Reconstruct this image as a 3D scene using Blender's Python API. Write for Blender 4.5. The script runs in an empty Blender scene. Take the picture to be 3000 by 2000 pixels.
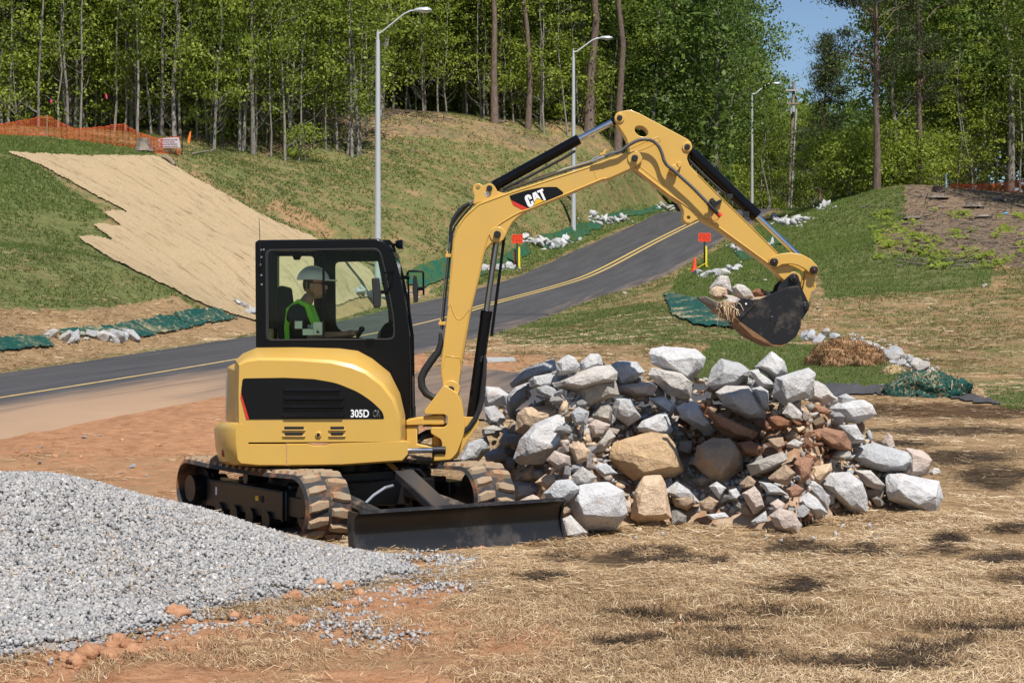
import bpy, bmesh, math, random
import numpy as np
from mathutils import Vector, Matrix
R = math.radians
SC = bpy.context.scene
COL = SC.collection
# ---------------------------------------------------------------- camera, sky, sun, exposure
F, CAMH = 4867.0, 1.6                      # focal length in photo pixels (3000 wide), eye height in metres
cam = bpy.data.cameras.new('camera')
cam.sensor_width = 36.0
cam.lens = 36.0 * F / 3000.0
cam.clip_start, cam.clip_end = 0.1, 3000.0
camo = bpy.data.objects.new('camera', cam)
camo.location = (0, 0, CAMH)
camo.rotation_euler = (R(90), 0, 0)
COL.objects.link(camo)
SC.camera = camo
SUN_EL, SUN_AZ = 59.0, 157.0               # azimuth clockwise from +Y
world = bpy.data.worlds.new('World')
SC.world = world
world.use_nodes = True
wn = world.node_tree
sky = wn.nodes.new('ShaderNodeTexSky')
sky.sky_type = 'NISHITA'
sky.sun_disc = False
sky.sun_elevation, sky.sun_rotation = R(SUN_EL), R(SUN_AZ)
sky.altitude = 150.0
sky.air_density, sky.dust_density, sky.ozone_density = 1.0, 0.2, 3.5
wn.links.new(sky.outputs[0], wn.nodes['Background'].inputs[0])
wn.nodes['Background'].inputs[1].default_value = 0.076
sl = bpy.data.lights.new('sun', 'SUN')
sl.energy, sl.angle, sl.color = 4.3, R(0.53), (1.0, 0.955, 0.88)
so = bpy.data.objects.new('sun', sl)
sd = Vector((math.sin(R(SUN_AZ)) * math.cos(R(SUN_EL)), math.cos(R(SUN_AZ)) * math.cos(R(SUN_EL)), math.sin(R(SUN_EL))))
so.rotation_euler = sd.to_track_quat('Z', 'Y').to_euler()
so.location = sd * 60
COL.objects.link(so)
vs = SC.view_settings
vs.view_transform, vs.look, vs.gamma, vs.exposure = 'Standard', 'None', 1.0, 0.54
vs.use_curve_mapping = False
SC.cycles.max_bounces = 8
SC.cycles.transparent_max_bounces = 24
SC.cycles.caustics_reflective = SC.cycles.caustics_refractive = False

# ---------------------------------------------------------------- helpers: tags, meshes, materials
def W(px, py, Y):
    "world point seen at photo pixel (px, py) when it lies Y metres in front of the camera"
    return Vector(((px - 1500.0) * Y / F, Y, CAMH + (1000.0 - py) * Y / F))
def WX(px, Y): return (px - 1500.0) * Y / F
def WZ(py, Y): return CAMH + (1000.0 - py) * Y / F
def tag(o, label=None, cat=None, group=None, kind=None):
    if label: o['label'] = label
    if cat: o['category'] = cat
    if group: o['group'] = group
    if kind: o['kind'] = kind
    return o
def link(name, me, parent=None):
    o = bpy.data.objects.new(name, me)
    COL.objects.link(o)
    if parent is not None:
        o.parent = parent
        if parent.get('at'):
            o.matrix_parent_inverse = Matrix.Translation(-Vector(parent['at']))
    return o
def thing(name, loc, label, cat, group=None, world_children=True):
    o = bpy.data.objects.new(name, None)
    o.empty_display_size = 0.1
    o.location = loc
    if world_children: o['at'] = list(loc)
    COL.objects.link(o)
    return tag(o, label, cat, group)
def finish(me, mats, smooth=None):
    for m in (mats if isinstance(mats, (list, tuple)) else [mats]): me.materials.append(m)
    if smooth:
        me.polygons.foreach_set('use_smooth', [True] * len(me.polygons))
        me.set_sharp_from_angle(angle=R(smooth))
    return me
class MB:
    "collects simple shapes into one mesh"
    def __init__(s): s.v, s.f, s.m = [], [], []
    def add(s, vs_, fs, mi=0):
        b = len(s.v)
        s.v += [tuple(p) for p in vs_]
        s.f += [tuple(b + i for i in f) for f in fs]
        s.m += [mi] * len(fs)
        return s
    def box(s, c, size, rot=None, mi=0):
        hx, hy, hz = size[0] / 2, size[1] / 2, size[2] / 2
        P = [Vector((x, y, z)) for x in (-hx, hx) for y in (-hy, hy) for z in (-hz, hz)]
        if rot is not None: P = [rot @ p for p in P]
        c = Vector(c)
        return s.add([p + c for p in P], [(0, 1, 3, 2), (4, 6, 7, 5), (0, 4, 5, 1), (2, 3, 7, 6), (0, 2, 6, 4), (1, 5, 7, 3)], mi)
    def prism(s, xz, y0, y1, mi=0):
        "polygon in the XZ plane (clockwise or not) pushed from y0 (near) to y1 (far)"
        a = sum(xz[i][0] * xz[(i + 1) % len(xz)][1] - xz[(i + 1) % len(xz)][0] * xz[i][1] for i in range(len(xz)))
        if a < 0: xz = xz[::-1]
        n = len(xz)
        vs_ = [(x, y0, z) for x, z in xz] + [(x, y1, z) for x, z in xz]
        fs = [tuple(range(n)), tuple(range(2 * n - 1, n - 1, -1))]
        fs += [(i, i + n, (i + 1) % n + n, (i + 1) % n) for i in range(n)]
        return s.add(vs_, fs, mi)
    def pp(s, pts, Yref, y0, y1, mi=0):
        return s.prism([(WX(x, Yref), WZ(y, Yref)) for x, y in pts], y0, y1, mi)
    def loft(s, rings, cap=True, mi=0):
        n = len(rings[0])
        vs_ = [p for r in rings for p in r]
        fs = []
        for k in range(len(rings) - 1):
            for i in range(n):
                j = (i + 1) % n
                fs.append((k * n + i, (k + 1) * n + i, (k + 1) * n + j, k * n + j))
        if cap:
            fs.append(tuple(range(n)))
            fs.append(tuple(range(len(rings) * n - 1, (len(rings) - 1) * n - 1, -1)))
        return s.add(vs_, fs, mi)
    def tube(s, pts, r, n=8, mi=0, cap=True):
        pts = [Vector(p) for p in pts]
        rr = r if isinstance(r, (list, tuple)) else [r] * len(pts)
        rings = []
        up = None
        for i, p in enumerate(pts):
            d = (pts[min(i + 1, len(pts) - 1)] - pts[max(i - 1, 0)]).normalized()
            if up is None: up = Vector((0, 0, 1)) if abs(d.z) < .9 else Vector((1, 0, 0))
            a = d.cross(up)
            if a.length < 1e-4: a = d.orthogonal()
            a.normalize(); b = a.cross(d).normalized(); up = b
            rings.append([p + (a * math.cos(2 * math.pi * k / n) + b * math.sin(2 * math.pi * k / n)) * rr[i] for k in range(n)])
        return s.loft(rings, cap, mi)
    def cyl(s, p0, p1, r, n=20, mi=0, r1=None):
        return s.tube([p0, p1], [r, r if r1 is None else r1], n, mi)
    def ball(s, c, r, mi=0, n=10, squash=(1, 1, 1)):
        rings = []
        for k in range(1, n):
            t = math.pi * k / n
            rings.append([Vector(c) + Vector((r * math.sin(t) * math.cos(2 * math.pi * j / (2 * n)) * squash[0], r * math.sin(t) * math.sin(2 * math.pi * j / (2 * n)) * squash[1], r * math.cos(t) * squash[2])) for j in range(2 * n)])
        return s.loft(rings, True, mi)
    def mesh(s, name, mats, smooth=35):
        me = bpy.data.meshes.new(name)
        me.from_pydata(s.v, [], s.f)
        me.polygons.foreach_set('material_index', s.m)
        bm = bmesh.new(); bm.from_mesh(me)
        bmesh.ops.recalc_face_normals(bm, faces=bm.faces)
        bm.to_mesh(me); bm.free()
        return finish(me, mats, smooth)
    def build(s, name, mats, parent=None, smooth=35, bevel=0, seg=2):
        o = link(name, s.mesh(name, mats, smooth), parent)
        if bevel:
            b = o.modifiers.new('bevel', 'BEVEL')
            b.width, b.segments, b.limit_method, b.angle_limit = bevel, seg, 'ANGLE', R(35)
        return o
def npmesh(name, v, f, mats, attrs=None, smooth=False, mi=None):
    "mesh from numpy arrays; f is (n, k) with one k"
    me = bpy.data.meshes.new(name)
    n, k = f.shape
    me.vertices.add(len(v)); me.vertices.foreach_set('co', np.ascontiguousarray(v, np.float32).ravel())
    me.loops.add(n * k); me.loops.foreach_set('vertex_index', np.ascontiguousarray(f, np.int32).ravel())
    me.polygons.add(n); me.polygons.foreach_set('loop_start', np.arange(0, n * k, k, dtype=np.int32))
    if smooth: me.polygons.foreach_set('use_smooth', np.ones(n, bool))
    if mi is not None: me.polygons.foreach_set('material_index', np.ascontiguousarray(mi, np.int32))
    for an, (dom, dat) in (attrs or {}).items():
        if dat.ndim == 2:
            a = me.attributes.new(an, 'FLOAT_COLOR', dom)
            a.data.foreach_set('color', np.ascontiguousarray(dat, np.float32).ravel())
        else:
            a = me.attributes.new(an, 'FLOAT', dom)
            a.data.foreach_set('value', np.ascontiguousarray(dat, np.float32))
    me.update(calc_edges=True)
    me.validate()
    for m in (mats if isinstance(mats, (list, tuple)) else [mats]): me.materials.append(m)
    return me
def fillet(pts, r, n=4):
    out = []
    N = len(pts)
    rr = r if isinstance(r, (list, tuple)) else [r] * N
    for i in range(N):
        p, a, b = Vector(pts[i]), Vector(pts[i - 1]), Vector(pts[(i + 1) % N])
        if rr[i] <= 0: out.append(tuple(p)); continue
        d0, d1 = (a - p), (b - p)
        q0 = p + d0.normalized() * min(rr[i], d0.length * .48)
        q1 = p + d1.normalized() * min(rr[i], d1.length * .48)
        for k in range(n + 1):
            t = k / n
            out.append(tuple(q0 * (1 - t) ** 2 + p * 2 * t * (1 - t) + q1 * t * t))
    return out
def circ(cx, cy, r, n=20, ry=None): return [(cx + r * math.cos(2 * math.pi * k / n), cy + (ry or r) * math.sin(2 * math.pi * k / n)) for k in range(n)]
def plate(name, outer, holes, Yref, y0, y1, mat, parent, bevel=0.0):
    "flat plate with holes from pixel outlines"
    cu = bpy.data.curves.new(name, 'CURVE')
    cu.dimensions, cu.fill_mode = '2D', 'BOTH'
    cu.extrude = (y1 - y0) / 2 - bevel
    cu.bevel_depth, cu.bevel_resolution, cu.offset = bevel, 2, -bevel
    for pts in [outer] + holes:
        sp = cu.splines.new('POLY')
        sp.points.add(len(pts) - 1)
        for q, (x, y) in zip(sp.points, pts): q.co = (WX(x, Yref), WZ(y, Yref), 0, 1)
        sp.use_cyclic_u = True
    ob = bpy.data.objects.new('plate', cu)
    me = bpy.data.meshes.new_from_object(ob)
    bpy.data.objects.remove(ob)
    for v in me.vertices: v.co = (v.co.x, (y0 + y1) / 2 - v.co.z, v.co.y)
    me.name = name
    me.materials.clear()
    return link(name, finish(me, mat, 35), parent)
def text_mesh(name, s, size, mat, bold=0.0, shear=0.0, depth=0.002, sx=1.0, spacing=1.0, align='LEFT', outline=0.0):
    cu = bpy.data.curves.new(name, 'FONT')
    cu.body, cu.size, cu.offset, cu.shear, cu.extrude, cu.align_x, cu.space_character = s, size, bold, shear, depth, align, spacing
    if outline:
        cu.fill_mode = 'NONE'; cu.extrude = 0; cu.bevel_depth = outline; cu.bevel_resolution = 0
    ob = bpy.data.objects.new('t', cu)
    me = bpy.data.meshes.new_from_object(ob)
    bpy.data.objects.remove(ob)
    for v in me.vertices: v.co.x *= sx
    me.materials.clear(); me.materials.append(mat)
    return me
def put_text(o, loc, tilt=0.0):
    o.matrix_basis = Matrix.Translation(Vector(loc)) @ Matrix.Rotation(tilt, 4, 'Y') @ Matrix.Rotation(R(90), 4, 'X')

class NT:
    def __init__(s, name):
        s.mat = bpy.data.materials.new(name); s.mat.use_nodes = True
        s.n = s.mat.node_tree.nodes; s.l = s.mat.node_tree.links
        s.bsdf = s.n['Principled BSDF']; s.out = s.n['Material Output']
    def node(s, t, **kw):
        nd = s.n.new(t)
        for k, v in kw.items():
            if k.startswith('i_'):
                key = k[2:]; key = int(key) if key.isdigit() else key.replace('_', ' ')
                s.set(nd.inputs[key], v)
            else: setattr(nd, k, v)
        return nd
    def set(s, sock, v):
        if hasattr(v, 'outputs'): v = v.outputs[0]
        if isinstance(v, bpy.types.NodeSocket): s.l.new(v, sock)
        elif isinstance(v, (tuple, list)) and len(v) == 3 and sock.type == 'RGBA': sock.default_value = (*v, 1)
        else: sock.default_value = v
    def noise(s, scale, detail=4, rough=.6, vec=None, dist=0.0):
        nd = s.node('ShaderNodeTexNoise', i_Scale=scale, i_Detail=detail, i_Roughness=rough, i_Distortion=dist)
        if vec is not None: s.set(nd.inputs['Vector'], vec)
        return nd.outputs[0]
    def ramp(s, fac, a, b, ca=(0, 0, 0), cb=(1, 1, 1)):
        r = s.node('ShaderNodeValToRGB'); s.set(r.inputs[0], fac)
        r.color_ramp.elements[0].position, r.color_ramp.elements[1].position = a, b
        r.color_ramp.elements[0].color, r.color_ramp.elements[1].color = (*ca, 1), (*cb, 1)
        return r.outputs[0]
    def mix(s, fac, a, b, mode='MIX'):
        m = s.node('ShaderNodeMix', data_type='RGBA', blend_type=mode)
        s.set(m.inputs[0], fac); s.set(m.inputs[6], a); s.set(m.inputs[7], b)
        return m.outputs[2]
    def math(s, op, a, b=0.0, c=None, clamp=False):
        m = s.node('ShaderNodeMath', operation=op, use_clamp=clamp)
        s.set(m.inputs[0], a); s.set(m.inputs[1], b)
        if c is not None: s.set(m.inputs[2], c)
        return m.outputs[0]
    def pos(s): return s.node('ShaderNodeNewGeometry').outputs['Position']
    def obj(s): return s.node('ShaderNodeTexCoord').outputs['Object']
    def scaled(s, vec, sc, rot=(0, 0, 0)):
        if any(rot):
            q = s.node('ShaderNodeMapping'); s.set(q.inputs[0], vec); q.inputs['Rotation'].default_value = rot; vec = q.outputs[0]
        m = s.node('ShaderNodeMapping'); s.set(m.inputs[0], vec); m.inputs['Scale'].default_value = sc
        return m.outputs[0]
    def bump(s, h, strength=.4, dist=.02):
        b = s.node('ShaderNodeBump', i_Strength=strength, i_Distance=dist); s.set(b.inputs['Height'], h)
        s.l.new(b.outputs[0], s.bsdf.inputs['Normal'])
    def attr(s, name): return s.node('ShaderNodeAttribute', attribute_name=name)
    def base(s, c, rough=.6, metal=0.0, spec=None, coat=None):
        s.set(s.bsdf.inputs['Base Color'], c); s.set(s.bsdf.inputs['Roughness'], rough); s.bsdf.inputs['Metallic'].default_value = metal
        if spec is not None: s.bsdf.inputs['Specular IOR Level'].default_value = spec
        if coat is not None:
            s.bsdf.inputs['Coat Weight'].default_value = coat; s.bsdf.inputs['Coat Roughness'].default_value = .08
        return s.mat
def simple(name, col, rough=.6, metal=0.0, spec=None, coat=None, var=.12, scale=3.0, bump=0.0):
    "paint-like material with slight uneven tone and relief"
    t = NT(name)
    n = t.noise(scale, 5, .65, t.pos())
    k = t.math('MULTIPLY_ADD', n, 2 * var, 1 - var)
    c = t.mix(1.0, col, k, 'MULTIPLY')
    t.base(c, t.math('MULTIPLY_ADD', n, .25, rough - .1, True), metal, spec, coat)
    if bump: t.bump(t.noise(scale * 12, 3, .6, t.pos()), bump, .004)
    return t.mat
def two_tone(name, a, b, lo, hi, scale, rough=.7, rough_b=.95, bump=.2, metal=0.0, detail=6, spec=.4):
    "clean colour a with patches of dirt b"
    t = NT(name)
    n = t.noise(scale, detail, .7, t.pos())
    m = t.ramp(n, lo, hi)
    t.base(t.mix(m, a, b), t.mix(m, (rough,) * 3, (rough_b,) * 3), metal, spec)
    t.bump(t.noise(scale * 8, 4, .6, t.pos()), bump, .006)
    return t.mat
# 2-D value noise for layout
def vnoise(x, y, seed=0):
    xi, yi = np.floor(x).astype(np.int64), np.floor(y).astype(np.int64)
    fx, fy = x - xi, y - yi
    fx, fy = fx * fx * (3 - 2 * fx), fy * fy * (3 - 2 * fy)
    def h(a, b):
        n = (a * 374761393 + b * 668265263 + seed * 1442695041) & 0xffffffff
        n = ((n ^ (n >> 13)) * 1274126177) & 0xffffffff
        return ((n ^ (n >> 16)) & 0xffff) / 65535.0
    return (h(xi, yi) * (1 - fx) + h(xi + 1, yi) * fx) * (1 - fy) + (h(xi, yi + 1) * (1 - fx) + h(xi + 1, yi + 1) * fx) * fy
def fbm(x, y, o=4, seed=0):
    a, s, t = 1.0, 0.0, 0.0
    for k in range(o):
        s = s + a * vnoise(x * 2 ** k, y * 2 ** k, seed + k); t += a; a *= .5
    return s / t
def inpoly(x, y, poly):
    r = np.zeros(x.shape, bool)
    n = len(poly)
    for i in range(n):
        x0, y0 = poly[i]; x1, y1 = poly[(i + 1) % n]
        if y0 == y1: continue
        c = ((y0 > y) != (y1 > y)) & (x < (x1 - x0) * (y - y0) / (y1 - y0) + x0)
        r ^= c
    return r
# ---------------------------------------------------------------- terrain
rng = np.random.default_rng(7)
random.seed(7)
# road centre line: photo pixel of the yellow line and its distance
ROADPX = [(0, 1165, 29.3), (690, 1053, 39.0), (1061, 983, 50.5), (1196, 956, 56.0), (1310, 928, 60.5), (1440, 889, 66), (1623, 840, 72), (1750, 796, 78), (1920, 707, 90), (2050, 643, 101), (2118, 615, 109)]
rc = [W(*p) for p in ROADPX]
rc = [Vector((-13.6, 17.0, -0.05)), Vector((-11.2, 23.0, 0.2))] + rc + [Vector((19.5, 121, 10.55)), Vector((27, 137, 10.4)), Vector((36, 154, 10.0))]
def catmull(P, k=12):
    out = []
    for i in range(len(P) - 1):
        p0, p1, p2, p3 = P[max(i - 1, 0)], P[i], P[i + 1], P[min(i + 2, len(P) - 1)]
        for j in range(k):
            t = j / k
            out.append(.5 * (2 * p1 + (p2 - p0) * t + (2 * p0 - 5 * p1 + 4 * p2 - p3) * t * t + (3 * p1 - p0 - 3 * p2 + p3) * t ** 3))
    out.append(P[-1])
    return out
RC = catmull(rc)
for _ in range(6): RC = [RC[0]] + [(RC[i - 1] + RC[i] * 2 + RC[i + 1]) / 4 for i in range(1, len(RC) - 1)] + [RC[-1]]
RT = [(RC[min(i + 1, len(RC) - 1)] - RC[max(i - 1, 0)]) for i in range(len(RC))]
RN = [Vector((-t.y, t.x, 0)).normalized() for t in RT]          # to the left of the travel direction
HALF = 3.7
CP = []                                                          # control points (x, y, z)
def cpx(*L): CP.extend(tuple(W(*p)) for p in L)
for i in range(0, len(RC), 5):
    for s in (-HALF - .6, 0, HALF + .6):
        if RC[i].y < 19: continue
        q = RC[i] + RN[i] * s
        CP.append((q.x, q.y, RC[i].z - .05))
for x in (-9, -6, -3, 0, 3, 6, 9):
    for y in (3, 7, 10, 13, 16, 19):
        CP.append((x, y, -.05 if x > 0 else -.02))
cpx((1700, 1600, 13.6), (2300, 1590, 13.8))
for x in (-30, -18, 18, 30):
    for y in (-15, 0, 10, 18): CP.append((x, y, .05 if x > 0 else -.1))
for x in (-4, 0, 4):
    for y in (24, 28): CP.append((x, y, .065 * (y - 20)))
cpx((2500, 1165, 29.5), (2950, 1188, 28.5), (3300, 1195, 28), (1500, 1060, 38), (2000, 1050, 38.5), (1700, 1000, 43), (1900, 960, 47.5))
# left slope
cpx((0, 1030, 37.4), (0, 992, 39), (0, 900, 44.5), (0, 700, 55), (0, 560, 63), (0, 480, 68), (0, 395, 78), (-500, 980, 33), (-500, 700, 48), (-500, 400, 70),
    (400, 985, 43), (400, 940, 45), (400, 800, 52.5), (150, 560, 65), (60, 450, 71.5), (300, 455, 75), (540, 455, 77.5), (690, 935, 53), (700, 700, 66.5), (740, 450, 84), (530, 438, 79),
    (900, 400, 90), (1090, 320, 99), (1200, 325, 101), (1400, 350, 103), (1550, 390, 105), (1800, 430, 110), (1000, 560, 80), (1000, 800, 65), (1250, 700, 77), (1250, 500, 89),
    (1500, 655, 85), (1550, 500, 97), (1750, 555, 101), (1680, 625, 93), (1850, 585, 104), (1960, 560, 112), (300, 380, 86), (100, 375, 82))
# right bank
cpx((2200, 612, 113), (2330, 606, 112), (2450, 580, 97), (2560, 565, 90), (2640, 545, 86), (2900, 560, 91), (3000, 600, 84), (3300, 600, 84), (2640, 700, 70), (3000, 800, 59),
    (3400, 800, 55), (2640, 850, 55), (2400, 700, 80), (2300, 800, 67), (2450, 950, 46.5), (2700, 1010, 41), (3000, 1000, 41), (3400, 1000, 40), (2000, 870, 56), (2100, 790, 68), (2500, 1080, 35.5), (3000, 1130, 32))
# wood floor behind
for x, y, z in ((-60, 110, 13), (-30, 110, 13.2), (-8, 125, 15), (15, 140, 14.5), (40, 130, 10), (60, 110, 9.5), (-60, 200, 12), (0, 200, 13), (60, 200, 11), (-80, 60, 8), (80, 60, 5), (-80, 260, 12), (80, 260, 11), (-60, 20, .5), (60, 20, .2), (0, 260, 12), (30, 165, 10), (45, 95, 9.6), (-60, 85, 11.5)):
    CP.append((x, y, z))
CP = np.array(CP)
def rbf_fit(P, c=2.5, reg=.004):
    xy = P[:, :2] / 20.0
    d = np.sqrt(((xy[:, None] - xy[None]) ** 2).sum(-1) + (c / 20.0) ** 2)
    n = len(P)
    A = np.zeros((n + 3, n + 3)); A[:n, :n] = d - reg * np.eye(n)
    A[:n, n] = 1; A[:n, n + 1:] = xy; A[n, :n] = 1; A[n + 1:, :n] = xy.T
    return np.linalg.solve(A, np.r_[P[:, 2], 0, 0, 0]), xy, c / 20.0
def rbf_eval(M, x, y):
    w, xy, c = M
    q = np.stack([x, y], -1).reshape(-1, 2) / 20.0
    o = np.empty(len(q))
    for i in range(0, len(q), 40000):
        s = q[i:i + 40000]
        d = np.sqrt(((s[:, None] - xy[None]) ** 2).sum(-1) + c * c)
        o[i:i + 40000] = d @ w[:len(xy)] + w[-3] + s @ w[-2:]
    return o.reshape(np.shape(x))
RB = rbf_fit(CP)
GX0, GY0, GS = -90.0, -20.0, 0.5
gx, gy = np.arange(GX0, 90.01, GS), np.arange(GY0, 262, GS)
GXX, GYY = np.meshgrid(gx, gy)
HG = rbf_eval(RB, GXX, GYY)
RCa = np.array([tuple(p) for p in RC]); RNa = np.array([tuple(p) for p in RN])
def road_coord(x, y):
    "signed offset to the left of the road's centre, and the road's height there"
    sh = np.shape(x); x, y = np.ravel(x), np.ravel(y)
    off, zz, idx = np.empty(len(x)), np.empty(len(x)), np.empty(len(x))
    seg = RCa[1:, :2] - RCa[:-1, :2]; L2 = (seg ** 2).sum(1)
    for i in range(0, len(x), 30000):
        p = np.stack([x[i:i + 30000], y[i:i + 30000]], -1)
        t = ((p[:, None] - RCa[None, :-1, :2]) * seg[None]).sum(-1) / L2[None]
        tc = np.clip(t, 0, 1)
        q = RCa[None, :-1, :2] + tc[..., None] * seg[None]
        dd = ((p[:, None] - q) ** 2).sum(-1)
        k = dd.argmin(1); r = np.arange(len(k))
        cr = seg[k, 0] * (p[:, 1] - RCa[k, 1]) - seg[k, 1] * (p[:, 0] - RCa[k, 0])
        off[i:i + 30000] = np.sqrt(dd[r, k]) * np.sign(cr)
        zz[i:i + 30000] = RCa[k, 2] + tc[r, k] * (RCa[k + 1, 2] - RCa[k, 2])
        idx[i:i + 30000] = k + tc[r, k]
    return off.reshape(sh), zz.reshape(sh), idx.reshape(sh)
m_ = (np.abs(GXX) < 60) & (GYY > 10) & (GYY < 160)
off_, zr_, ix_ = road_coord(GXX[m_], GYY[m_])
wgt = np.clip((HALF + 2.2 - np.abs(off_)) / 1.6, 0, 1)
wgt *= np.clip((GYY[m_] - 14) / 6, 0, 1)
HG[m_] = HG[m_] * (1 - wgt) + (zr_ - .06) * wgt
def H(x, y):
    u = np.clip((np.asarray(x, float) - GX0) / GS, 0, len(gx) - 1.001); v = np.clip((np.asarray(y, float) - GY0) / GS, 0, len(gy) - 1.001)
    i, j = u.astype(int), v.astype(int); fu, fv = u - i, v - j
    return (HG[j, i] * (1 - fu) + HG[j, i + 1] * fu) * (1 - fv) + (HG[j + 1, i] * (1 - fu) + HG[j + 1, i + 1] * fu) * fv
TS = 5.0 * 1.006 ** np.arange(0, 640)
def hit(px, py):
    "where the sight line through a photo pixel meets the ground: x, y, z arrays"
    px, py = np.atleast_1d(np.asarray(px, float)), np.atleast_1d(np.asarray(py, float))
    kx, kz = (px - 1500) / F, (1000 - py) / F
    best = np.full(px.shape, TS[-1])
    for s in range(0, len(px), 4000):
        a, b = kx[s:s + 4000, None], kz[s:s + 4000, None]
        g = CAMH + b * TS[None] - H(a * TS[None], np.broadcast_to(TS[None], (a.shape[0], len(TS))))
        neg = g < 0
        k = np.where(neg.any(1), neg.argmax(1), len(TS) - 1); k = np.maximum(k, 1)
        r = np.arange(len(k)); g0, g1 = g[r, k - 1], g[r, k]
        fr = np.clip(g0 / np.where(np.abs(g0 - g1) < 1e-9, 1e-9, g0 - g1), 0, 1)
        best[s:s + 4000] = TS[k - 1] + (TS[k] - TS[k - 1]) * fr
    x = kx * best
    return x, best, H(x, best)
def hit1(px, py):
    x, y, z = hit([px], [py])
    return Vector((x[0], y[0], z[0]))
def proj(x, y, z):
    y = np.maximum(y, .5)
    return 1500 + F * x / y, 1000 - F * (z - CAMH) / y

# ---- gravel heap height over the ground
def gpx(*L): return [tuple(W(*p)) for p in L]
GP = gpx((-900, 1300, 11.3), (-400, 1340, 11.4), (0, 1392, 11.5), (150, 1392, 11.6), (300, 1425, 11.7), (440, 1462, 11.8), (560, 1487, 11.9), (680, 1522, 12.0), (800, 1563, 12.2), (930, 1600, 12.5),
         (0, 1600, 10.3), (300, 1620, 10.4), (600, 1660, 10.7), (0, 1800, 9.2), (-400, 1600, 10.0), (-400, 1800, 9.1))
for px, py in ((-600, 1960), (0, 1935), (300, 1905), (480, 1850), (700, 1790), (900, 1800), (1000, 1750), (1120, 1720), (1280, 1690), (1250, 1640), (1150, 1610), (1080, 1600), (1040, 1590)):
    q = hit1(px, py); GP.append((q.x, q.y, float(q.z)))
for x, y in ((-1.7, 12.95), (-2.4, 13.3), (-3.2, 13.6), (-4.2, 13.5), (-6, 13.8), (-7.5, 12), (-7.6, 9.5), (-6, 8), (-4.5, 7.7), (-1.2, 12.7), (-.5, 12.1), (0.2, 11.6), (0, 10), (-.6, 9), (-1.5, 8.2), (-3, 7.6), (-9, 11), (0, 13), (-1, 14), (-3, 15), (-6, 15.5)):
    GP.append((x, y, float(H(x, y)) - (.12 if (y > 13.4 or y < 8.3 or x > -.3) else .02)))
GPa = np.array(GP); GPa[:, 2] -= H(GPa[:, 0], GPa[:, 1])
GRB = rbf_fit(GPa, .25, .0005)
def gravel_h(x, y): return rbf_eval(GRB, np.asarray(x, float), np.asarray(y, float))

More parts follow.
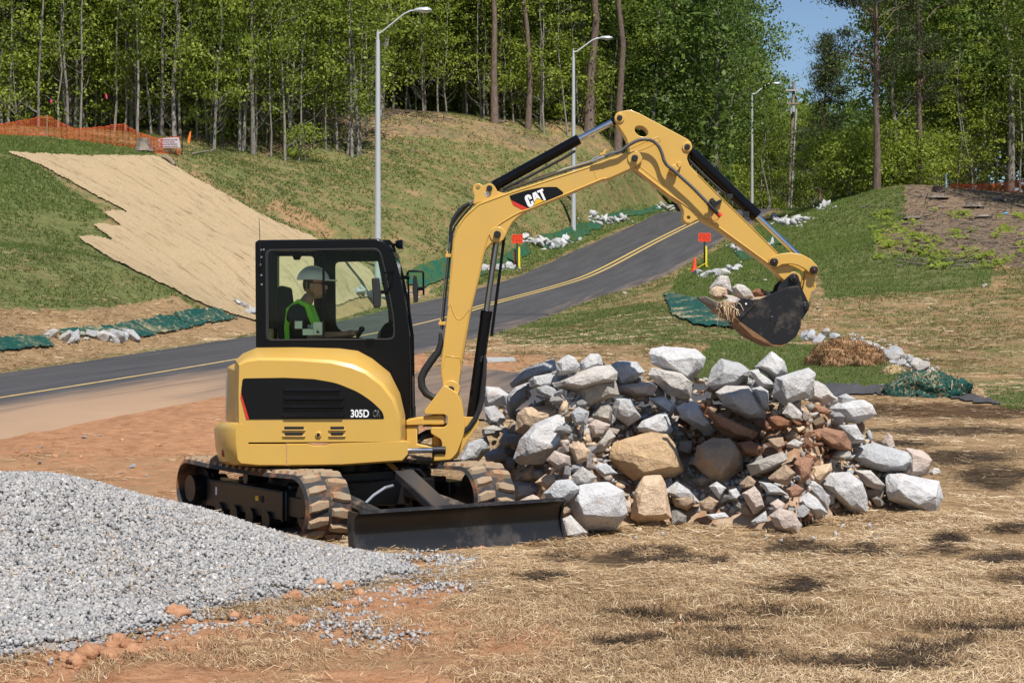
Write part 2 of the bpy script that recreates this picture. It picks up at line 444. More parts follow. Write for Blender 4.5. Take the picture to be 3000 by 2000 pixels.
# ---------------------------------------------------------------- ground cover masks (photo outlines laid on the land)
E_ = 4000
ZONES = [  # polygon, grass, straw, red clay, mulch
    ([(-E_, 1150), (7000, 1150), (7000, 6000), (-E_, 6000)], .0, .66, .42, 0),
    ([(-E_, 1230), (700, 1130), (1000, 1250), (1000, 1480), (-E_, 1500)], .0, .42, .95, 0),
    ([(250, 1180), (690, 1160), (690, 1330), (380, 1330), (330, 1250)], .0, .45, .7, 0),
    ([(-E_, 1900), (300, 1900), (560, 1830), (900, 1790), (1050, 1750), (1300, 1700), (1380, 1740), (900, 1900), (700, 2100), (-E_, 2200)], 0, .16, 1, 0),
    ([(1000, 1590), (1300, 1620), (1500, 1650), (1250, 1720), (1050, 1700)], 0, .5, .7, 0),
    ([(900, 1800), (1500, 1760), (1700, 1900), (1800, 2600), (-500, 2600), (300, 1950)], 0, .40, .85, 0),
    # flat beyond the heap
    ([(1250, 985), (2400, 1000), (2600, 1045), (2500, 1130), (1250, 1100)], .34, .62, .62, 0),
    ([(1330, 1030), (1600, 1040), (1580, 1090), (1330, 1100)], .1, .4, .85, 0),
    ([(1450, 940), (1900, 890), (2350, 950), (2420, 1000), (1800, 1010), (1480, 1010)], .66, .5, .3, 0),
    ([(2080, 1000), (2420, 1010), (2700, 1100), (2780, 1140), (2000, 1130)], .9, .3, .1, 0),
    ([(2300, 930), (2480, 935), (2520, 985), (2340, 990)], .1, .9, .3, 0),
    # right bank
    ([(2300, 760), (3400, 760), (7000, 800), (7000, 1160), (2960, 1180), (2700, 1090), (2420, 1000), (2300, 900)], .46, .5, .52, .1),
    ([(2860, 1130), (3600, 1130), (3600, 1190), (2950, 1200)], .85, .3, .2, 0),
    ([(1950, 870), (2000, 800), (2130, 715), (2330, 600), (2560, 560), (2650, 545), (2650, 640), (2560, 690), (2560, 760), (2380, 800), (2360, 900), (2150, 880)], .95, .2, .1, 0),
    ([(2560, 740), (2900, 760), (2900, 840), (2560, 860), (2420, 880), (2400, 800)], .78, .35, .3, 0),
    ([(2650, 530), (3400, 540), (7000, 560), (7000, 790), (3000, 790), (2760, 730), (2600, 700), (2660, 640)], .12, .25, .12, .95),
    # left slope
    ([(-E_, 380), (60, 440), (560, 880), (620, 930), (300, 990), (0, 1000), (-E_, 1080)], .72, .4, .3, 0),
    ([(-E_, 440), (90, 470), (330, 640), (150, 620), (-E_, 560)], .97, .1, .1, 0),
    ([(-E_, 390), (0, 395), (400, 425), (460, 455), (0, 450), (-E_, 450)], .97, .1, 0, 0),
    ([(-E_, 930), (0, 905), (250, 910), (520, 870), (620, 930), (300, 985), (0, 1000), (-E_, 1050)], .12, .9, .55, 0),
    ([(-E_, 1000), (0, 985), (700, 905), (1000, 890), (1200, 830), (1300, 845), (1000, 930), (750, 975), (0, 1085), (-E_, 1200)], .12, .85, .35, .25),
    # middle slope
    ([(530, 440), (900, 400), (1090, 320), (1250, 325), (1500, 370), (1800, 430), (2080, 600), (1850, 640), (1300, 850), (1100, 840), (900, 690), (700, 600)], .60, .50, .40, 0),
    ([(1000, 330), (1300, 330), (1560, 390), (1800, 430), (1560, 440), (1250, 400), (1000, 410), (760, 460), (780, 430)], .40, .55, .30, .45),
    ([(820, 580), (1000, 680), (950, 700), (760, 610)], .42, .5, .62, 0),
    ([(1380, 800), (1500, 735), (1850, 600), (2050, 600), (1990, 625), (1830, 660), (1640, 745), (1500, 795), (1400, 835), (1250, 860)], .95, .2, 0, 0),
]
WET = [(1880, 1634, 230, 20), (1640, 1628, 70, 18), (1900, 1612, 90, 12), (2340, 1600, 80, 24), (2480, 1610, 280, 16), (2795, 1600, 55, 26), (2940, 1640, 160, 16), (2330, 1718, 140, 22), (2233, 1782, 180, 12), (1950, 1806, 250, 15), (2180, 1934, 160, 15),
       (2740, 1905, 160, 34), (2900, 1838, 190, 24), (2967, 1550, 70, 18), (2910, 1408, 90, 26), (2830, 1340, 160, 24), (2910, 1392, 110, 30), (2780, 1260, 300, 12), (2640, 1300, 130, 10), (2160, 1860, 160, 8), (1850, 1890, 120, 10), (3100, 1700, 200, 24), (2600, 1960, 260, 20), (1580, 1690, 90, 14)]
def masks(x, y, z, jit=1.0):
    px, py = proj(x, y, z)
    j1 = (fbm(x * 1.3, y * .8, 3, 3) - .5) * jit; j2 = (fbm(x * 1.3, y * .8, 3, 11) - .5) * jit
    sc = np.clip(500 / np.maximum(y, 3), 5, 90)
    qx, qy = px + j1 * sc * 2.2, py + j2 * sc * .9
    g, s, r, m = (np.full(x.shape, v) for v in (.5, .5, .4, .1))
    for P, *v in ZONES:
        k = inpoly(qx, qy, P)
        g[k], s[k], r[k], m[k] = v
    wood = (py < 330) | ((y > 118) & (np.abs(road_off(x, y)) > 6))
    g[wood], s[wood], r[wood], m[wood] = .12, .2, .05, .95
    ro_ = road_off(x, y)
    k = (ro_ > -9) & (ro_ < -HALF + .3) & (px < 1250) & (qy < 1330)
    g[k], s[k], r[k], m[k] = 0, .05, 1.0, 0
    w = np.zeros(x.shape)
    for cx, cy, a, b in WET:
        w = np.maximum(w, np.clip(1.25 - ((qx - cx) / (a * 1.12)) ** 2 - ((qy - cy) / (b * 1.12)) ** 2, 0, 1) ** .8)
    band = np.clip(1.3 - ((qx - 2800) / 420) ** 4 - ((qy - 1203) / 24) ** 2, 0, 1)
    return g, s, r, m, w, band
def road_off_exact(x, y):
    k = (np.abs(x) < 70) & (y > 5) & (y < 170)
    o = np.full(np.shape(x), 99.0)
    if k.any(): o[k] = road_coord(x[k], y[k])[0]
    return o
def GN(x, y):
    "small unevenness of the open ground"
    r_ = np.hypot(x, y)
    n_ = np.clip((34 - r_) / 12, 0, 1) * ((fbm(x * 2.2, y * 2.2, 4, 5) - .5) * .05 + (fbm(x * 9, y * 9, 2, 8) - .5) * .03)
    return n_ + np.clip((r_ - 34) / 20, 0, 1) * (fbm(x * .35, y * .35, 3, 15) - .5) * .12 * np.clip((np.abs(road_off(x, y)) - 5) / 3, 0, 1)
ROG = road_off_exact(GXX, GYY)
def road_off(x, y):
    u = np.clip((np.asarray(x, float) - GX0) / GS, 0, len(gx) - 1.001); v = np.clip((np.asarray(y, float) - GY0) / GS, 0, len(gy) - 1.001)
    i, j = u.astype(int), v.astype(int); fu, fv = u - i, v - j
    return (ROG[j, i] * (1 - fu) + ROG[j, i + 1] * fu) * (1 - fv) + (ROG[j + 1, i] * (1 - fu) + ROG[j + 1, i + 1] * fu) * fv
# ---- ground sheet: rings round the viewpoint, fine where the photograph looks
ang = np.r_[np.linspace(-180, -28, 40), np.linspace(-25, 25, 390), np.linspace(28, 180, 40)]
ang = np.unique(ang)[:-1]
rad = np.r_[0.6, 2.0, 3.5, 4.6, 5.2 * np.exp(np.linspace(0, math.log(130 / 5.2), 430)), np.geomspace(133, 900, 30)]
A_, R_ = np.meshgrid(np.radians(ang), rad)
gX, gY = R_ * np.sin(A_), R_ * np.cos(A_)
gZ = H(gX, gY)
far = np.clip((R_ - 230) / 400, 0, 1)
gZ = gZ * (1 - far) + 10.0 * far * (gY > -1e9)
gZ = gZ + GN(gX, gY)
g, s, r, m, w, band = masks(gX, gY, H(gX, gY))
nr, na = A_.shape
idx = np.arange(nr * na).reshape(nr, na)
nx = np.roll(idx, -1, axis=1)
quads = np.stack([idx[:-1], nx[:-1], nx[1:], idx[1:]], -1).reshape(-1, 4)
vv = np.stack([gX, gY, gZ], -1).reshape(-1, 3)
m1 = np.stack([g, s, r, m], -1).reshape(-1, 4)
m2 = np.stack([w, band, w * 0, w * 0 + 1], -1).reshape(-1, 4)
t = NT('ground_cover')
P = t.pos()
a1, a2 = t.attr('m1'), t.attr('m2')
sep = t.node('ShaderNodeSeparateColor'); t.set(sep.inputs[0], a1.outputs['Color'])
sep2 = t.node('ShaderNodeSeparateColor'); t.set(sep2.inputs[0], a2.outputs['Color'])
nb = t.noise(.55, 6, .68, P); nf = t.noise(6, 5, .7, P); nvf = t.noise(45, 3, .7, P); nfib = t.noise(1.0, 4, .75, t.scaled(P, (60, 16, 20), (0, 0, .5)))
clay = t.mix(t.ramp(nf, .3, .72), (.34, .155, .075), (.56, .31, .17))
strawc = t.mix(t.ramp(nfib, .32, .68), (.20, .125, .062), (.50, .345, .19))
grassc = t.mix(t.ramp(t.noise(3.5, 6, .75, P), .34, .68), (.085, .122, .036), (.17, .188, .066))
mulchc = t.mix(t.ramp(nf, .32, .68), (.10, .066, .042), (.30, .22, .15))
def thr(mask, noise, soft=.12):
    return t.ramp(t.math('ADD', mask, t.math('MULTIPLY_ADD', noise, 1.2, -.6)), .5 - soft, .5 + soft)
c = t.mix(thr(sep.outputs[2], nb, .2), (.235, .165, .085), clay)
c = t.mix(thr(sep.outputs[1], t.noise(1.6, 7, .72, P), .16), c, strawc)
c = t.mix(thr(a1.outputs['Alpha'], nb), c, mulchc)
c = t.mix(t.math('MULTIPLY', thr(sep.outputs[0], t.noise(.9, 7, .7, P), .16), .88), c, grassc)
c = t.mix(t.math('MULTIPLY', t.ramp(t.math('ADD', sep2.outputs[0], t.math('MULTIPLY_ADD', t.noise(9, 7, .8, P), 2.6, -1.4)), .3, .8), .8), c, (.028, .02, .014))
c = t.mix(t.math('MULTIPLY', t.ramp(t.math('ADD', sep2.outputs[1], t.math('MULTIPLY_ADD', t.noise(4, 6, .75, P), 1.3, -.65)), .3, .8), .85), c, (.075, .035, .016))
c = t.mix(1.0, c, t.ramp(t.noise(1.7, 8, .72, P), .25, .75, (.72, .70, .68), (1.16, 1.15, 1.14)), 'MULTIPLY')
t.base(c, .95, 0, .15)
t.bump(t.math('ADD', t.math('MULTIPLY', nf, 2.0), t.math('ADD', nvf, nfib)), .7, .05)
ground_me = npmesh('ground', vv, quads, t.mat, {'m1': ('POINT', m1), 'm2': ('POINT', m2)}, True)
ground = link('ground', ground_me)
tag(ground, kind='structure')

# ---------------------------------------------------------------- road and side road
def strip(name, offs, i0, i1, dz, mat, parent=None, wob=0.0):
    v, f = [], []
    for i in range(i0, i1 + 1):
        for j, o in enumerate(offs):
            e = wob * (random.random() - .5) if j in (0, len(offs) - 1) else 0
            q = RC[i] + RN[i] * (o + e)
            v.append((q.x, q.y, q.z + dz - (.14 if abs(o) > HALF else 0)))
    n = len(offs)
    for i in range(i1 - i0):
        for j in range(n - 1):
            a = i * n + j
            f.append((a, a + n, a + n + 1, a + 1))
    mb = MB(); mb.add(v, f)
    return mb.build(name, mat, parent, 60)
t = NT('asphalt')
P = t.pos(); at = t.attr('dust')
n1 = t.noise(.5, 6, .7, P); n2 = t.noise(90, 3, .8, P)
sc = t.scaled(P, (1.6, .12, .5), (0, 0, .31))
n3 = t.noise(1.5, 6, .72, sc)
c = t.mix(t.ramp(n3, .3, .75), (.038, .037, .040), (.075, .072, .074))
c = t.mix(t.ramp(t.noise(2.2, 7, .75, t.scaled(P, (2.5, .25, 1), (0, 0, .31))), .60, .80), c, (.135, .12, .105))
c = t.mix(t.math('MULTIPLY', t.ramp(n2, .55, .75), .4), c, (.12, .11, .10))
d = t.math('ADD', at.outputs['Fac'], t.math('MULTIPLY_ADD', n3, 1.1, -.55))
c = t.mix(t.ramp(d, .22, .95), c, t.mix(n1, (.27, .175, .11), (.37, .245, .155)))
t.base(c, .88, 0, .3)
t.bump(n2, .35, .006)
M_ASPH = t.mat
offs = np.array([HALF + .15, HALF - .25, 2.4, 1.2, .3, -.3, -1.2, -2.4, -HALF + .25, -HALF - .15])
road = strip('road', list(offs), 0, len(RC) - 1, .0, M_ASPH, None, .22)
tag(road, kind='structure')
co = np.array([v.co[:] for v in road.data.vertices])
o_, z_, i_ = road_coord(co[:, 0], co[:, 1])
px_, py_ = proj(co[:, 0], co[:, 1], co[:, 2])
dust = np.clip((-.2 - o_) / 1.6, 0, 1) * np.clip((1150 - px_) / 700, 0, 1) * 1.05
dust = np.maximum(dust, np.clip((-2.6 - o_) / 1.1, 0, 1) * .42) + np.clip((o_ - 3.0) / .8, 0, 1) * .35
a = road.data.attributes.new('dust', 'FLOAT', 'POINT'); a.data.foreach_set('value', dust.astype(np.float32))
t = NT('yellow_marking')
n = t.noise(30, 4, .8, t.pos())
t.base(t.mix(t.ramp(n, .48, .75), (.55, .38, .10), (.25, .19, .10)), .75)
M_YEL = t.mat
i_single = min(range(len(RC)), key=lambda i: abs(RC[i].y - 61.5))
t = NT('worn_yellow_marking')
t.base(t.mix(t.ramp(t.noise(6, 6, .8, t.pos()), .38, .66), (.50, .35, .12), (.27, .20, .13)), .85)
ln = strip('lane_line', [.07, -.07], 0, i_single, .006, t.mat, road); ln['label'] = 'single worn yellow line on the lower part of the road'
for o in (.17, -.17):
    ln = strip('lane_line', [o + .065, o - .065], i_single, len(RC) - 1, .006, M_YEL, road)
    ln['label'] = 'one of the paired yellow lines up the hill'
q_ = [RC[i_single] + RN[i_single] * s for s in (HALF - .1, 0, -HALF + .1)]
mb = MB(); d_ = RT[i_single].normalized() * .09
v_ = []
for k in range(25):
    p_ = q_[0].lerp(q_[2], k / 24); e_ = .12 * (random.random() - .5)
    v_ += [tuple(p_ - d_ * (1 + e_) + Vector((0, 0, .004))), tuple(p_ + d_ * (1 - e_) + Vector((0, 0, .012)))]
mb.add(v_, [(2 * k, 2 * k + 1, 2 * k + 3, 2 * k + 2) for k in range(24)])
mb.build('pavement_joint', simple('tar_joint', (.03, .028, .027), .8), road)
def drape_poly(name, pts, dz, mat, step=14, fuzz=0.0, parent=None, smooth=60, amp=0.0, attrs=None, seed=0, lumps=0.0):
    "sheet lying on the land inside a photo outline"
    xs, ys = [p[0] for p in pts], [p[1] for p in pts]
    sx, sy = (step if isinstance(step, tuple) else (step, step))
    ux, uy = np.arange(min(xs) - sx, max(xs) + 2 * sx, sx), np.arange(min(ys) - sy, max(ys) + 2 * sy, sy)
    PX, PY = np.meshgrid(ux, uy)
    r2 = np.random.default_rng(seed + 5)
    jx, jy = (fbm(PX * .03, PY * .05, 3, 21 + seed) - .5) * fuzz, (fbm(PX * .03, PY * .05, 3, 31 + seed) - .5) * fuzz
    PXj, PYj = PX + (r2.random(PX.shape) - .5) * sx * .5, PY + (r2.random(PX.shape) - .5) * sy * .5
    x, y, z = hit(PXj.ravel(), PYj.ravel())
    ins = inpoly(PX + jx, PY + jy, pts)
    z = z + GN(x, y) + dz + amp * fbm(x * 3, y * 3, 3, seed) + lumps * fbm(x * 9, y * 9, 2, seed + 3)
    n, m = PX.shape
    id_ = np.arange(n * m).reshape(n, m)
    q = np.stack([id_[:-1, :-1], id_[:-1, 1:], id_[1:, 1:], id_[1:, :-1]], -1).reshape(-1, 4)
    dmax = y[q].max(1) / y[q].min(1)
    k = (ins.ravel()[q].sum(1) >= 3) & (dmax < 1.25)
    q = q[k]
    used, inv = np.unique(q, return_inverse=True)
    me = npmesh(name, np.stack([x, y, z], -1)[used], inv.reshape(-1, 4)[:, ::-1], mat, None, bool(smooth))
    return link(name, me, parent)
SIDE = [(1180, 1110), (1240, 1085), (1330, 1070), (1480, 1090), (1700, 1118), (2100, 1124), (2400, 1128), (2640, 1131), (2760, 1134), (2830, 1150), (2960, 1190), (2880, 1185), (2760, 1163), (2500, 1158), (2300, 1180), (1500, 1230), (1260, 1250), (1180, 1240)]
sr = drape_poly('side_road', SIDE, .03, M_ASPH, (12, 4), 10)
tag(sr, kind='structure')
k = len(sr.data.vertices)
cs = np.array([v.co[:] for v in sr.data.vertices]); pxs, pys = proj(cs[:, 0], cs[:, 1], cs[:, 2])
a = sr.data.attributes.new('dust', 'FLOAT', 'POINT'); a.data.foreach_set('value', np.clip((1650 - pxs) / 500, 0, .55).astype(np.float32))
# ---------------------------------------------------------------- mats and nets lying on the slopes
t = NT('straw_blanket')
P = t.pos()
q0_, q1_ = hit1(300, 520), hit1(560, 680)
rot = -math.atan2(q1_.y - q0_.y, q1_.x - q0_.x)
fib = t.noise(1.0, 5, .75, t.scaled(P, (12, 30, 10), (0, 0, rot)))
row = t.noise(1.0, 5, .7, t.scaled(P, (.7, 4.6, .5), (0, 0, rot)))
c = t.mix(t.ramp(fib, .3, .7), (.27, .195, .11), (.52, .395, .245))
c = t.mix(t.math('MULTIPLY', t.ramp(row, .55, .66), .55), c, (.10, .066, .034))
c = t.mix(t.math('MULTIPLY', t.ramp(t.noise(.35, 5, .7, P), .55, .75), .35), c, (.30, .24, .11))
sx_ = t.node('ShaderNodeSeparateXYZ'); t.set(sx_.inputs[0], t.scaled(P, (1, 1, 1), (0, 0, rot)))
sm = t.math('FRACT', t.math('MULTIPLY_ADD', t.noise(.8, 4, .7, P), .14, t.math('MULTIPLY', sx_.outputs[1], .42)))
c = t.mix(t.math('MULTIPLY', t.ramp(sm, .015, .06, (1, 1, 1), (0, 0, 0)), .28), c, (.13, .085, .04))
t.base(c, .95, 0, .1)
t.bump(t.math('ADD', fib, row), .8, .05)
mat_poly = [(18, 450), (153, 454), (300, 457), (459, 460), (510, 488), (612, 546), (765, 633), (918, 699), (1010, 745), (1085, 795), (1120, 840), (1085, 870), (1040, 880), (985, 899), (860, 925), (760, 948), (689, 926), (640, 910),
            (561, 880), (480, 838), (403, 800), (306, 750), (245, 711), (231, 692), (275, 694), (330, 708), (310, 688), (270, 660), (300, 655), (357, 665), (330, 645), (301, 622), (340, 620), (374, 625), (306, 587), (204, 531), (87, 474)]
blanket = drape_poly('erosion_blanket', mat_poly, .04, t.mat, (4, 2.5), 8, amp=.02, lumps=.04)
tag(blanket, 'tan straw erosion blanket pegged down the left slope to the road', 'blanket')
t = NT('green_netting')
P = t.pos()
n = t.noise(.9, 5, .7, P)
c = t.mix(t.ramp(t.noise(14, 4, .7, P), .3, .7), (.0025, .036, .030), (.006, .075, .060))
fl = t.noise(1.0, 4, .8, t.scaled(P, (22, 5, 22), (0, 0, R(35))))
c = t.mix(t.ramp(t.math('ADD', fl, t.math('MULTIPLY_ADD', n, .9, -.45)), .56, .68), c, (.42, .33, .18))
t.base(c, .8, 0, .25)
t.bump(t.noise(25, 3, .7, P), .6, .03)
M_NET = t.mat
t = NT('green_netting_grown_over')
P = t.pos()
c = t.mix(t.ramp(t.noise(1.6, 6, .7, P), .42, .6), (.010, .085, .055), (.055, .085, .025))
t.base(c, .9, 0, .2); t.bump(t.noise(20, 3, .7, P), .6, .04)
M_NET2 = t.mat
def net(pts, label, m, step=(4, 2.5), seed=0, fuzz=16):
    o = drape_poly('erosion_net', pts, .04, m, step, fuzz, amp=.03, seed=seed, lumps=.04)
    return tag(o, label, 'erosion net', 'green erosion nets along the ditches')
net([(-60, 1003), (70, 985), (120, 990), (165, 1016), (60, 1030), (-60, 1040)], 'short green net at the left edge, behind the white rocks', M_NET, seed=1)
net([(168, 975), (300, 958), (500, 925), (520, 940), (575, 964), (430, 990), (330, 992), (180, 995)], 'long green net strip behind the row of white rocks left of the road', M_NET, seed=2)
net([(503, 918), (630, 905), (660, 920), (698, 938), (640, 948), (577, 963), (535, 945)], 'green net piece overlapping the end of the long strip beside the blanket', M_NET, seed=3)
net([(1945, 862), (2010, 868), (2080, 880), (2160, 905), (2250, 940), (2230, 968), (2160, 972), (2060, 958), (1985, 940), (1960, 905)], 'broad dark green net behind the raised bucket', M_NET, seed=4)
net([(1410, 790), (1470, 755), (1540, 720), (1560, 735), (1520, 768), (1450, 800), (1400, 820)], 'green net grown with grass behind the left orange sign', M_NET2, seed=5, fuzz=26)
net([(1570, 700), (1690, 665), (1760, 640), (1780, 655), (1730, 690), (1660, 720), (1600, 735)], 'green net grown with grass under the second lamp post', M_NET2, seed=6, fuzz=26)
net([(1760, 636), (1850, 616), (1960, 598), (1970, 612), (1880, 630), (1790, 655)], 'narrow green net beside the road near the crest', M_NET2, seed=7, fuzz=18)
net([(1190, 800), (1300, 760), (1400, 735), (1390, 780), (1290, 830), (1190, 850)], 'green net on the ditch bank behind the boom', M_NET2, seed=8, fuzz=26)
net([(2150, 740), (2200, 715), (2290, 690), (2310, 710), (2240, 745), (2180, 770)], 'green net on the right bank behind the dipper arm', M_NET2, seed=9, fuzz=22)

# ---------------------------------------------------------------- grass, straw, gravel (nobody could count them)
def leafy(name, cols, trans=.35, rough=.6, attr='tint', lo=.25, hi=.75, spec=.3):
    t = NT(name)
    a = t.attr(attr).outputs['Fac']
    r_ = t.node('ShaderNodeValToRGB'); t.set(r_.inputs[0], a)
    e = r_.color_ramp.elements
    e[0].position, e[1].position = 0, 1
    e[0].color, e[1].color = (*cols[0], 1), (*cols[-1], 1)
    for k, c_ in enumerate(cols[1:-1]):
        q = e.new((k + 1) / (len(cols) - 1)); q.color = (*c_, 1)
    t.base(r_.outputs[0], rough, 0, spec)
    if trans:
        tr = t.node('ShaderNodeBsdfTranslucent'); t.set(tr.inputs[0], r_.outputs[0])
        mx = t.node('ShaderNodeMixShader', i_0=trans); t.l.new(t.bsdf.outputs[0], mx.inputs[1]); t.l.new(tr.outputs[0], mx.inputs[2])
        t.l.new(mx.outputs[0], t.out.inputs[0])
    return t.mat
M_GRASS = leafy('grass_blades', [(.36, .28, .14), (.225, .21, .082), (.145, .19, .052), (.19, .265, .066)], .6)
M_STRAW = leafy('straw_strands', [(.050, .033, .018), (.31, .195, .10), (.52, .37, .21), (.78, .66, .46)], .15, .5, spec=.4)
def sample(n, d0, d1, pw, a0=-25, a1=25):
    u = rng.random(n)
    d = (d0 ** pw + u * (d1 ** pw - d0 ** pw)) ** (1 / pw)
    a = np.radians(a0 + (a1 - a0) * rng.random(n))
    return d * np.sin(a), d * np.cos(a)
# grass tufts
x, y = sample(660000, 24, 112, .75)
z = H(x, y)
g, s, r, m, w, band = masks(x, y, z)
pat = fbm(x * .55, y * .55, 5, 40) * .6 + fbm(x * 2.3, y * 2.3, 3, 44) * .4
ro = np.abs(road_off(x, y))
keep = (rng.random(len(x)) < np.clip((g * 1.15 - .25) * .9 + (pat - .5) * 2.6 * (g < .9), 0.0, 1)) & (ro > HALF - .02)
px, py = proj(x, y, z)
keep &= ~inpoly(px, py, mat_poly) & ~inpoly(px, py, SIDE) & ~inpoly(px, py, [(1950, 868), (2160, 908), (2230, 965), (2060, 955), (1985, 935)]) & ~((px < 700) & (py > 900))
x, y, z, g, pat = x[keep], y[keep], z[keep], g[keep], pat[keep]
z = z + GN(x, y)
n = len(x)
hgt = (.022 + .042 * rng.random(n)) * (.5 + .85 * g) * np.clip(y / 45, .8, 1.6)
tv, tf, tt = [], [], []
for k in range(3):
    an = rng.random(n) * 2 * np.pi
    wd = (.008 + .008 * rng.random(n)) * np.clip(y / 30, .8, 2.4)
    dx, dy = np.cos(an), np.sin(an)
    ox, oy = (rng.random(n) - .5) * .12, (rng.random(n) - .5) * .12
    ln_ = hgt * (.6 + 1.1 * rng.random(n))
    b0 = np.stack([x + ox - dy * wd, y + oy + dx * wd, z - .02], -1)
    b1 = np.stack([x + ox + dy * wd, y + oy - dx * wd, z - .02], -1)
    tp = np.stack([x + ox + dx * ln_, y + oy + dy * ln_, z + hgt * (.7 + .5 * rng.random(n))], -1)
    tv.append(np.stack([b0, b1, tp], 1)); tt.append(np.clip(.18 + .75 * g * (.4 + 1.2 * (pat - .1)) + (rng.random(n) - .5) * .38, 0, 1))
tv = np.concatenate(tv).reshape(-1, 3); tt = np.concatenate(tt)
gr = link('grass', npmesh('grass', tv, np.arange(len(tv)).reshape(-1, 3), M_GRASS, {'tint': ('FACE', tt)}))
tag(gr, kind='stuff')
# straw strands
def strands(name, x, y, z, L, wd, tint, lift, mat, short=False):
    n = len(x)
    an = rng.random(n) * np.pi + .25 * rng.standard_normal(n)
    an = np.where(rng.random(n) < .18, .4 * rng.standard_normal(n), an + 6.28 * fbm(x * .9, y * .9, 3, 140))
    dx, dy = np.cos(an) * L / 2, np.sin(an) * L / 2
    nx_, ny_ = -np.sin(an) * wd / 2, np.cos(an) * wd / 2
    l0, l1, l2 = lift * rng.random(n) ** 2, lift * (.3 + rng.random(n)), lift * rng.random(n) ** 2
    bend = (rng.random(n) - .5) * .25 * L
    A = np.stack([x - dx, y - dy, z + l0], -1); B = np.stack([x - np.sin(an) * bend, y + np.cos(an) * bend, z + l1], -1); C = np.stack([x + dx, y + dy, z + l2], -1)
    N = np.stack([nx_, ny_, wd * .5 * (rng.random(n) - .2)], -1)
    if short:
        v = np.stack([A - N, A + N, C + N, C - N], 1).reshape(-1, 3)
        o = link(name, npmesh(name, v, np.arange(4 * n).reshape(n, 4), mat, {'tint': ('FACE', tint)}))
        return tag(o, kind='stuff')
    v = np.stack([A - N, A + N, B - N, B + N, C - N, C + N], 1).reshape(-1, 3)
    b = np.arange(n)[:, None] * 6
    f = np.concatenate([b + np.array([[0, 2, 3, 1]]), b + np.array([[2, 4, 5, 3]])])
    o = link(name, npmesh(name, v, f, mat, {'tint': ('FACE', np.concatenate([tint, tint]))}))
    return tag(o, kind='stuff')
x1, y1 = sample(400000, 6.6, 17.5, .9)
x2, y2 = sample(230000, 17, 54, .8)
x, y = np.r_[x1, x2], np.r_[y1, y2]
z = H(x, y)
g, s, r, m, w, band = masks(x, y, z)
gh = np.where((y < 14.5) & (x < 1.5), gravel_h(x, y), -1)
pat = fbm(x * 1.5, y * 1.5, 5, 60)
px, py = proj(x, y, z)
keep = (rng.random(len(x)) < np.clip((s - .45) * 1.9 + .25 + (pat - .5) * 3.0, .02, 1) * np.where(g > .85, .1, 1)) & ((road_off(x, y) > HALF) | (road_off(x, y) < -HALF - .4)) & ~inpoly(px, py, mat_poly) & ~inpoly(px, py, SIDE)
keep &= (gh < .015) | (rng.random(len(x)) < .09)
x, y, z, w, band, gh, pat = x[keep], y[keep], z[keep], w[keep], band[keep], gh[keep], pat[keep]
z = z + np.maximum(gh, 0)
n = len(x)
dark = w * np.clip(fbm(x * 7, y * 7, 4, 71) * 3.4 - .9, 0, 1.2) + band * .65 * fbm(x * 5, y * 5, 3, 77)
tint = np.clip(.30 + .55 * rng.random(n) ** 1.6 + (rng.random(n) < .07) * .45 + (fbm(x * .45, y * .45, 4, 120) - .5) * .55 - dark * .85, 0, 1)
L = (.04 + .13 * rng.random(n) ** 2) * np.clip(y / 14, .8, 2.2)
wd = (.0022 + .0026 * rng.random(n)) * np.clip(y / 12, .8, 3.4)
z = z + GN(x, y) + .004
k = y < 10.5
strands('straw', x[k], y[k], z[k], L[k], wd[k], tint[k], .035, M_STRAW)
k = ~k
strands('straw', x[k], y[k], z[k], L[k], wd[k], tint[k], .035, M_STRAW, True)

# gravel heap: a mound with loose stones all over it
t = NT('gravel_stone')
a = t.attr('tint').outputs['Fac']
r_ = t.node('ShaderNodeValToRGB'); t.set(r_.inputs[0], a)
e = r_.color_ramp.elements; e[0].color, e[1].color = (.15, .153, .16, 1), (.56, .55, .535, 1)
q = e.new(.45); q.color = (.315, .305, .30, 1)
q = e.new(.8); q.color = (.44, .415, .39, 1)
t.base(r_.outputs[0], .85, 0, .3)
t.bump(t.noise(180, 3, .7, t.pos()), .3, .003)
M_GRAV = t.mat
gxx, gyy = np.meshgrid(np.arange(-6.8, .6, .06), np.arange(7.6, 13.9, .06))
gh = gravel_h(gxx, gyy)
base = H(gxx, gyy)
gzz = base + gh - .012
n, m = gxx.shape
id_ = np.arange(n * m).reshape(n, m)
q = np.stack([id_[:-1, :-1], id_[:-1, 1:], id_[1:, 1:], id_[1:, :-1]], -1).reshape(-1, 4)
q = q[(gh.ravel()[q] > .012).all(1)]
us, inv = np.unique(q, return_inverse=True)
mv = np.stack([gxx, gyy, gzz], -1).reshape(-1, 3)[us]; mf = inv.reshape(-1, 4)
N0 = 215000
x = -6.6 + 7.4 * rng.random(N0); y = 7.8 + 6.0 * rng.random(N0)
gh = gravel_h(x, y)
px, py = proj(x, y, H(x, y) + np.maximum(gh, 0))
edge = fbm(x * 3, y * 3, 4, 90)
p = np.where(gh > .03, 1.0, np.clip((gh + .05) / .08, 0, 1) ** 1.6 * np.clip(edge * 2.2 - .5, .05, 1))
p = np.where(gh < .06, p * np.clip(edge * 2.6 - .6, .1, 1), p)
tail = np.clip(1.2 - ((px - 1120) / 330) ** 2 - ((py - 1680) / 90) ** 2, 0, 1) * .34 * np.clip(edge * 2.2 - .6, 0.04, 1)
p = np.where(gh < .022, p * .45, p)
p = np.maximum(p, tail)
keep = (rng.random(N0) < p) & (px > -120) & (px < 1500) & (py < 2080)
x, y, gh = x[keep], y[keep], np.maximum(gh[keep], 0)
z = H(x, y) + gh
n = len(x)
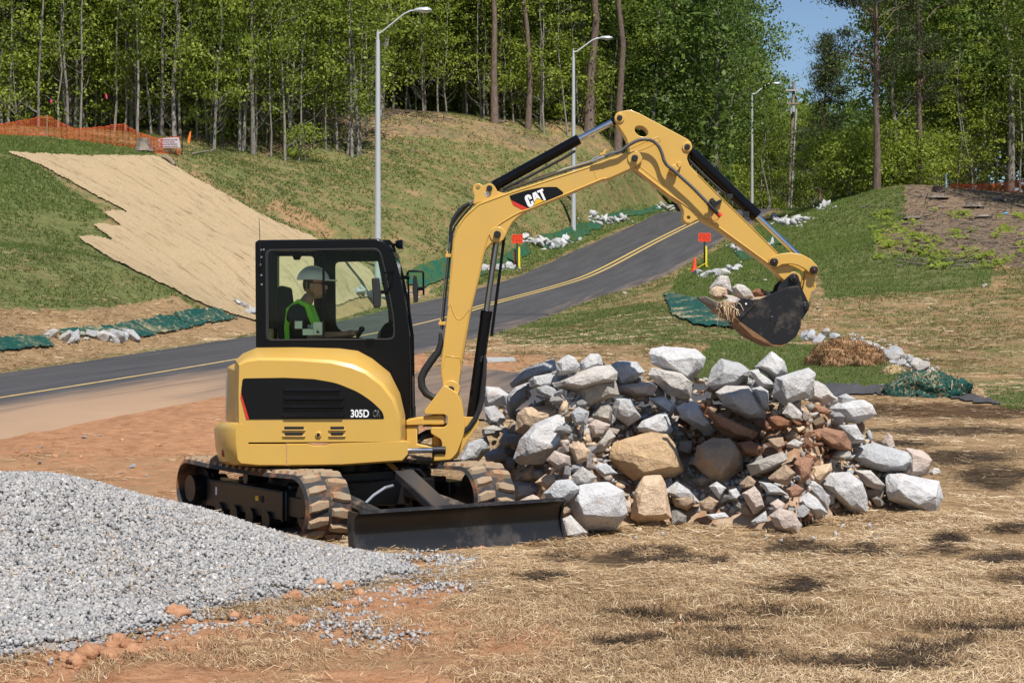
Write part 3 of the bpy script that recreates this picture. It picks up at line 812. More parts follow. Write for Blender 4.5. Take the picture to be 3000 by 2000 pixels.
sz = .0058 + .0070 * rng.random(n) ** 1.8
cube = np.array([[a, b, c] for a in (-1, 1) for b in (-1, 1) for c in (-1, 1)], float)
cf = np.array([(0, 1, 3, 2), (4, 6, 7, 5), (0, 4, 5, 1), (2, 3, 7, 6), (0, 2, 6, 4), (1, 5, 7, 3)])
loc = cube[None] * (.62 + .55 * rng.random((n, 8, 3))) * (.7 + .6 * rng.random((n, 1, 3)))
qn = rng.standard_normal((n, 4)); qn /= np.linalg.norm(qn, axis=1)[:, None]
w_, a_, b_, c_ = qn.T
RM = np.stack([1 - 2 * (b_ * b_ + c_ * c_), 2 * (a_ * b_ - c_ * w_), 2 * (a_ * c_ + b_ * w_), 2 * (a_ * b_ + c_ * w_), 1 - 2 * (a_ * a_ + c_ * c_), 2 * (b_ * c_ - a_ * w_), 2 * (a_ * c_ - b_ * w_), 2 * (b_ * c_ + a_ * w_), 1 - 2 * (a_ * a_ + b_ * b_)], -1).reshape(n, 3, 3)
loc = np.einsum('nij,nkj->nki', RM, loc) * sz[:, None, None]
sv = (loc + np.stack([x, y, z + .3 * sz + .012 * rng.random(n)], -1)[:, None]).reshape(-1, 3)
sf = (np.arange(n)[:, None, None] * 8 + cf[None]).reshape(-1, 4)
st = np.repeat(np.clip(.47 + .19 * rng.standard_normal(n), 0, 1), 6)
gv = np.concatenate([mv, sv]); gf = np.concatenate([mf, sf + len(mv)])
gp = link('gravel_heap', npmesh('gravel_heap', gv, gf, M_GRAV, {'tint': ('FACE', np.r_[np.full(len(mf), .3), st])}))
tag(gp, 'heap of loose grey crushed gravel in front of the tracks', 'gravel', kind='stuff')
print('stones', n, 'tufts', len(tv) // 9)
# clods of red clay round the foot of the heap and behind the machine
M_CLAY = two_tone('clay_clod', (.30, .14, .07), (.46, .25, .14), .4, .65, 9, .95, .95, 1.0)
def clod_mesh(seed, r=1.0, sub_=1):
    rr = random.Random(seed)
    bm = bmesh.new(); bmesh.ops.create_icosphere(bm, subdivisions=sub_, radius=r)
    for v in bm.verts:
        k = .85 + 1.1 * (fbm(np.array([v.co.x * 3.4 + seed]), np.array([v.co.y * 3.4 + v.co.z * 3.9]), 5, seed)[0] - .5)
        v.co = Vector((v.co.x * k * 1.2, v.co.y * k, v.co.z * k * .8))
    me = bpy.data.meshes.new('clod'); bm.to_mesh(me); bm.free()
    return me
src, src_big = [clod_mesh(i) for i in range(4)], [clod_mesh(i, 1.0, 3) for i in range(4)]
cv, cfs = [], []
spots = []
for _ in range(420):
    a = random.random()
    if a < .45: px, py = random.uniform(180, 900), 0; py = 1945 - (px - 180) * .19 + random.gauss(0, 18)
    elif a < .6: px, py = random.uniform(900, 1150), 1745 + random.gauss(0, 16)
    elif a < .8: px, py = random.uniform(40, 500), random.uniform(1290, 1400)
    else: px, py = random.uniform(1250, 2600), random.choice([1620, 1840, 1880, 1950, 1790]) + random.gauss(0, 20)
    big = random.random() < (.13 if a < .5 else .05)
    spots.append((px, py, random.uniform(.025, .05) if big else random.uniform(.006, .02)))
spots += [(270, 1925, .085), (225, 1940, .06), (320, 1928, .06), (400, 1915, .055), (520, 1815, .075), (560, 1830, .045), (690, 1810, .05), (860, 1760, .06), (870, 1830, .07), (1030, 1775, .05), (750, 1830, .05), (1690, 1560, .06), (1655, 1565, .05)]
for px, py, r0 in spots:
    q = hit1(px, py)
    g0 = float(max(0, gravel_h([q.x], [q.y])[0])) if q.y < 14 and q.x < 1 else 0
    if g0 > .06: g0 = .02
    me = random.choice(src_big if r0 > .028 else src)
    M = Matrix.Translation(q + Vector((0, 0, g0 + r0 * .15))) @ Matrix.Rotation(random.random() * 6.28, 4, 'Z') @ Matrix.Scale(r0, 4)
    b = len(cv)
    cv += [tuple(M @ v.co) for v in me.vertices]
    cfs += [tuple(b + i for i in p_.vertices) for p_ in me.polygons]
o = link('clay_clods', npmesh('clay_clods', np.array(cv), np.array(cfs), M_CLAY, None, False))
tag(o, kind='stuff')
# ---------------------------------------------------------------- excavator
t = NT('yellow_paint')
P = t.pos()
n_ = t.noise(1.3, 6, .7, P)
c = t.mix(1.0, (.595, .358, .075), t.math('MULTIPLY_ADD', n_, .10, .95), 'MULTIPLY')
c = t.mix(t.math('MULTIPLY', t.ramp(t.noise(3.0, 7, .75, P), .50, .78), .30), c, (.42, .30, .16))
c = t.mix(t.math('MULTIPLY', t.ramp(t.noise(55, 3, .8, t.scaled(P, (1, 1, .25))), .66, .74), .25), c, (.30, .19, .07))
M_Y = t.base(c, t.math('MULTIPLY_ADD', n_, .22, .26), 0, .5, .2)
M_BK = simple('black_paint', (.003, .003, .004), .22, 0, .22, .0, .2, 3)
M_BKD = two_tone('black_paint_dusty', (.013, .012, .013), (.085, .062, .045), .52, .8, 2.2, .32, .8, .15)
M_BLADE = two_tone('worn_blade_paint', (.010, .009, .009), (.10, .08, .065), .50, .82, 2.6, .34, .62, .12, spec=.5)
M_RUB = two_tone('track_rubber', (.035, .034, .036), (.27, .12, .052), .50, .66, 4.5, .8, .95, .5)
M_LUG = two_tone('dusty_tread', (.31, .23, .15), (.30, .14, .065), .50, .66, 9, .85, .95, .5)
M_HOSE = simple('hose_rubber', (.018, .018, .02), .55, 0, .4)
M_STEEL = simple('chromed_rod', (.62, .63, .66), .16, 1.0)
M_ZINC = simple('plated_steel', (.42, .42, .40), .34, .9)
M_PIN = simple('dark_pin', (.022, .02, .022), .4, .3)
M_RED = simple('red_decal', (.62, .03, .015), .45)
M_WHITE = simple('white_decal', (.80, .80, .80), .5, var=.04)
M_TRI = simple('yellow_decal', (.80, .46, .02), .45)
M_DEC = simple('black_decal', (.004, .004, .004), .3, 0, .3, var=.1)
M_SEAT = simple('dark_seat_cloth', (.022, .024, .027), .85, bump=.3)
M_SIGN0 = simple('sticker', (.62, .78, .74), .6)
M_BUCK = two_tone('bucket_paint', (.010, .010, .012), (.13, .10, .075), .50, .80, 5, .42, .7, .2)
M_BUCKEDGE = two_tone('bucket_scraped_clay', (.22, .115, .05), (.05, .028, .016), .5, .64, 6, .8, .9, .5)
M_DARK = simple('dark_interior', (.008, .008, .009), .8)
t = NT('tinted_glass')
tr = t.node('ShaderNodeBsdfTransparent'); tr.inputs[0].default_value = (.92, .98, .94, 1)
gl = t.node('ShaderNodeBsdfGlossy'); gl.inputs['Roughness'].default_value = .02
fr = t.node('ShaderNodeFresnel'); fr.inputs[0].default_value = 1.2
mx = t.node('ShaderNodeMixShader'); t.l.new(fr.outputs[0], mx.inputs[0]); t.l.new(tr.outputs[0], mx.inputs[1]); t.l.new(gl.outputs[0], mx.inputs[2])
t.l.new(mx.outputs[0], t.out.inputs[0])
M_GLASS = t.mat

EXC = thing('excavator', (-1.5, 14.7, 0), 'yellow mini excavator with black cab, working beside the rock pile', 'excavator')
YP, YB = 13.72, 14.65                 # near side panel plane, centre plane of the boom
TH = R(34.0)
TV, PV = Vector((math.sin(TH), -math.cos(TH), 0)), Vector((math.cos(TH), math.sin(TH), 0))
def U(a, b, z): return Vector((-1.5, 14.7, z)) + TV * a + PV * b
UROT = Matrix((TV, PV, (0, 0, 1))).transposed()      # local x forward, y across, z up
# --- tracks
def loop_pts():
    out = []
    rr, zc, L = .262, .268, 1.0
    for k in range(25): out.append((L + rr * math.sin(math.pi * k / 24) * 1.04, zc + rr * math.cos(math.pi * k / 24)))
    LB = 1.13
    for k in range(1, 16): out.append((L - (L + LB) * k / 16, zc - rr))
    for k in range(25): out.append((-LB - rr * math.sin(math.pi * k / 24), zc - rr * math.cos(math.pi * k / 24)))
    for k in range(1, 16): out.append((-LB + (L + LB) * k / 16, zc + rr - .022 * math.sin(math.pi * k / 16)))
    return out
LP = loop_pts()
cum = [0]
for i in range(len(LP)): cum.append(cum[-1] + math.dist(LP[i], LP[(i + 1) % len(LP)]))
def loop_at(s):
    s %= cum[-1]
    i = max(k for k in range(len(LP)) if cum[k] <= s)
    a, b = LP[i], LP[(i + 1) % len(LP)]
    u = (s - cum[i]) / (cum[i + 1] - cum[i])
    t_ = Vector((b[0] - a[0], 0, b[1] - a[1])).normalized()
    return Vector((a[0] + (b[0] - a[0]) * u, 0, a[1] + (b[1] - a[1]) * u)), t_
lug = MB()
for y0, y1, k in ((-.088, .088, 0),):
    top = [(-.032, y0 + .012), (.005, y0 + .012), (.028, .012), (.034, y1 - .012), (-.010, y1 - .012), (-.034, .0)]
    bot = [(-.048, y0), (.02, y0), (.046, .012), (.05, y1), (-.02, y1), (-.05, .0)]
    lug.loft([[Vector((x, y, -.004)) for x, y in bot], [Vector((x, y, .028)) for x, y in top]])
LUGM = lug.mesh('tread_lug', M_LUG, 30)
lug2 = MB(); lug2.loft([[Vector((x, -y, z)) for x, y in q] for q, z in ((bot, -.004), (top, .028))])
LUGM2 = lug2.mesh('tread_lug_b', M_LUG, 30)
for sb in (-.79, .79):
    mb = MB()
    rings = []
    for i in range(len(LP)):
        a, b = LP[i - 1], LP[(i + 1) % len(LP)]
        n_ = Vector((b[0] - a[0], 0, b[1] - a[1])).normalized(); n_ = Vector((-n_.z, 0, n_.x))
        if i == 0: pass
        o_ = Vector((LP[i][0], 0, LP[i][1]))
        rings.append([U(*(o_ + n_ * .002 + Vector((0, sb - .19, 0)))), U(*(o_ + n_ * .002 + Vector((0, sb + .19, 0)))), U(*(o_ - n_ * .030 + Vector((0, sb + .205, 0)))), U(*(o_ - n_ * .030 + Vector((0, sb - .205, 0))))])
    rings.append(rings[0])
    mb.loft(rings, cap=False)
    trk = mb.build('track', M_RUB, EXC, 40)
    trk['label'] = 'near rubber track' if sb < 0 else 'far rubber track'
    npitch = 45
    for k in range(npitch):
        for side in (0, 1):
            p_, t_ = loop_at(cum[-1] * (k + .5 * side) / npitch)
            n_ = Vector((-t_.z, 0, t_.x))
            if n_.dot(p_ - Vector((p_.x * .8, 0, .268))) < 0: n_ = -n_
            M3 = UROT @ Matrix((t_, n_.cross(t_), n_)).transposed()
            o = link('tread_lug', LUGM if side else LUGM2, trk)
            o.matrix_basis = Matrix.Translation(U(p_.x, sb + (.1 if side else -.1), p_.z)) @ M3.to_4x4()
    fr_ = MB()
    s_ = -1 if sb < 0 else 1
    for y0, y1, z0, z1, a0, a1 in ((-.09, .09, .12, .37, -.94, .66), (-.07, .07, .16, .33, .60, .92)):
        fr_.box(U((a0 + a1) / 2, sb + (y0 + y1) / 2, (z0 + z1) / 2), (a1 - a0, y1 - y0, z1 - z0), UROT)
    fr_.box(U(.62, sb + s_ * .1, .24), (.03, .02, .26), UROT)
    fr_.box(U(-.1, sb + s_ * .095, .36), (1.4, .02, .02), UROT)
    frame = fr_.build('track_frame', M_BKD, EXC, 30, .012)
    st = MB(); st.box(U(-.72, sb + s_ * .093, .27), (.035, .004, .07), UROT); st.build('label_plate', M_WHITE, frame)
    if sb < 0:
        st = MB(); st.box(U(.12, sb + s_ * .093, .27), (.06, .004, .04), UROT); st.build('label_plate', M_TRI, frame)
        st = MB(); st.cyl(U(.22, sb + s_ * .094, .27), U(.22, sb + s_ * .08, .27), .03); st.build('frame_hole', M_DARK, frame)
    for a in (-.62, -.3, .02, .34):
        w_ = MB(); w_.cyl(U(a, sb - .12, .105), U(a, sb + .12, .105), .075); w_.build('track_roller', M_BKD, EXC)
    w_ = MB(); w_.cyl(U(-.1, sb - .1, .43), U(-.1, sb + .1, .43), .05); w_.build('carrier_roller', M_BKD, EXC)
    w_ = MB(); w_.cyl(U(1.0, sb - .06, .268), U(1.0, sb + .06, .268), .225, 28); w_.cyl(U(1.0, sb - .10, .268), U(1.0, sb + .10, .268), .08); w_.build('idler_wheel', M_BKD, EXC)
    w_ = MB()
    for k in range(11):
        a = 2 * math.pi * k / 11
        w_.box(U(-1.13 + .2 * math.cos(a), sb, .268 + .2 * math.sin(a)), (.07, .06, .05), UROT @ Matrix.Rotation(-a, 3, 'Y'))
    w_.cyl(U(-1.13, sb - .05, .268), U(-1.13, sb + .05, .268), .19, 24); w_.cyl(U(-1.13, sb - .17, .268), U(-1.13, sb + .17, .268), .12, 20)
    w_.build('drive_sprocket', M_BKD, EXC)
mb = MB()
mb.box(U(0, 0, .36), (.9, 1.3, .24), UROT); mb.box(U(.35, 0, .30), (.5, .7, .22), UROT)
for s_ in (-1, 1):
    mb.box(U(.5, s_ * .5, .33), (.22, .5, .16), UROT @ Matrix.Rotation(s_ * .4, 3, 'Z')); mb.box(U(-.5, s_ * .5, .33), (.22, .5, .16), UROT @ Matrix.Rotation(-s_ * .4, 3, 'Z'))
mb.build('undercarriage', M_BKD, EXC, 30, .015)
mb = MB(); mb.cyl((-1.5, 14.7, .47), (-1.5, 14.7, .60), .42, 40); mb.build('swing_bearing', M_BK, EXC)
# --- blade
prof = [(2.015, .300), (1.975, .285), (1.935, .24), (1.915, .17), (1.92, .09), (1.95, .02), (2.0, -.045), (2.03, -.075)]
back = [(2.01, -.085), (1.975, -.06), (1.925, .0), (1.895, .08), (1.888, .17), (1.905, .25), (1.95, .305), (1.99, .325)]
mb = MB()
ring = prof + back
mb.loft([[U(a, b, z) for a, z in ring] for b in (-.925, -.33, .33, .985)])
blade = mb.build('dozer_blade', M_BLADE, EXC, 40)
for s_ in (-1, 1):
    mb = MB(); q = [(2.02, .305), (1.86, .315), (1.84, .20), (1.87, .02), (2.0, -.085), (1.955, .03), (1.93, .17), (1.96, .26)]
    mb.loft([[U(a, s_ * .988 + (.06 if s_ < 0 else 0), z) for a, z in q], [U(a, s_ * 1.008 + (.06 if s_ < 0 else 0), z) for a, z in q]]); mb.build('end_plate', M_BLADE, blade, 30)
    mb = MB(); mb.box(U(1.885, s_ * 1.010 + (.06 if s_ < 0 else 0), .19), (.022, .004, .06), UROT); mb.build('lifting_slot', M_DARK, blade)
mb = MB(); mb.loft([[U(a, b, z) for a, z in ((2.035, -.078), (2.0, -.042), (1.998, -.048), (2.03, -.088))] for b in (-.92, .98)]); mb.build('cutting_edge', simple('scraped_steel', (.10, .09, .085), .4, .6), blade)
mb = MB(); cr_ = random.Random(5)
for b0, b1, r_ in ((-.15, .35, .016), (.35, .96, .007), (-.6, -.2, .006)):
    n_ = 14
    mb.tube([U(2.0 + .012 * cr_.random(), b0 + (b1 - b0) * k / n_, -.045 + .02 * cr_.random()) for k in range(n_ + 1)], [max(.002, r_ * math.sin(math.pi * k / n_) * cr_.uniform(.6, 1.3)) for k in range(n_ + 1)], 6)
mb.build('caked_clay', M_CLAY, blade, 60)['kind'] = 'stuff'
mb = MB()
for s_ in (-1, 1):
    mb.tube([U(.55, s_ * .36, .30), U(1.2, s_ * .40, .22), U(1.9, s_ * .42, .12)], .06, 10)
mb.box(U(1.72, 0, .16), (.06, .9, .10), UROT)
mb.build('blade_arm', two_tone('dusty_arm', (.03, .028, .027), (.17, .13, .10), .45, .65, 5), EXC, 30)
mb = MB()
A, B = U(1.05, 0, .475), U(1.72, 0, .205)
d_ = (B - A).normalized(); up = d_.cross(PV).normalized()
if up.z < 0: up = -up
M3 = Matrix((d_, PV, up)).transposed()
mb.box((A + B) / 2 + up * .06, ((B - A).length, .17, .012), M3)
for s_ in (-1, 1): mb.box((A + B) / 2 + up * .03 + PV * s_ * .082, ((B - A).length * .95, .012, .06), M3)
cg = mb.build('cylinder_guard', simple('guard_plate', (.055, .05, .05), .3, .3, var=.25), EXC, 30, .006)
mb = MB(); mb.cyl(A - d_ * .06, B, .05, 18); mb.build('blade_cylinder', M_BK, EXC)
mb = MB(); mb.cyl(A - d_ * .25, A, .026, 14); mb.build('piston_rod', M_STEEL, EXC)
mb = MB(); mb.cyl(U(1.74, -.13, .20), U(1.74, .13, .20), .045, 18); mb.build('pivot_pin', M_PIN, EXC)
mb = MB(); q0, q1 = W(1072, 1472, 13.5), W(1128, 1428, 13.6)
mb.tube([q0, q0.lerp(q1, .4) + Vector((0, 0, .012)), q1, q1 + Vector((.05, .2, .0))], .012, 8); mb.build('hydraulic_hose', simple('grey_hose', (.25, .27, .3), .4), EXC)

# --- engine house
def rings_px(L): return [[W(x, y, Y) for x, y in pts] for pts, Y in L]
full = [(690, 1055), (712, 1035), (741, 1023), (753, 1018), (870, 1017), (993, 1020), (1048, 1027), (1091, 1050), (1142, 1091), (1172, 1151), (1187, 1215), (1189, 1283), (1184, 1295), (716, 1298), (711, 1251), (684, 1239), (686, 1140)]
face = [(701, 1070), (722, 1060), (744, 1057), (760, 1055), (870, 1057), (968, 1064), (1030, 1078), (1068, 1094), (1116, 1130), (1148, 1172), (1168, 1222), (1174, 1280), (1170, 1293), (721, 1295), (718, 1249), (700, 1238), (699, 1150)]
def lerp(A_, B_, k): return [(a[0] + (b[0] - a[0]) * k, a[1] + (b[1] - a[1]) * k) for a, b in zip(A_, B_)]
mb = MB(); mb.loft(rings_px([(face, YP), (lerp(face, full, .22), YP + .022), (lerp(face, full, .45), YP + .12), (lerp(face, full, .93), YP + .46), (full, YP + .56), (full, 14.72)]))
hood = mb.build('engine_hood', M_Y, EXC, 28)
tail = [(666, 1075), (684, 1066), (756, 1060), (756, 1240), (664, 1240)]
mb = MB(); mb.loft(rings_px([([(690, 1082), (700, 1072), (756, 1066), (756, 1240), (688, 1240)], 14.15), (tail, 14.45), (tail, 15.1), ([(700, 1082), (710, 1072), (756, 1066), (756, 1240), (698, 1240)], 15.5)])); mb.build('rear_door', M_Y, EXC, 30, .012)
mb = MB(); mb.pp([(661, 1095), (667, 1095), (667, 1232), (661, 1232)], 14.45, 14.45, 14.62); mb.build('tail_light', simple('lamp_lens', (.25, .22, .22), .15), EXC, 30, .006)
mb = MB(); mb.pp([(690, 1100), (1200, 1100), (1200, 1296), (690, 1296)], 14.9, 14.83, 15.55); mb.build('engine_bay', M_BK, EXC, 30, .03)
cw = [(627, 1256), (634, 1243), (645, 1236), (668, 1236), (684, 1240), (700, 1252), (704, 1282), (716, 1297), (838, 1297), (838, 1366), (760, 1366), (664, 1361), (642, 1351), (631, 1310)]
def squeeze(pts, xl, dz=0.0): return [((xl + (x - 627) * (740 - xl) / (740 - 627)) if x < 740 else x, y + (dz if y < 1300 else -dz)) for x, y in pts]
mb = MB(); mb.loft(rings_px([(squeeze(cw, 690, 5), YP - .005), (squeeze(cw, 678, 1.5), YP + .02), (squeeze(cw, 655), YP + .12), (squeeze(cw, 636), YP + .4), (cw, YP + .8), (squeeze(cw, 630), YP + 1.1), (squeeze(cw, 650), 15.4), (squeeze(cw, 690), 15.62)]))
cwt = mb.build('counterweight', M_Y, EXC, 32)
sk = [(841, 1297), (900, 1297), (915, 1303), (955, 1303), (968, 1296), (1191, 1289), (1197, 1298), (1194, 1335), (1178, 1352), (1140, 1354), (1000, 1364), (841, 1366)]
mb = MB(); mb.loft(rings_px([([(x, y + (4 if y < 1310 else -5)) for x, y in sk], YP - .005), (sk, YP + .02), (sk, 15.4), ([(x, y) for x, y in lerp(sk, [(1000, 1330)] * len(sk), .08)], 15.6)])); mb.build('side_skirt', M_Y, EXC, 32)
mb = MB(); c_ = W(655, 1326, YP + .21); mb.ball(c_, .03, n=8, squash=(.6, .5, 1.2)); mb.build('reflector', simple('orange_reflector', (.35, .05, .01), .3), cwt)
# dark side grille
gp_ = fillet([(711, 1108), (835, 1106), (920, 1110), (984, 1121), (1048, 1147), (1091, 1176), (1121, 1206), (1126, 1226), (729, 1228), (706, 1149)], [8, 0, 0, 20, 20, 20, 10, 5, 3, 10])
mb = MB(); mb.pp(gp_, YP, YP - .004, YP + .05); grille = mb.build('side_grille', M_DEC, EXC, 30)
mb = MB(); mb.pp([(706, 1150), (730, 1227), (722, 1227), (705, 1163)], YP, YP - .006, YP); mb.build('red_stripe', M_RED, grille)
for k, yy in enumerate((1140, 1165, 1189, 1215)):
    mb = MB(); x0, x1 = 826, (1002 if k == 0 else 1012)
    a_, b_ = W(x0, yy, YP), W(x1, yy, YP)
    mb.loft([[Vector((a_.x, YP - .004, a_.z + .012)), Vector((b_.x, YP - .004, a_.z + .012)), Vector((b_.x - .02, YP - .026, a_.z - .012)), Vector((a_.x + .02, YP - .026, a_.z - .012))], [Vector((a_.x, YP, a_.z + .010)), Vector((b_.x, YP, a_.z + .010)), Vector((b_.x - .02, YP - .02, a_.z - .018)), Vector((a_.x + .02, YP - .02, a_.z - .018))]])
    mb.build('louvre_slat', M_BK, grille, 20)
tm = link('model_lettering', text_mesh('model_lettering', '305D', .086, M_WHITE, .0022, 0, .001, .80, 1.0), grille); put_text(tm, W(1027, 1221, YP) + Vector((0, -.009, 0)))
tm = link('model_lettering', text_mesh('model_lettering', 'CR', .075, M_ZINC, 0, 0, 0, .62, 1.0, outline=.0014), grille); put_text(tm, W(1092, 1220, YP) + Vector((0, -.006, 0)))
for x0, x1 in ((833, 890), (968, 1008)):
    for y0, y1, sh in ((1249, 1257, 0), (1267, 1275, 1)):
        mb = MB(); mb.pp([(x0, y0), (x1, y0), (x1 - 5 * sh, y1), (x0 + 3 * sh, y1)], YP, YP - .003, YP + .01); vt = mb.build('vent_slot', M_DARK, hood)  # thin dark plate painted as the slot's inner shade, no opening is cut
        mb = MB(); mb.pp([(x0 - 6, y1 + 1), (x1 + 6, y1 + 1), (x1 + 2, y1 + 4), (x0 - 2, y1 + 4)], YP, YP - .014, YP); mb.build('vent_lip', M_Y, vt, 30, .003)
mb = MB(); mb.cyl(W(933, 1273, YP) + Vector((0, -.012, 0)), W(933, 1273, YP) + Vector((0, .01, 0)), .026, 20); lk = mb.build('hood_lock', M_Y, hood, 30, .004)
mb = MB(); mb.cyl(W(933, 1273, YP) + Vector((0, -.016, 0)), W(933, 1273, YP), .015, 16); mb.build('key_hole', M_PIN, lk)

# --- cab
YC0, YC1 = 14.76, 15.76
cab_o = fillet([(747, 706), (1110, 699), (1152, 735), (1170, 800), (1188, 890), (1200, 980), (1203, 1120), (1203, 1262), (1100, 1262), (751, 1262)], [8, 14, 26, 10, 0, 0, 0, 0, 0, 0])
win = fillet([(782, 733), (1112, 729), (1130, 800), (1152, 925), (1156, 993), (784, 996)], [16, 22, 10, 6, 20, 18])
near = plate('cab_frame', cab_o, [win], YC0, YC0, YC0 + .05, M_BK, EXC, .012)
near['label'] = 'near side frame of the cab with its big window'
fw1 = fillet([(812, 751), (858, 751), (863, 762), (879, 762), (884, 751), (921, 751), (921, 1010), (812, 1010)], [12, 1, 2, 2, 1, 12, 6, 6])
fw2 = fillet([(983, 768), (1108, 766), (1138, 912), (1142, 1000), (1020, 985), (985, 955)], [14, 2, 6, 10, 12, 14])
cab_f = lambda k: [(x, y) for x, y in k]
far_o = fillet([(757, 715), (1112, 709), (1150, 742), (1168, 805), (1186, 890), (1198, 980), (1200, 1120), (1200, 1250), (757, 1250)], [8, 14, 22, 8, 0, 0, 0, 0, 0])
fr_ = plate('cab_frame', far_o, [fw1, fw2], YC1, YC1 - .05, YC1, M_BK, EXC, .01)
fr_['label'] = 'far side frame of the cab with the door window'
mb = MB()
mb.pp([(750, 702), (1108, 698), (1128, 706), (1146, 728), (1152, 742), (1140, 752), (1126, 735), (1104, 722), (752, 722)], YC0, YC0 + .052, YC1 - .052); roof = mb.build('cab_roof', M_BK, EXC, 40, .012)
mb = MB(); mb.pp([(749, 712), (775, 712), (775, 1020), (751, 1020)], YC0, YC0 + .052, YC0 + .2); mb.pp([(749, 712), (775, 712), (775, 1020), (751, 1020)], YC0, YC1 - .2, YC1 - .052); mb.pp([(750, 960), (768, 960), (768, 1200), (750, 1200)], YC0, YC0 + .2, YC1 - .2)
mb.build('cab_rear_wall', M_BK, EXC, 30, .006)
mb = MB(); mb.pp([(775, 1200), (1200, 1200), (1200, 1262), (775, 1262)], YC0, YC0 + .052, YC1 - .052); mb.build('cab_floor', M_DARK, EXC)
for y0, y1 in ((YC0 + .052, YC0 + .09), (YC1 - .09, YC1 - .052)):
    mb = MB(); mb.pp([(1150, 745), (1162, 790), (1182, 890), (1195, 985), (1198, 1200), (1190, 1200), (1187, 985), (1174, 890), (1154, 795), (1142, 752)], YC0, y0, y1)
    mb.build('windscreen_frame', M_BK, EXC, 30, .006)
def pane(pts, Yr, y0, lab):
    mb = MB(); mb.pp(pts, Yr, y0, y0 + .005); o = mb.build('window_pane', M_GLASS, EXC, 0); o['label'] = lab; return o
def grow(pts, k): cx, cy = sum(p[0] for p in pts) / len(pts), sum(p[1] for p in pts) / len(pts); return [(cx + (x - cx) * k, cy + (y - cy) * k) for x, y in pts]
gpn = pane(grow(win, 1.012), YC0, YC0 + .02, 'near side glass')
pane(grow(fw1, 1.01), YC1, YC1 - .03, 'far rear glass'); pane(grow(fw2, 1.01), YC1, YC1 - .03, 'far door glass')
mb = MB(); mb.pp([(1150, 752), (1152, 752), (1190, 985), (1196, 1190), (1194, 1190), (1188, 985)], YC0, YC0 + .1, YC1 - .1); ws = mb.build('window_pane', M_GLASS, EXC, 0); ws['label'] = 'windscreen'
mb = MB(); mb.pp([(944, 733), (951, 733), (951, 996), (944, 996)], YC0, YC0 + .012, YC0 + .019); mb.build('window_bar', M_BK, EXC)
wseal = plate('window_seal', grow(win, 1.022), [grow(win, .984)], YC0, YC0 - .006, YC0 + .006, M_HOSE, near, .003)
for a, b, c, d in ((875, 948, 968, 1042), (1058, 1155, 978, 1040), (953, 1057, 1045, 1105), (1060, 1155, 1042, 1103)):
    mb = MB(); mb.pp([(a / 3.336 + 600, c / 3.336 + 650), (b / 3.336 + 600, c / 3.336 + 650), (b / 3.336 + 600, d / 3.336 + 650), (a / 3.336 + 600, d / 3.336 + 650)], YC0, YC0 + .026, YC0 + .028); mb.build('window_sticker', M_SIGN0, gpn)
mb = MB(); mb.pp([(927, 968), (929, 966), (935, 972), (936, 976), (926, 976)], YC0, YC0 + .0165, YC0 + .0175); mb.build('sticker_pictogram', M_DARK, gpn)
mb = MB()
for x, y in ((765, 732), (773, 731), (766, 753), (766, 806), (767, 833)): mb.cyl(W(x, y, YC0) + Vector((0, -.008, 0)), W(x, y, YC0) + Vector((0, .01, 0)), .009, 10)
mb.build('bolt_head', M_ZINC, near)['kind'] = 'stuff'
mb = MB(); a_ = W(764, 778, YC0) + Vector((0, -.02, 0)); mb.ball(a_, .018, n=6); mb.tube([a_, a_ + Vector((-.004, 0, .2)), W(760, 640, YC0) + Vector((0, -.02, 0))], [.004, .0035, .0022], 6); mb.build('radio_aerial', M_PIN, EXC)
# work lamp, grab rail and mirrors
mb = MB(); mb.pp([(1100, 698), (1135, 697), (1150, 712), (1155, 734), (1148, 734), (1140, 714), (1104, 706)], YC0, YC0 + .25, YC0 + .27); mb.cyl(W(1148, 717, 15.0), W(1165, 716, 15.0), .012, 10); lb = mb.build('lamp_bracket', M_BK, EXC)
mb = MB(); mb.loft([[W(1160 - .0, 716, 15.0) + Vector((0, y, z)) for y, z in ((-.05, -.03), (.05, -.03), (.05, .03), (-.05, .03))], [W(1181, 716, 15.0) + Vector((0, y, z)) for y, z in ((-.07, -.045), (.07, -.045), (.07, .042), (-.07, .042))]]); wl = mb.build('work_lamp', M_BK, EXC, 30, .008)
mb = MB(); mb.loft([[W(1181.5, 716, 15.0) + Vector((0, y, z)) for y, z in ((-.062, -.038), (.062, -.038), (.062, .036), (-.062, .036))], [W(1182.2, 716, 15.0) + Vector((0, y, z)) for y, z in ((-.062, -.038), (.062, -.038), (.062, .036), (-.062, .036))]]); mb.build('lamp_lens', M_ZINC, wl)
mb = MB(); mp = fillet([(1089, 815), (1112, 813), (1117, 860), (1116, 900), (1095, 903)], 6)
mb.pp(mp, 14.6, 14.56, 14.60); mir = mb.build('mirror', M_HOSE, EXC, 30, .01); mir['label'] = 'near side mirror'
mb = MB(); mb.cyl(W(1113, 856, 14.6) + Vector((0, .01, 0)), W(1134, 854, 14.7), .016, 10); mb.tube([W(1134, 854, 14.72), W(1148, 830, 14.76), W(1152, 795, 14.76), W(1128, 800, 14.7)], .008, 8); mb.build('mirror_arm', M_BK, mir)
mb = MB(); mb.pp(fillet([(1211, 806), (1220, 806), (1226, 845), (1225, 885), (1212, 887), (1208, 845)], 5), 15.7, 15.70, 15.72); m2_ = mb.build('mirror', M_HOSE, EXC, 30, .006); m2_['label'] = 'far side mirror'
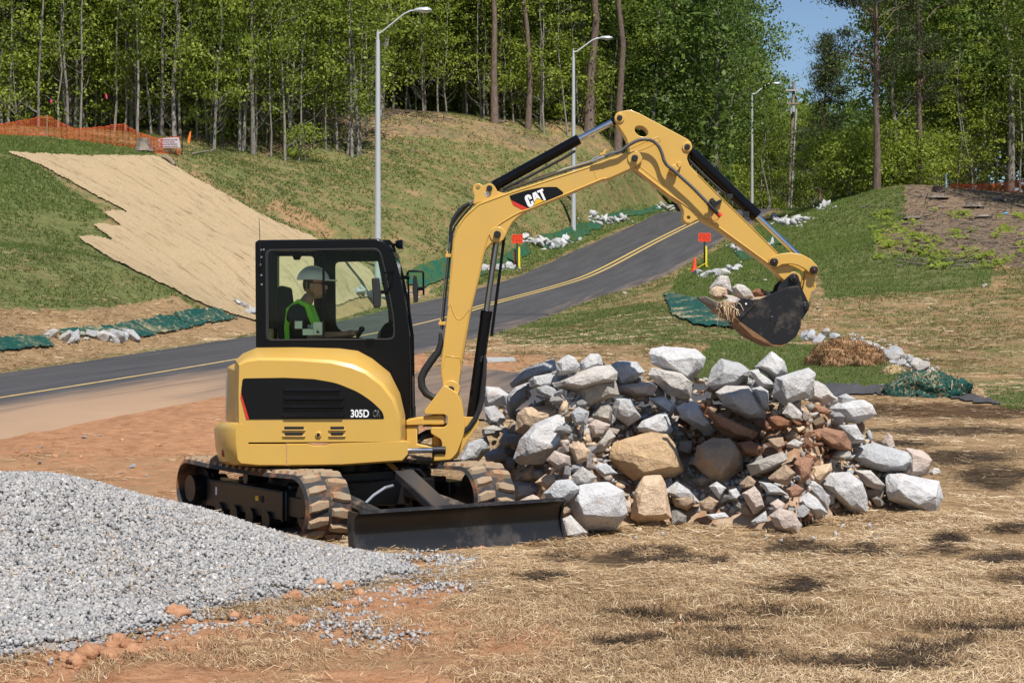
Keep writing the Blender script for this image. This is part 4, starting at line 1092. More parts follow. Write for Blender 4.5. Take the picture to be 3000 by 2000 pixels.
mb = MB(); mb.tube([W(1200, 985, 15.7), W(1199, 900, 15.7), W(1195, 810, 15.7), W(1195, 797, 15.7), W(1200, 794, 15.7), W(1236, 795, 15.7), W(1240, 798, 15.7), W(1241, 865, 15.7)], .010, 8); mb.cyl(W(1225, 846, 15.7), W(1243, 845, 15.7), .018, 10); mb.cyl(W(1180, 812, 15.7), W(1200, 812, 15.7), .02, 10); mb.build('mirror_arm', M_BK, m2_)
mb = MB(); mb.tube([W(1203, 985, 15.0), W(1205, 1100, 15.0), W(1207, 1210, 15.0), W(1203, 1240, 15.0)], .010, 8); mb.build('grab_rail', M_BK, EXC)
# seat, console, joysticks
mb = MB()
mb.pp(fillet([(818, 845), (832, 837), (846, 842), (853, 900), (862, 990), (872, 1085), (840, 1095), (822, 990), (812, 900)], 8), 15.2, 15.02, 15.44)
mb.pp(fillet([(840, 1075), (985, 1070), (990, 1100), (850, 1115)], 8), 15.2, 15.0, 15.46)
mb.pp([(850, 1115), (970, 1110), (960, 1200), (860, 1200)], 15.2, 15.06, 15.4)
mb.build('operator_seat', M_SEAT, EXC, 40, .03, 3)
for y in (14.96, 15.5):
    mb = MB(); mb.pp(fillet([(945, 1005), (1035, 1000), (1045, 1040), (1020, 1190), (950, 1190)], 8), y, y - .06, y + .06); mb.build('side_console', M_SEAT, EXC, 40, .02)
    k = (y - 15.2)
    mb = MB(); mb.tube([W(1042, 1010, y), W(1048, 985, y), W(1058, 968, y)], [.012, .016, .022], 10); mb.ball(W(1060, 964, y), .028, n=6); mb.build('joystick', M_HOSE, EXC, 40)
mb = MB(); mb.pp([(1106, 1010), (1112, 975), (1130, 950), (1158, 935), (1166, 1000), (1172, 1200), (1120, 1200)], 15.5, 15.3, 15.7); mb.build('dashboard', M_SEAT, EXC, 40, .03)

# --- boom, arm, bucket
BN = YB - .125                                       # near face of the boom
boom = [(1300, 1152), (1297, 1127), (1291, 1079), (1300, 1000), (1313, 897), (1324, 780), (1330, 700), (1334, 676), (1343, 655), (1360, 633), (1385, 609), (1402, 595), (1440, 579), (1493, 562), (1600, 527), (1730, 484), (1762, 472), (1800, 458), (1840, 446), (1861, 443), (1875, 449), (1882, 461), (1880, 475), (1870, 486), (1854, 492), (1792, 520), (1775, 526), (1765, 526), (1648, 575), (1551, 613), (1522, 632), (1502, 650), (1490, 670), (1482, 690), (1472, 702), (1455, 708), (1440, 712), (1426, 726), (1415, 755), (1407, 796), (1380, 906), (1350, 1083), (1344, 1122), (1341, 1150), (1332, 1162), (1318, 1165), (1306, 1161)]
core = [(x, y) for x, y in boom]
mb = MB(); mb.pp(core, BN, BN, BN + .25)
BOOM = mb.build('boom', M_Y, EXC, 30, .006)
def lip(name, pts, r, Y, mat, par):
    mb = MB(); mb.tube([W(x, y, Y) for x, y in pts], r, 6); return mb.build(name, mat, par, 60)
for pts in ([(1551, 612), (1522, 622), (1500, 634), (1470, 652), (1444, 672), (1430, 692), (1422, 720), (1413, 757), (1405, 800), (1378, 908), (1350, 1060)], [(1551, 612), (1648, 573), (1765, 524), (1777, 523)]): lip('weld_flange', pts, .008, BN, M_Y, BOOM)
lip('weld_flange', [(1314, 897), (1322, 780), (1330, 700), (1340, 668), (1362, 636), (1402, 600), (1493, 566), (1600, 531), (1735, 487)], .006, BN, M_Y, BOOM)
lip('weld_seam', [(1320, 890), (1330, 920), (1337, 932), (1347, 936), (1356, 930), (1378, 902)], .004, BN, M_Y, BOOM)
lip('weld_seam', [(1296, 1080), (1304, 1042), (1348, 1048), (1352, 1082)], .004, BN, M_Y, BOOM)
lip('weld_seam', [(1737, 490), (1748, 524)], .004, BN, M_Y, BOOM)
for x, y, R0, o_, r in ((1321, 1140, 26, .02, 10), (1457, 687, 23, .01, 10.5), (1859, 464, 21, .012, 9.5)):
    mb = MB(); mb.pp(circ(x, y, R0), BN, BN - o_, BN + .25 + o_); bs_ = mb.build('pin_boss', M_Y, BOOM, 30, .005)
    mb = MB(); mb.pp(circ(x, y, r), BN, BN - .04, BN + .29); mb.build('pivot_pin', M_PIN, BOOM, 30, .004)
ear = fillet([(1386, 597), (1390, 575), (1384, 552), (1390, 538), (1406, 537), (1416, 545), (1426, 538), (1443, 538), (1452, 550), (1458, 562), (1480, 566), (1476, 570), (1440, 585)], [0, 4, 6, 8, 8, 4, 8, 8, 4, 4, 0, 0, 0])
for y0 in (BN + .03, BN + .19):
    plate('cylinder_bracket', ear, [circ(1399.5, 550, 7, 14)], BN + .03, y0, y0 + .03, M_Y, BOOM, .004)
mb = MB(); mb.pp(circ(1434, 552, 8.5), BN + .03, BN, BN + .25); mb.build('pivot_pin', M_PIN, BOOM, 30, .003)
mb = MB(); mb.pp([(1420, 563), (1430, 560), (1434, 573), (1424, 576)], BN + .03, BN + .026, BN + .03); mb.build('label_plate', M_WHITE, BOOM)
# maker's plate on the boom, letter by letter
def dpx(L): return [(x / 11.76 + 1460, y / 11.76 + 540) for x, y in L]
def decal(name, pts, off, mat, holes=None):
    if holes: return plate(name, pts, holes, BN, BN - off, BN - off + .0025, mat, dec)
    mb = MB(); mb.pp(pts, BN, BN - off, BN - off + .0025); return mb.build(name, mat, dec, 0)
mb = MB(); mb.pp(dpx([(385, 400), (440, 372), (950, 213), (1450, 112), (1700, 92), (1990, 92), (2040, 115), (2230, 270), (2235, 310), (2200, 345), (1070, 850), (440, 545)]), BN, BN - .003, BN + .001)
dec = mb.build('boom_decal', M_DEC, BOOM, 0)
decal('red_stripe', dpx([(440, 548), (1070, 852), (950, 905), (880, 900), (540, 730), (500, 690)]), .0031, M_RED)
decal('letter', dpx([(1165, 490), (1080, 530), (1040, 458), (1025, 443), (1012, 452), (1015, 475), (1105, 680), (1120, 690), (1137, 682), (1140, 665), (1110, 595), (1185, 560), (1222, 632), (1226, 660), (1190, 740), (1120, 783), (1060, 780), (1010, 740), (915, 510), (910, 460), (930, 400), (1000, 360), (1060, 355), (1110, 380)]), .0045, M_WHITE)
decal('letter', dpx([(1170, 310), (1290, 255), (1480, 525), (1330, 470), (1310, 490), (1235, 610)]), .0045, M_WHITE, [dpx([(1265, 365), (1312, 450), (1280, 440)])])
decal('letter', dpx([(1325, 235), (1520, 150), (1557, 220), (1510, 240), (1640, 545), (1600, 565), (1570, 560), (1420, 265), (1365, 305)]), .0045, M_WHITE)
decal('yellow_triangle', dpx([(1315, 490), (1585, 575), (1200, 740)]), .0062, M_TRI)
# arm
SN = YB - .095
arm = [(1802, 344), (1804, 334), (1812, 328), (1830, 324), (1848, 322), (1873, 332), (2015, 408), (2024, 416), (2028, 428), (2024, 441), (2014, 456), (2013, 466), (2020, 484), (2045, 511), (2089, 555), (2180, 645), (2278, 742), (2330, 792), (2343, 806), (2344, 822), (2335, 834), (2318, 837), (2300, 824), (2251, 778), (2109, 675), (2050, 641), (2036, 647), (2024, 655), (2010, 653), (2001, 643), (2003, 619), (1991, 594), (1961, 575), (1856, 492), (1846, 470), (1843, 437), (1836, 408), (1824, 388), (1808, 364), (1800, 352)]
th = R(28)
hole = [(1879 + 21 * math.cos(a) * math.cos(th) - 14 * math.sin(a) * math.sin(th), 385 + 21 * math.cos(a) * math.sin(th) + 14 * math.sin(a) * math.cos(th)) for a in [2 * math.pi * k / 24 for k in range(24)]]
ARM = plate('arm', arm, [hole, circ(2017, 638, 5, 12)], SN, SN, SN + .19, M_Y, EXC, .006)
lip('weld_flange', [(1856, 488), (1961, 570), (1992, 590), (2050, 632), (2109, 668), (2251, 771)], .007, SN, M_Y, ARM)
lip('weld_flange', [(1845, 436), (1880, 420), (1925, 402), (1935, 412), (1900, 430), (1862, 446)], .004, SN, M_Y, ARM)
lip('weld_flange', [(1852, 470), (1880, 492), (1960, 556), (1940, 530), (1925, 478)], .004, SN, M_Y, ARM)
lip('weld_flange', [(2278, 742), (2200, 664), (2089, 556), (2045, 512)], .005, SN, M_Y, ARM)
for x, y, r in ((1815, 346, 11), (2013, 431, 11), (2326, 817, 16)):
    mb = MB(); mb.pp(circ(x, y, r * 1.35), SN, SN - .012, SN + .202); mb.build('pin_boss', M_Y, ARM, 30, .004)
for x, y, r in ((1815, 346, 8), (2013, 431, 8.5)):
    mb = MB(); mb.pp(circ(x, y, r), SN, SN - .022, SN + .212); mb.build('pivot_pin', M_PIN, ARM, 30, .004)
mb = MB(); mb.pp([(1983, 478), (1992, 474), (1996, 486), (1990, 494), (1984, 488)], SN, SN - .04, SN); mb.build('hose_stud', M_Y, ARM, 30, .004)
# cylinders
def cyl_px(name, pts, Y, r, mat, par=EXC, n=24):
    mb = MB()
    for (a, b), rr in pts: mb.cyl(W(*a, Y), W(*b, Y), rr, n)
    return mb.build(name, mat, par, 40, .004)
c1 = cyl_px('arm_cylinder', [(((1452, 543), (1696, 408)), .047), (((1434, 552), (1460, 539)), .035), (((1447, 546), (1468, 534)), .049)], YB, .047, M_BK)
cyl_px('piston_rod', [(((1690, 411), (1798, 356)), .029)], YB, .029, M_STEEL, c1)
cyl_px('rod_end', [(((1793, 359), (1815, 346)), .036)], YB, .03, M_BK, c1)
mb = MB(); mb.tube([W(x, y, YB - .02) for x, y in ((1473, 555), (1520, 532), (1560, 512), (1650, 464), (1685, 442))], .013, 8); mb.build('hydraulic_line', M_HOSE, c1)
c2 = cyl_px('bucket_cylinder', [(((2030, 452), (2214, 630)), .052), (((2013, 431), (2040, 460)), .038), (((2192, 608), (2218, 634)), .056)], YB, .05, M_BK)
cyl_px('piston_rod', [(((2210, 626), (2383, 791)), .026)], YB, .026, M_STEEL, c2)
mb = MB(); mb.tube([W(x, y, YB - .02) for x, y in ((2018, 468), (2060, 512), (2110, 556), (2140, 578), (2185, 625), (2198, 636))], .012, 8); mb.box(W(2138, 575, YB - .03), (.05, .05, .04)); mb.box(W(2186, 628, YB - .03), (.05, .05, .05)); mb.build('hydraulic_line', M_HOSE, c2)
c3 = cyl_px('boom_cylinder', [(((1383, 1222), (1425, 916)), .050), (((1422, 936), (1426, 910)), .053)], YB, .05, M_BK)
cyl_px('piston_rod', [(((1424, 918), (1457, 687)), .028)], YB, .028, simple('dark_chrome', (.30, .31, .34), .18, 1.0), c3)
mb = MB(); mb.tube([W(1478, 687, YB - .02), W(1468, 770, YB - .02), W(1440, 985, YB - .02)], .0135, 8); mb.build('rod_guard', M_BK, c3)
mb = MB(); mb.tube([W(x, y, YB - .06) for x, y in ((1408, 1060), (1412, 1044), (1420, 1040), (1421, 1060), (1418, 1110), (1412, 1170), (1404, 1200), (1392, 1226), (1376, 1250), (1360, 1264))], [.010, .010, .012, .018, .022, .024, .024, .024, .024, .024], 10); mb.build('hydraulic_hose', M_HOSE, c3)
# pipes, hoses and clamps on the boom
for dx, col in ((0, M_PIN), (7, M_ZINC)):
    mb = MB(); mb.tube([W(x - dx, y - dx * .6, YB - .06 + dx * .012) for x, y in ((1296, 965), (1306, 860), (1316, 770), (1325, 684), (1332, 664), (1350, 640), (1385, 598), (1407, 584), (1560, 533), (1660, 500), (1735, 478), (1752, 466), (1785, 456))], .0085, 8); mb.build('hydraulic_pipe', col, BOOM)
mb = MB(); mb.tube([W(x, y, YB) for x, y in ((1376, 596), (1358, 606), (1338, 628), (1328, 646), (1321, 662), (1319, 690), (1322, 715))], [.018, .02, .02, .02, .015, .012, .008], 8); mb.build('hydraulic_hose', M_HOSE, BOOM)
mb = MB(); mb.tube([W(x, y, YB - .05) for x, y in ((1290, 975), (1292, 1005), (1284, 1030), (1264, 1056), (1244, 1085), (1234, 1108), (1236, 1132), (1248, 1152), (1268, 1164), (1290, 1170))], [.012, .026, .03, .034, .034, .034, .034, .032, .03, .03], 12); mb.build('hose_bundle', M_HOSE, EXC, 50)
for x, y in ((1316, 748), (1296, 947)):
    mb = MB(); mb.pp([(x - 12, y - 5), (x + 14, y - 5), (x + 14, y + 5), (x - 12, y + 5)], BN, BN + .03, BN + .12); mb.cyl(W(x - 6, y - 12, BN + .06), W(x - 6, y, BN + .06), .008, 8)
    mb.build('pipe_clamp', M_Y, BOOM, 30, .003)
mb = MB(); mb.pp([(1757, 456), (1774, 452), (1778, 436), (1770, 438), (1766, 446), (1757, 448)], BN, BN + .02, BN + .09); mb.build('pipe_clamp', M_Y, BOOM, 30, .003)
# ribbed hose over the arm
hp = [(1772, 458), (1790, 450), (1805, 447), (1819, 442), (1830, 434), (1843, 425), (1855, 418), (1868, 412), (1882, 409), (1897, 409), (1909, 412), (1919, 418), (1928, 427), (1934, 437), (1940, 452), (1944, 467), (1949, 477), (1956, 486), (1971, 497), (1996, 520), (2025, 546), (2050, 571), (2074, 596)]
hp3 = catmull([W(x, y, BN - .045) for x, y in hp], 8)
mb = MB(); mb.tube(hp3, [.0165 if i % 2 else .0135 for i in range(len(hp3))], 10); mb.build('ribbed_hose', simple('grey_spiral_hose', (.075, .072, .075), .5), ARM, 60)
mb = MB(); mb.tube([W(1735, 474, BN - .03), W(1760, 463, BN - .04), W(1800, 449, BN - .045)], .014, 8); mb.build('hose_fitting', M_ZINC, ARM)
mb = MB(); mb.box(W(1973, 497, SN - .04), (.065, .06, .075), Matrix.Rotation(.7, 3, 'Y')); mb.build('hose_clamp', M_Y, ARM, 30, .006)
mb = MB(); mb.pp([(2078, 585), (2086, 580), (2096, 590), (2112, 584), (2114, 592), (2096, 606), (2090, 615), (2080, 606)], SN, SN - .035, SN); mb.cyl(W(2074, 596, SN - .06), W(2104, 628, SN - .06), .018, 10); mb.cyl(W(2090, 604, SN - .06), W(2084, 588, SN - .06), .012, 8); vb = mb.build('hydraulic_valve', M_PIN, ARM, 30, .003)
mb = MB(); mb.cyl(W(2104, 626, SN - .06), W(2112, 634, SN - .06), .022, 12); mb.tube([W(x, y, SN - .04) for x, y in ((2108, 630), (2104, 642), (2094, 647), (2085, 642), (2084, 632), (2090, 628))], .003, 6); mb.build('dust_cap', M_RED, vb)
# linkage
for y0 in (SN - .045, SN + .20):
    mb = MB(); mb.pp(fillet([(2252, 768), (2254, 757), (2265, 750), (2287, 743), (2316, 740), (2348, 745), (2375, 759), (2393, 778), (2398, 791), (2394, 803), (2383, 806), (2371, 800), (2356, 787), (2336, 777), (2316, 773), (2292, 775), (2275, 783), (2262, 784), (2254, 778)], 3, 2), SN - .03, y0, y0 + .035)
    lk = mb.build('bucket_link', M_Y, EXC, 40, .005)
for x, y in ((2266, 768), (2383, 791)):
    mb = MB(); mb.pp(circ(x, y, 12), SN - .03, SN - .075, SN + .26); mb.pp(circ(x, y, 5), SN - .03, SN - .082, SN + .262); lp_ = mb.build('link_pin', M_PIN, EXC, 30, .008)
    mb = MB(); mb.pp(circ(x, y, 1.6, 8), SN - .03, SN - .085, SN - .08); mb.build('pin_mark', M_RED, lp_)
push = [(2364, 790), (2392, 795), (2386, 830), (2369, 884), (2360, 905), (2350, 900), (2345, 878), (2352, 846)]
for y0 in (SN - .005, SN + .14):
    mb = MB(); mb.pp(push, SN, y0, y0 + .05); pl = mb.build('push_link', M_Y, EXC, 30, .005)
plate('lifting_eye', fillet([(2380, 820), (2391, 822), (2396, 838), (2390, 850), (2376, 860)], 6), [circ(2385, 838, 4, 12)], SN, SN + .06, SN + .13, M_Y, EXC, .003)
# bucket
K0, K1 = YB - .33, YB + .33
side = [(2344, 846), (2341, 838), (2330, 838), (2312, 840), (2290, 848), (2259, 861), (2227, 875), (2203, 877), (2180, 872), (2152, 888), (2156, 927), (2166, 940), (2184, 957), (2207, 979), (2227, 993), (2263, 1007), (2287, 1010), (2308, 1004), (2332, 986), (2346, 957), (2347, 937), (2356, 922), (2352, 890)]
for y0 in (K0, K1 - .02):
    mb = MB(); mb.pp(side, K0, y0, y0 + .02); sp_ = mb.build('bucket_side', M_BUCK, EXC, 30, .003)
    sp_['label'] = 'near side plate of the bucket' if y0 == K0 else 'far side plate of the bucket'
    if y0 == K0:
        mb = MB(); mb.pp([(2152, 888), (2180, 872), (2203, 877), (2215, 890), (2168, 938), (2156, 927)], K0, K0 - .012, K0); mb.build('side_cutter', M_BUCK, sp_, 30, .003)
        mb = MB()
        for x, y in ((2163, 904), (2182, 910)): mb.pp(circ(x, y, 2.6, 10), K0, K0 - .0135, K0 - .011)
        mb.build('bolt_hole', M_DARK, sp_)
        mb = MB(); mb.pp(circ(2185, 890, 3, 10), K0, K0 - .018, K0 - .011); mb.build('bolt_head', M_WHITE, sp_)
        for k, L_ in enumerate(((( -1, 0), (-5, 1), (-6, 8), (-2, 10), (2, 8)), ((0, 10), (2, 0), (5, 0), (8, 9), (6, 6), (1, 6)), ((6, 1), (14, 0), (10, 0), (11, 9)))):
            mb = MB(); ca, sa = math.cos(.75), math.sin(.75)
            q = [(2266 + k * 9 * ca * 1.0 + (x * ca - y * sa), 930 + k * 9 * sa + (x * sa + y * ca)) for x, y in L_]
            mb.tube([W(x, y, K0) + Vector((0, -.002, 0)) for x, y in q], .0045, 6); mb.build('cast_letter', M_BUCK, sp_)
shell = [(2166, 940), (2184, 957), (2207, 979), (2227, 993), (2263, 1007), (2287, 1010), (2308, 1004), (2332, 986), (2346, 957), (2347, 937), (2356, 922), (2352, 890), (2344, 846)]
inner = [(2342, 850), (2347, 890), (2350, 920), (2341, 937), (2340, 955), (2327, 982), (2306, 999), (2287, 1004), (2264, 1001), (2230, 988), (2211, 975), (2188, 953), (2170, 937)]
mb = MB(); mb.pp(shell + inner, K0, K0 + .021, K1 - .021); mb.build('bucket_shell', M_BUCKEDGE, EXC, 40)
mb = MB(); mb.pp([(2166, 941), (2263, 1008), (2287, 1011), (2308, 1005), (2290, 1016), (2262, 1013), (2205, 985), (2164, 946)], K0, K0 - .004, K1 + .004); mb.build('wear_plate', M_BUCKEDGE, EXC, 40)
mb = MB(); mb.pp([(2166, 943), (2116, 903), (2113, 893), (2152, 915), (2170, 934)], K0, K0 - .006, K1 + .006); lipo = mb.build('bucket_lip', M_BUCKEDGE, EXC, 30, .004)
for k in range(5):
    y = K0 + .02 + k * .142
    mb = MB()
    a0, a1 = [W(x, yy, K0) for x, yy in ((2134, 922), (2128, 896))], [W(x, yy, K0) for x, yy in ((2064, 868), (2066, 866))]
    mb.loft([[Vector((a0[0].x, y, a0[0].z)), Vector((a0[0].x, y + .07, a0[0].z)), Vector((a0[1].x, y + .07, a0[1].z)), Vector((a0[1].x, y, a0[1].z))], [Vector((a1[0].x, y + .012, a1[0].z)), Vector((a1[0].x, y + .058, a1[0].z)), Vector((a1[1].x, y + .058, a1[1].z)), Vector((a1[1].x, y + .012, a1[1].z))]])
    mb.build('bucket_tooth', simple('worn_tooth', (.17, .14, .12), .5, .5, var=.3), EXC, 30, .006)
earp = fillet([(2316, 804), (2326, 799), (2336, 803), (2341, 815), (2350, 846), (2368, 884), (2373, 897), (2367, 910), (2350, 935), (2300, 880), (2278, 850), (2285, 832)], [6, 8, 6, 4, 4, 4, 8, 6, 2, 2, 4, 4])
for y0 in (YB - .15, YB + .115):
    mb = MB(); mb.pp(earp, YB - .15, y0, y0 + .035); mb.build('bucket_ear', M_BUCK, EXC, 30, .004)
for x, y in ((2325, 815), (2356, 897)):
    mb = MB(); mb.pp(circ(x, y, 13), YB - .15, YB - .19, YB + .19); mb.pp(circ(x, y, 6), YB - .15, YB - .2, YB + .2); mb.build('bucket_pin', M_PIN, EXC, 30, .006)
# --- swing post and its cylinder
mb = MB()
post = fillet([(1302, 1126), (1340, 1150), (1352, 1178), (1357, 1200), (1362, 1250), (1358, 1276), (1340, 1325), (1322, 1345), (1272, 1349), (1272, 1332), (1292, 1318), (1296, 1300), (1292, 1286), (1262, 1268), (1264, 1250), (1302, 1250), (1310, 1244), (1312, 1220), (1304, 1213), (1245, 1213), (1244, 1202)], [10, 4, 4, 4, 10, 10, 10, 8, 3, 3, 6, 6, 6, 6, 4, 6, 6, 6, 6, 3, 4])
mb.pp(post, BN, BN - .05, BN + .30); sp_ = mb.build('swing_post', M_Y, EXC, 35, .014, 3)
mb = MB(); mb.pp([(1355, 1222), (1400, 1222), (1403, 1242), (1370, 1290), (1337, 1346), (1318, 1346), (1350, 1280)], BN, BN + .07, BN + .11); mb.pp([(1355, 1222), (1400, 1222), (1403, 1242), (1370, 1290), (1337, 1346), (1318, 1346), (1350, 1280)], BN, BN + .18, BN + .22); mb.build('cylinder_bracket', M_Y, EXC, 30, .005)
mb = MB(); mb.pp([(1190, 1230), (1225, 1222), (1296, 1214), (1304, 1222), (1302, 1243), (1258, 1244), (1190, 1246)], BN, BN - .02, BN + .26); mb.pp([(1190, 1247), (1222, 1247), (1222, 1300), (1272, 1310), (1272, 1316), (1190, 1318)], BN, BN + .0, BN + .24); mb.build('frame_nose', M_Y, EXC, 30, .01)
mb = MB(); mb.cyl(W(1284, 1205, YB), W(1284, 1352, YB), .055, 24); mb.build('swing_pin', M_Y, EXC, 30, .006)
mb = MB(); mb.tube([W(1215, 1300, YB - .05), W(1240, 1278, YB - .03), W(1290, 1268, YB), W(1330, 1275, YB + .02)], .028, 10); mb.tube([W(1215, 1285, YB + .05), W(1250, 1265, YB + .05), W(1300, 1262, YB + .05)], .022, 10); mb.build('hydraulic_hose', M_HOSE, EXC)
sc_ = cyl_px('swing_cylinder', [(((1268, 1318), (1306, 1318)), .036)], BN - .04, .036, M_PIN)
cyl_px('piston_rod', [(((1186, 1320), (1270, 1318)), .024)], BN - .04, .024, M_STEEL, sc_)
# ---------------------------------------------------------------- operator in the cab
YO = 15.2
PER = thing('person', W(900, 1090, YO)[:], 'person in white hard hat and lime vest seated in the excavator cab', 'person')
M_SKIN = simple('skin', (.42, .22, .14), .55, var=.06)
M_SHIRT = simple('dark_navy_shirt', (.016, .02, .026), .85, bump=.3)
M_VEST = simple('lime_vest', (.34, .88, .05), .6, var=.05)
M_TROUS = simple('dark_trousers', (.03, .034, .045), .85, bump=.3)
M_HAT = simple('white_hard_hat', (.82, .82, .79), .35, var=.03)
def skin_mesh(nodes, edges, sub=2):
    me = bpy.data.meshes.new('s'); me.from_pydata([n[0] for n in nodes], edges, [])
    ob = bpy.data.objects.new('s', me); COL.objects.link(ob)
    md = ob.modifiers.new('skin', 'SKIN'); md.use_smooth_shade = True
    for v, n in zip(me.skin_vertices[0].data, nodes): v.radius = (n[1], n[2] if len(n) > 2 else n[1])
    me.skin_vertices[0].data[0].use_root = True
    ob.modifiers.new('sub', 'SUBSURF').levels = sub; ob.modifiers['sub'].render_levels = sub
    dg = bpy.context.evaluated_depsgraph_get(); dg.update()
    out = bpy.data.meshes.new_from_object(ob.evaluated_get(dg))
    bpy.data.objects.remove(ob)
    return out
def V(px, py, dy): return tuple(W(px, py, YO) + Vector((0, dy, 0)))
hip, chest, neck = V(884, 1078, 0), V(874, 950, 0), V(896, 890, 0)
body_n = [(hip, .14), (V(876, 1010, 0), .135), (chest, .15), (V(882, 908, 0), .08), (neck, .062), (V(912, 856, 0), .060)]
body_e = [(0, 1), (1, 2), (2, 3), (3, 4), (4, 5)]
def chain(nodes, edges, start, pts):
    p = start
    for q in pts: nodes.append(q); edges.append((p, len(nodes) - 1)); p = len(nodes) - 1
    return p
for s in (-1, 1):
    k = chain(body_n, body_e, 2, [(V(874, 912, s * .20), .062), (V(880, 948, s * .235), .052), (V(898, 990, s * .25), .044), (V(950, 984, s * .262), .040), (V(1000, 981, s * .27), .030), (V(1020, 980, s * .27), .033)])
    chain(body_n, body_e, 0, [(V(905, 1078, s * .12), .085), (V(1000, 1066, s * .14), .066), (V(1012, 1120, s * .14), .05), (V(1022, 1172, s * .14), .042), (V(1058, 1184, s * .14), .036)])
    for j, (dz, dx, ln) in enumerate(((5, 0, 1.0), (1.5, 2, 1.08), (-2, 2, 1.0), (-5, 0, .85))):
        chain(body_n, body_e, k, [(V(1030 + dx, 977 - dz * .5, s * .27 + dz * .003 - .02), .0105), (V(1043 + dx, 974 - dz * .8, s * .27 - .035 + dz * .002), .0095), (V(1050 + dx * ln, 980 - dz * .8, s * .27 - .028 + dz * .002), .0085)])
    chain(body_n, body_e, k, [(V(1026, 972, s * .27 + .03), .011), (V(1042, 968, s * .27 + .03), .0095)])
bme = skin_mesh(body_n, body_e)
bm = bmesh.new(); bm.from_mesh(bme)
def addball(c, r, sq, seg=20):
    res = bmesh.ops.create_uvsphere(bm, u_segments=seg, v_segments=14, radius=r)
    for v in res['verts']: v.co = Vector((v.co.x * sq[0], v.co.y * sq[1], v.co.z * sq[2])) + Vector(c)
    return res['verts']
hc = Vector(V(920, 836, 0))
for v in addball(hc, .1, (1.0, .80, 1.14)):
    d = v.co - hc
    if d.z < -.02 and d.x > 0: v.co.x += .012; v.co.y = hc.y + d.y * .86
    if d.z < -.05 and d.x < 0: v.co.x += .03
addball(hc + Vector((.028, 0, -.075)), .062, (1.05, .82, .75))          # jaw
addball(hc + Vector((.108, 0, -.018)), .020, (.95, .75, 1.2), 10)       # nose
addball(hc + Vector((.098, 0, -.062)), .017, (.7, 1.5, .7), 10)         # lips
for s in (-1, 1): addball(hc + Vector((-.012, s * .082, -.012)), .03, (.7, .35, 1.1), 10)   # ears
bm.to_mesh(bme); bm.free()
bme.name = 'person_body'
body = link('body', finish(bme, M_SKIN, 180), PER)
for s in (-1, 1):
    mb = MB(); mb.ball(hc + Vector((.082, s * .034, .012)), .011, n=6); mb.build('eye', M_DARK, body)
mb = MB(); mb.ball(hc + Vector((-.022, 0, .012)), .096, n=10, squash=(.86, .86, .95)); mb.build('hair', simple('brown_hair', (.05, .03, .018), .8), PER)
mb = MB()
for s in (-1, 1): mb.loft([[hc + Vector((.088 + x, s * y, z)) for x, y, z in ((0, .012, .028), (-.012, .062, .028), (-.012, .062, .0), (0, .012, -.002))], [hc + Vector((.094 + x, s * y, z)) for x, y, z in ((0, .012, .028), (-.012, .062, .028), (-.012, .062, .0), (0, .012, -.002))]]); mb.tube([hc + Vector((.08, s * .066, .02)), hc + Vector((-.01, s * .084, .02))], .004, 6)
mb.build('safety_glasses', M_DEC, PER)
sh_n = [(V(884, 1064, 0), .15), (V(876, 1010, 0), .146), (chest, .163), (V(884, 903, 0), .09), (V(894, 886, 0), .072)]
sh_e = [(0, 1), (1, 2), (2, 3), (3, 4)]
for s in (-1, 1): chain(sh_n, sh_e, 2, [(V(874, 911, s * .20), .078), (V(880, 948, s * .237), .070), (V(895, 984, s * .25), .062), (V(918, 990, s * .255), .056)])
link('shirt', finish(skin_mesh(sh_n, sh_e), M_SHIRT, 180), PER)
tr_n = [(V(884, 1086, 0), .155), (V(898, 1080, 0), .12)]; tr_e = [(0, 1)]
for s in (-1, 1): chain(tr_n, tr_e, 1, [(V(915, 1078, s * .12), .095), (V(1000, 1066, s * .14), .078), (V(1012, 1120, s * .14), .062), (V(1020, 1165, s * .14), .056)])
link('trousers', finish(skin_mesh(tr_n, tr_e), M_TROUS, 180), PER)
for s in (-1, 1):
    mb = MB(); mb.box(V(1045, 1188, s * .14), (.27, .1, .09)); mb.build('boot', M_HOSE, PER, 40, .03)
# vest: two shoulder straps that run down the chest and back, and a waistband
vb = MB()
for s in (-1, 1):
    ctr = [(858, 1030, .175, -.16), (855, 960, .178, -.15), (860, 915, .16, -.10), (878, 888, .13, 0), (897, 905, .14, .10), (920, 955, .165, .14), (940, 1025, .14, .14)]
    rr = []
    for k, (x, y, dy, _) in enumerate(ctr):
        p = Vector(V(x, y, s * (dy + .012))); a = Vector(V(x, y, s * (dy - .125)))
        out = Vector((-.042 if k < 3 else (.042 if k > 3 else 0), s * .014, .034 if k in (2, 3, 4) else 0))
        rr.append([p, p + out, a + out * 1.0 + Vector((out.x * .6, 0, .0)), a])
    vb.loft(rr)
vest = vb.build('vest', M_VEST, PER, 60)
hb = MB()
hcx = hc + Vector((-.008, 0, .055))
rings = []
for k in range(9):
    a = math.pi / 2 * k / 8
    rings.append([hcx + Vector((.148 * math.cos(a) * math.cos(u), .122 * math.cos(a) * math.sin(u), .118 * math.sin(a))) for u in [2 * math.pi * j / 28 for j in range(28)]])
rings[-1] = [hcx + Vector((.004 * math.cos(u), .004 * math.sin(u), .118)) for u in [2 * math.pi * j / 28 for j in range(28)]]
hb.loft(rings)
br = []
for sc_k, dz in ((1.0, .006), (1.0, -.004)):
    br.append([hcx + Vector(((.152 if math.cos(u) < 0 else .152 + .07 * math.cos(u)) * math.cos(u), .127 * math.sin(u), dz - .012 * max(0, math.cos(u)))) for u in [2 * math.pi * j / 28 for j in range(28)]])
hb.loft(br)
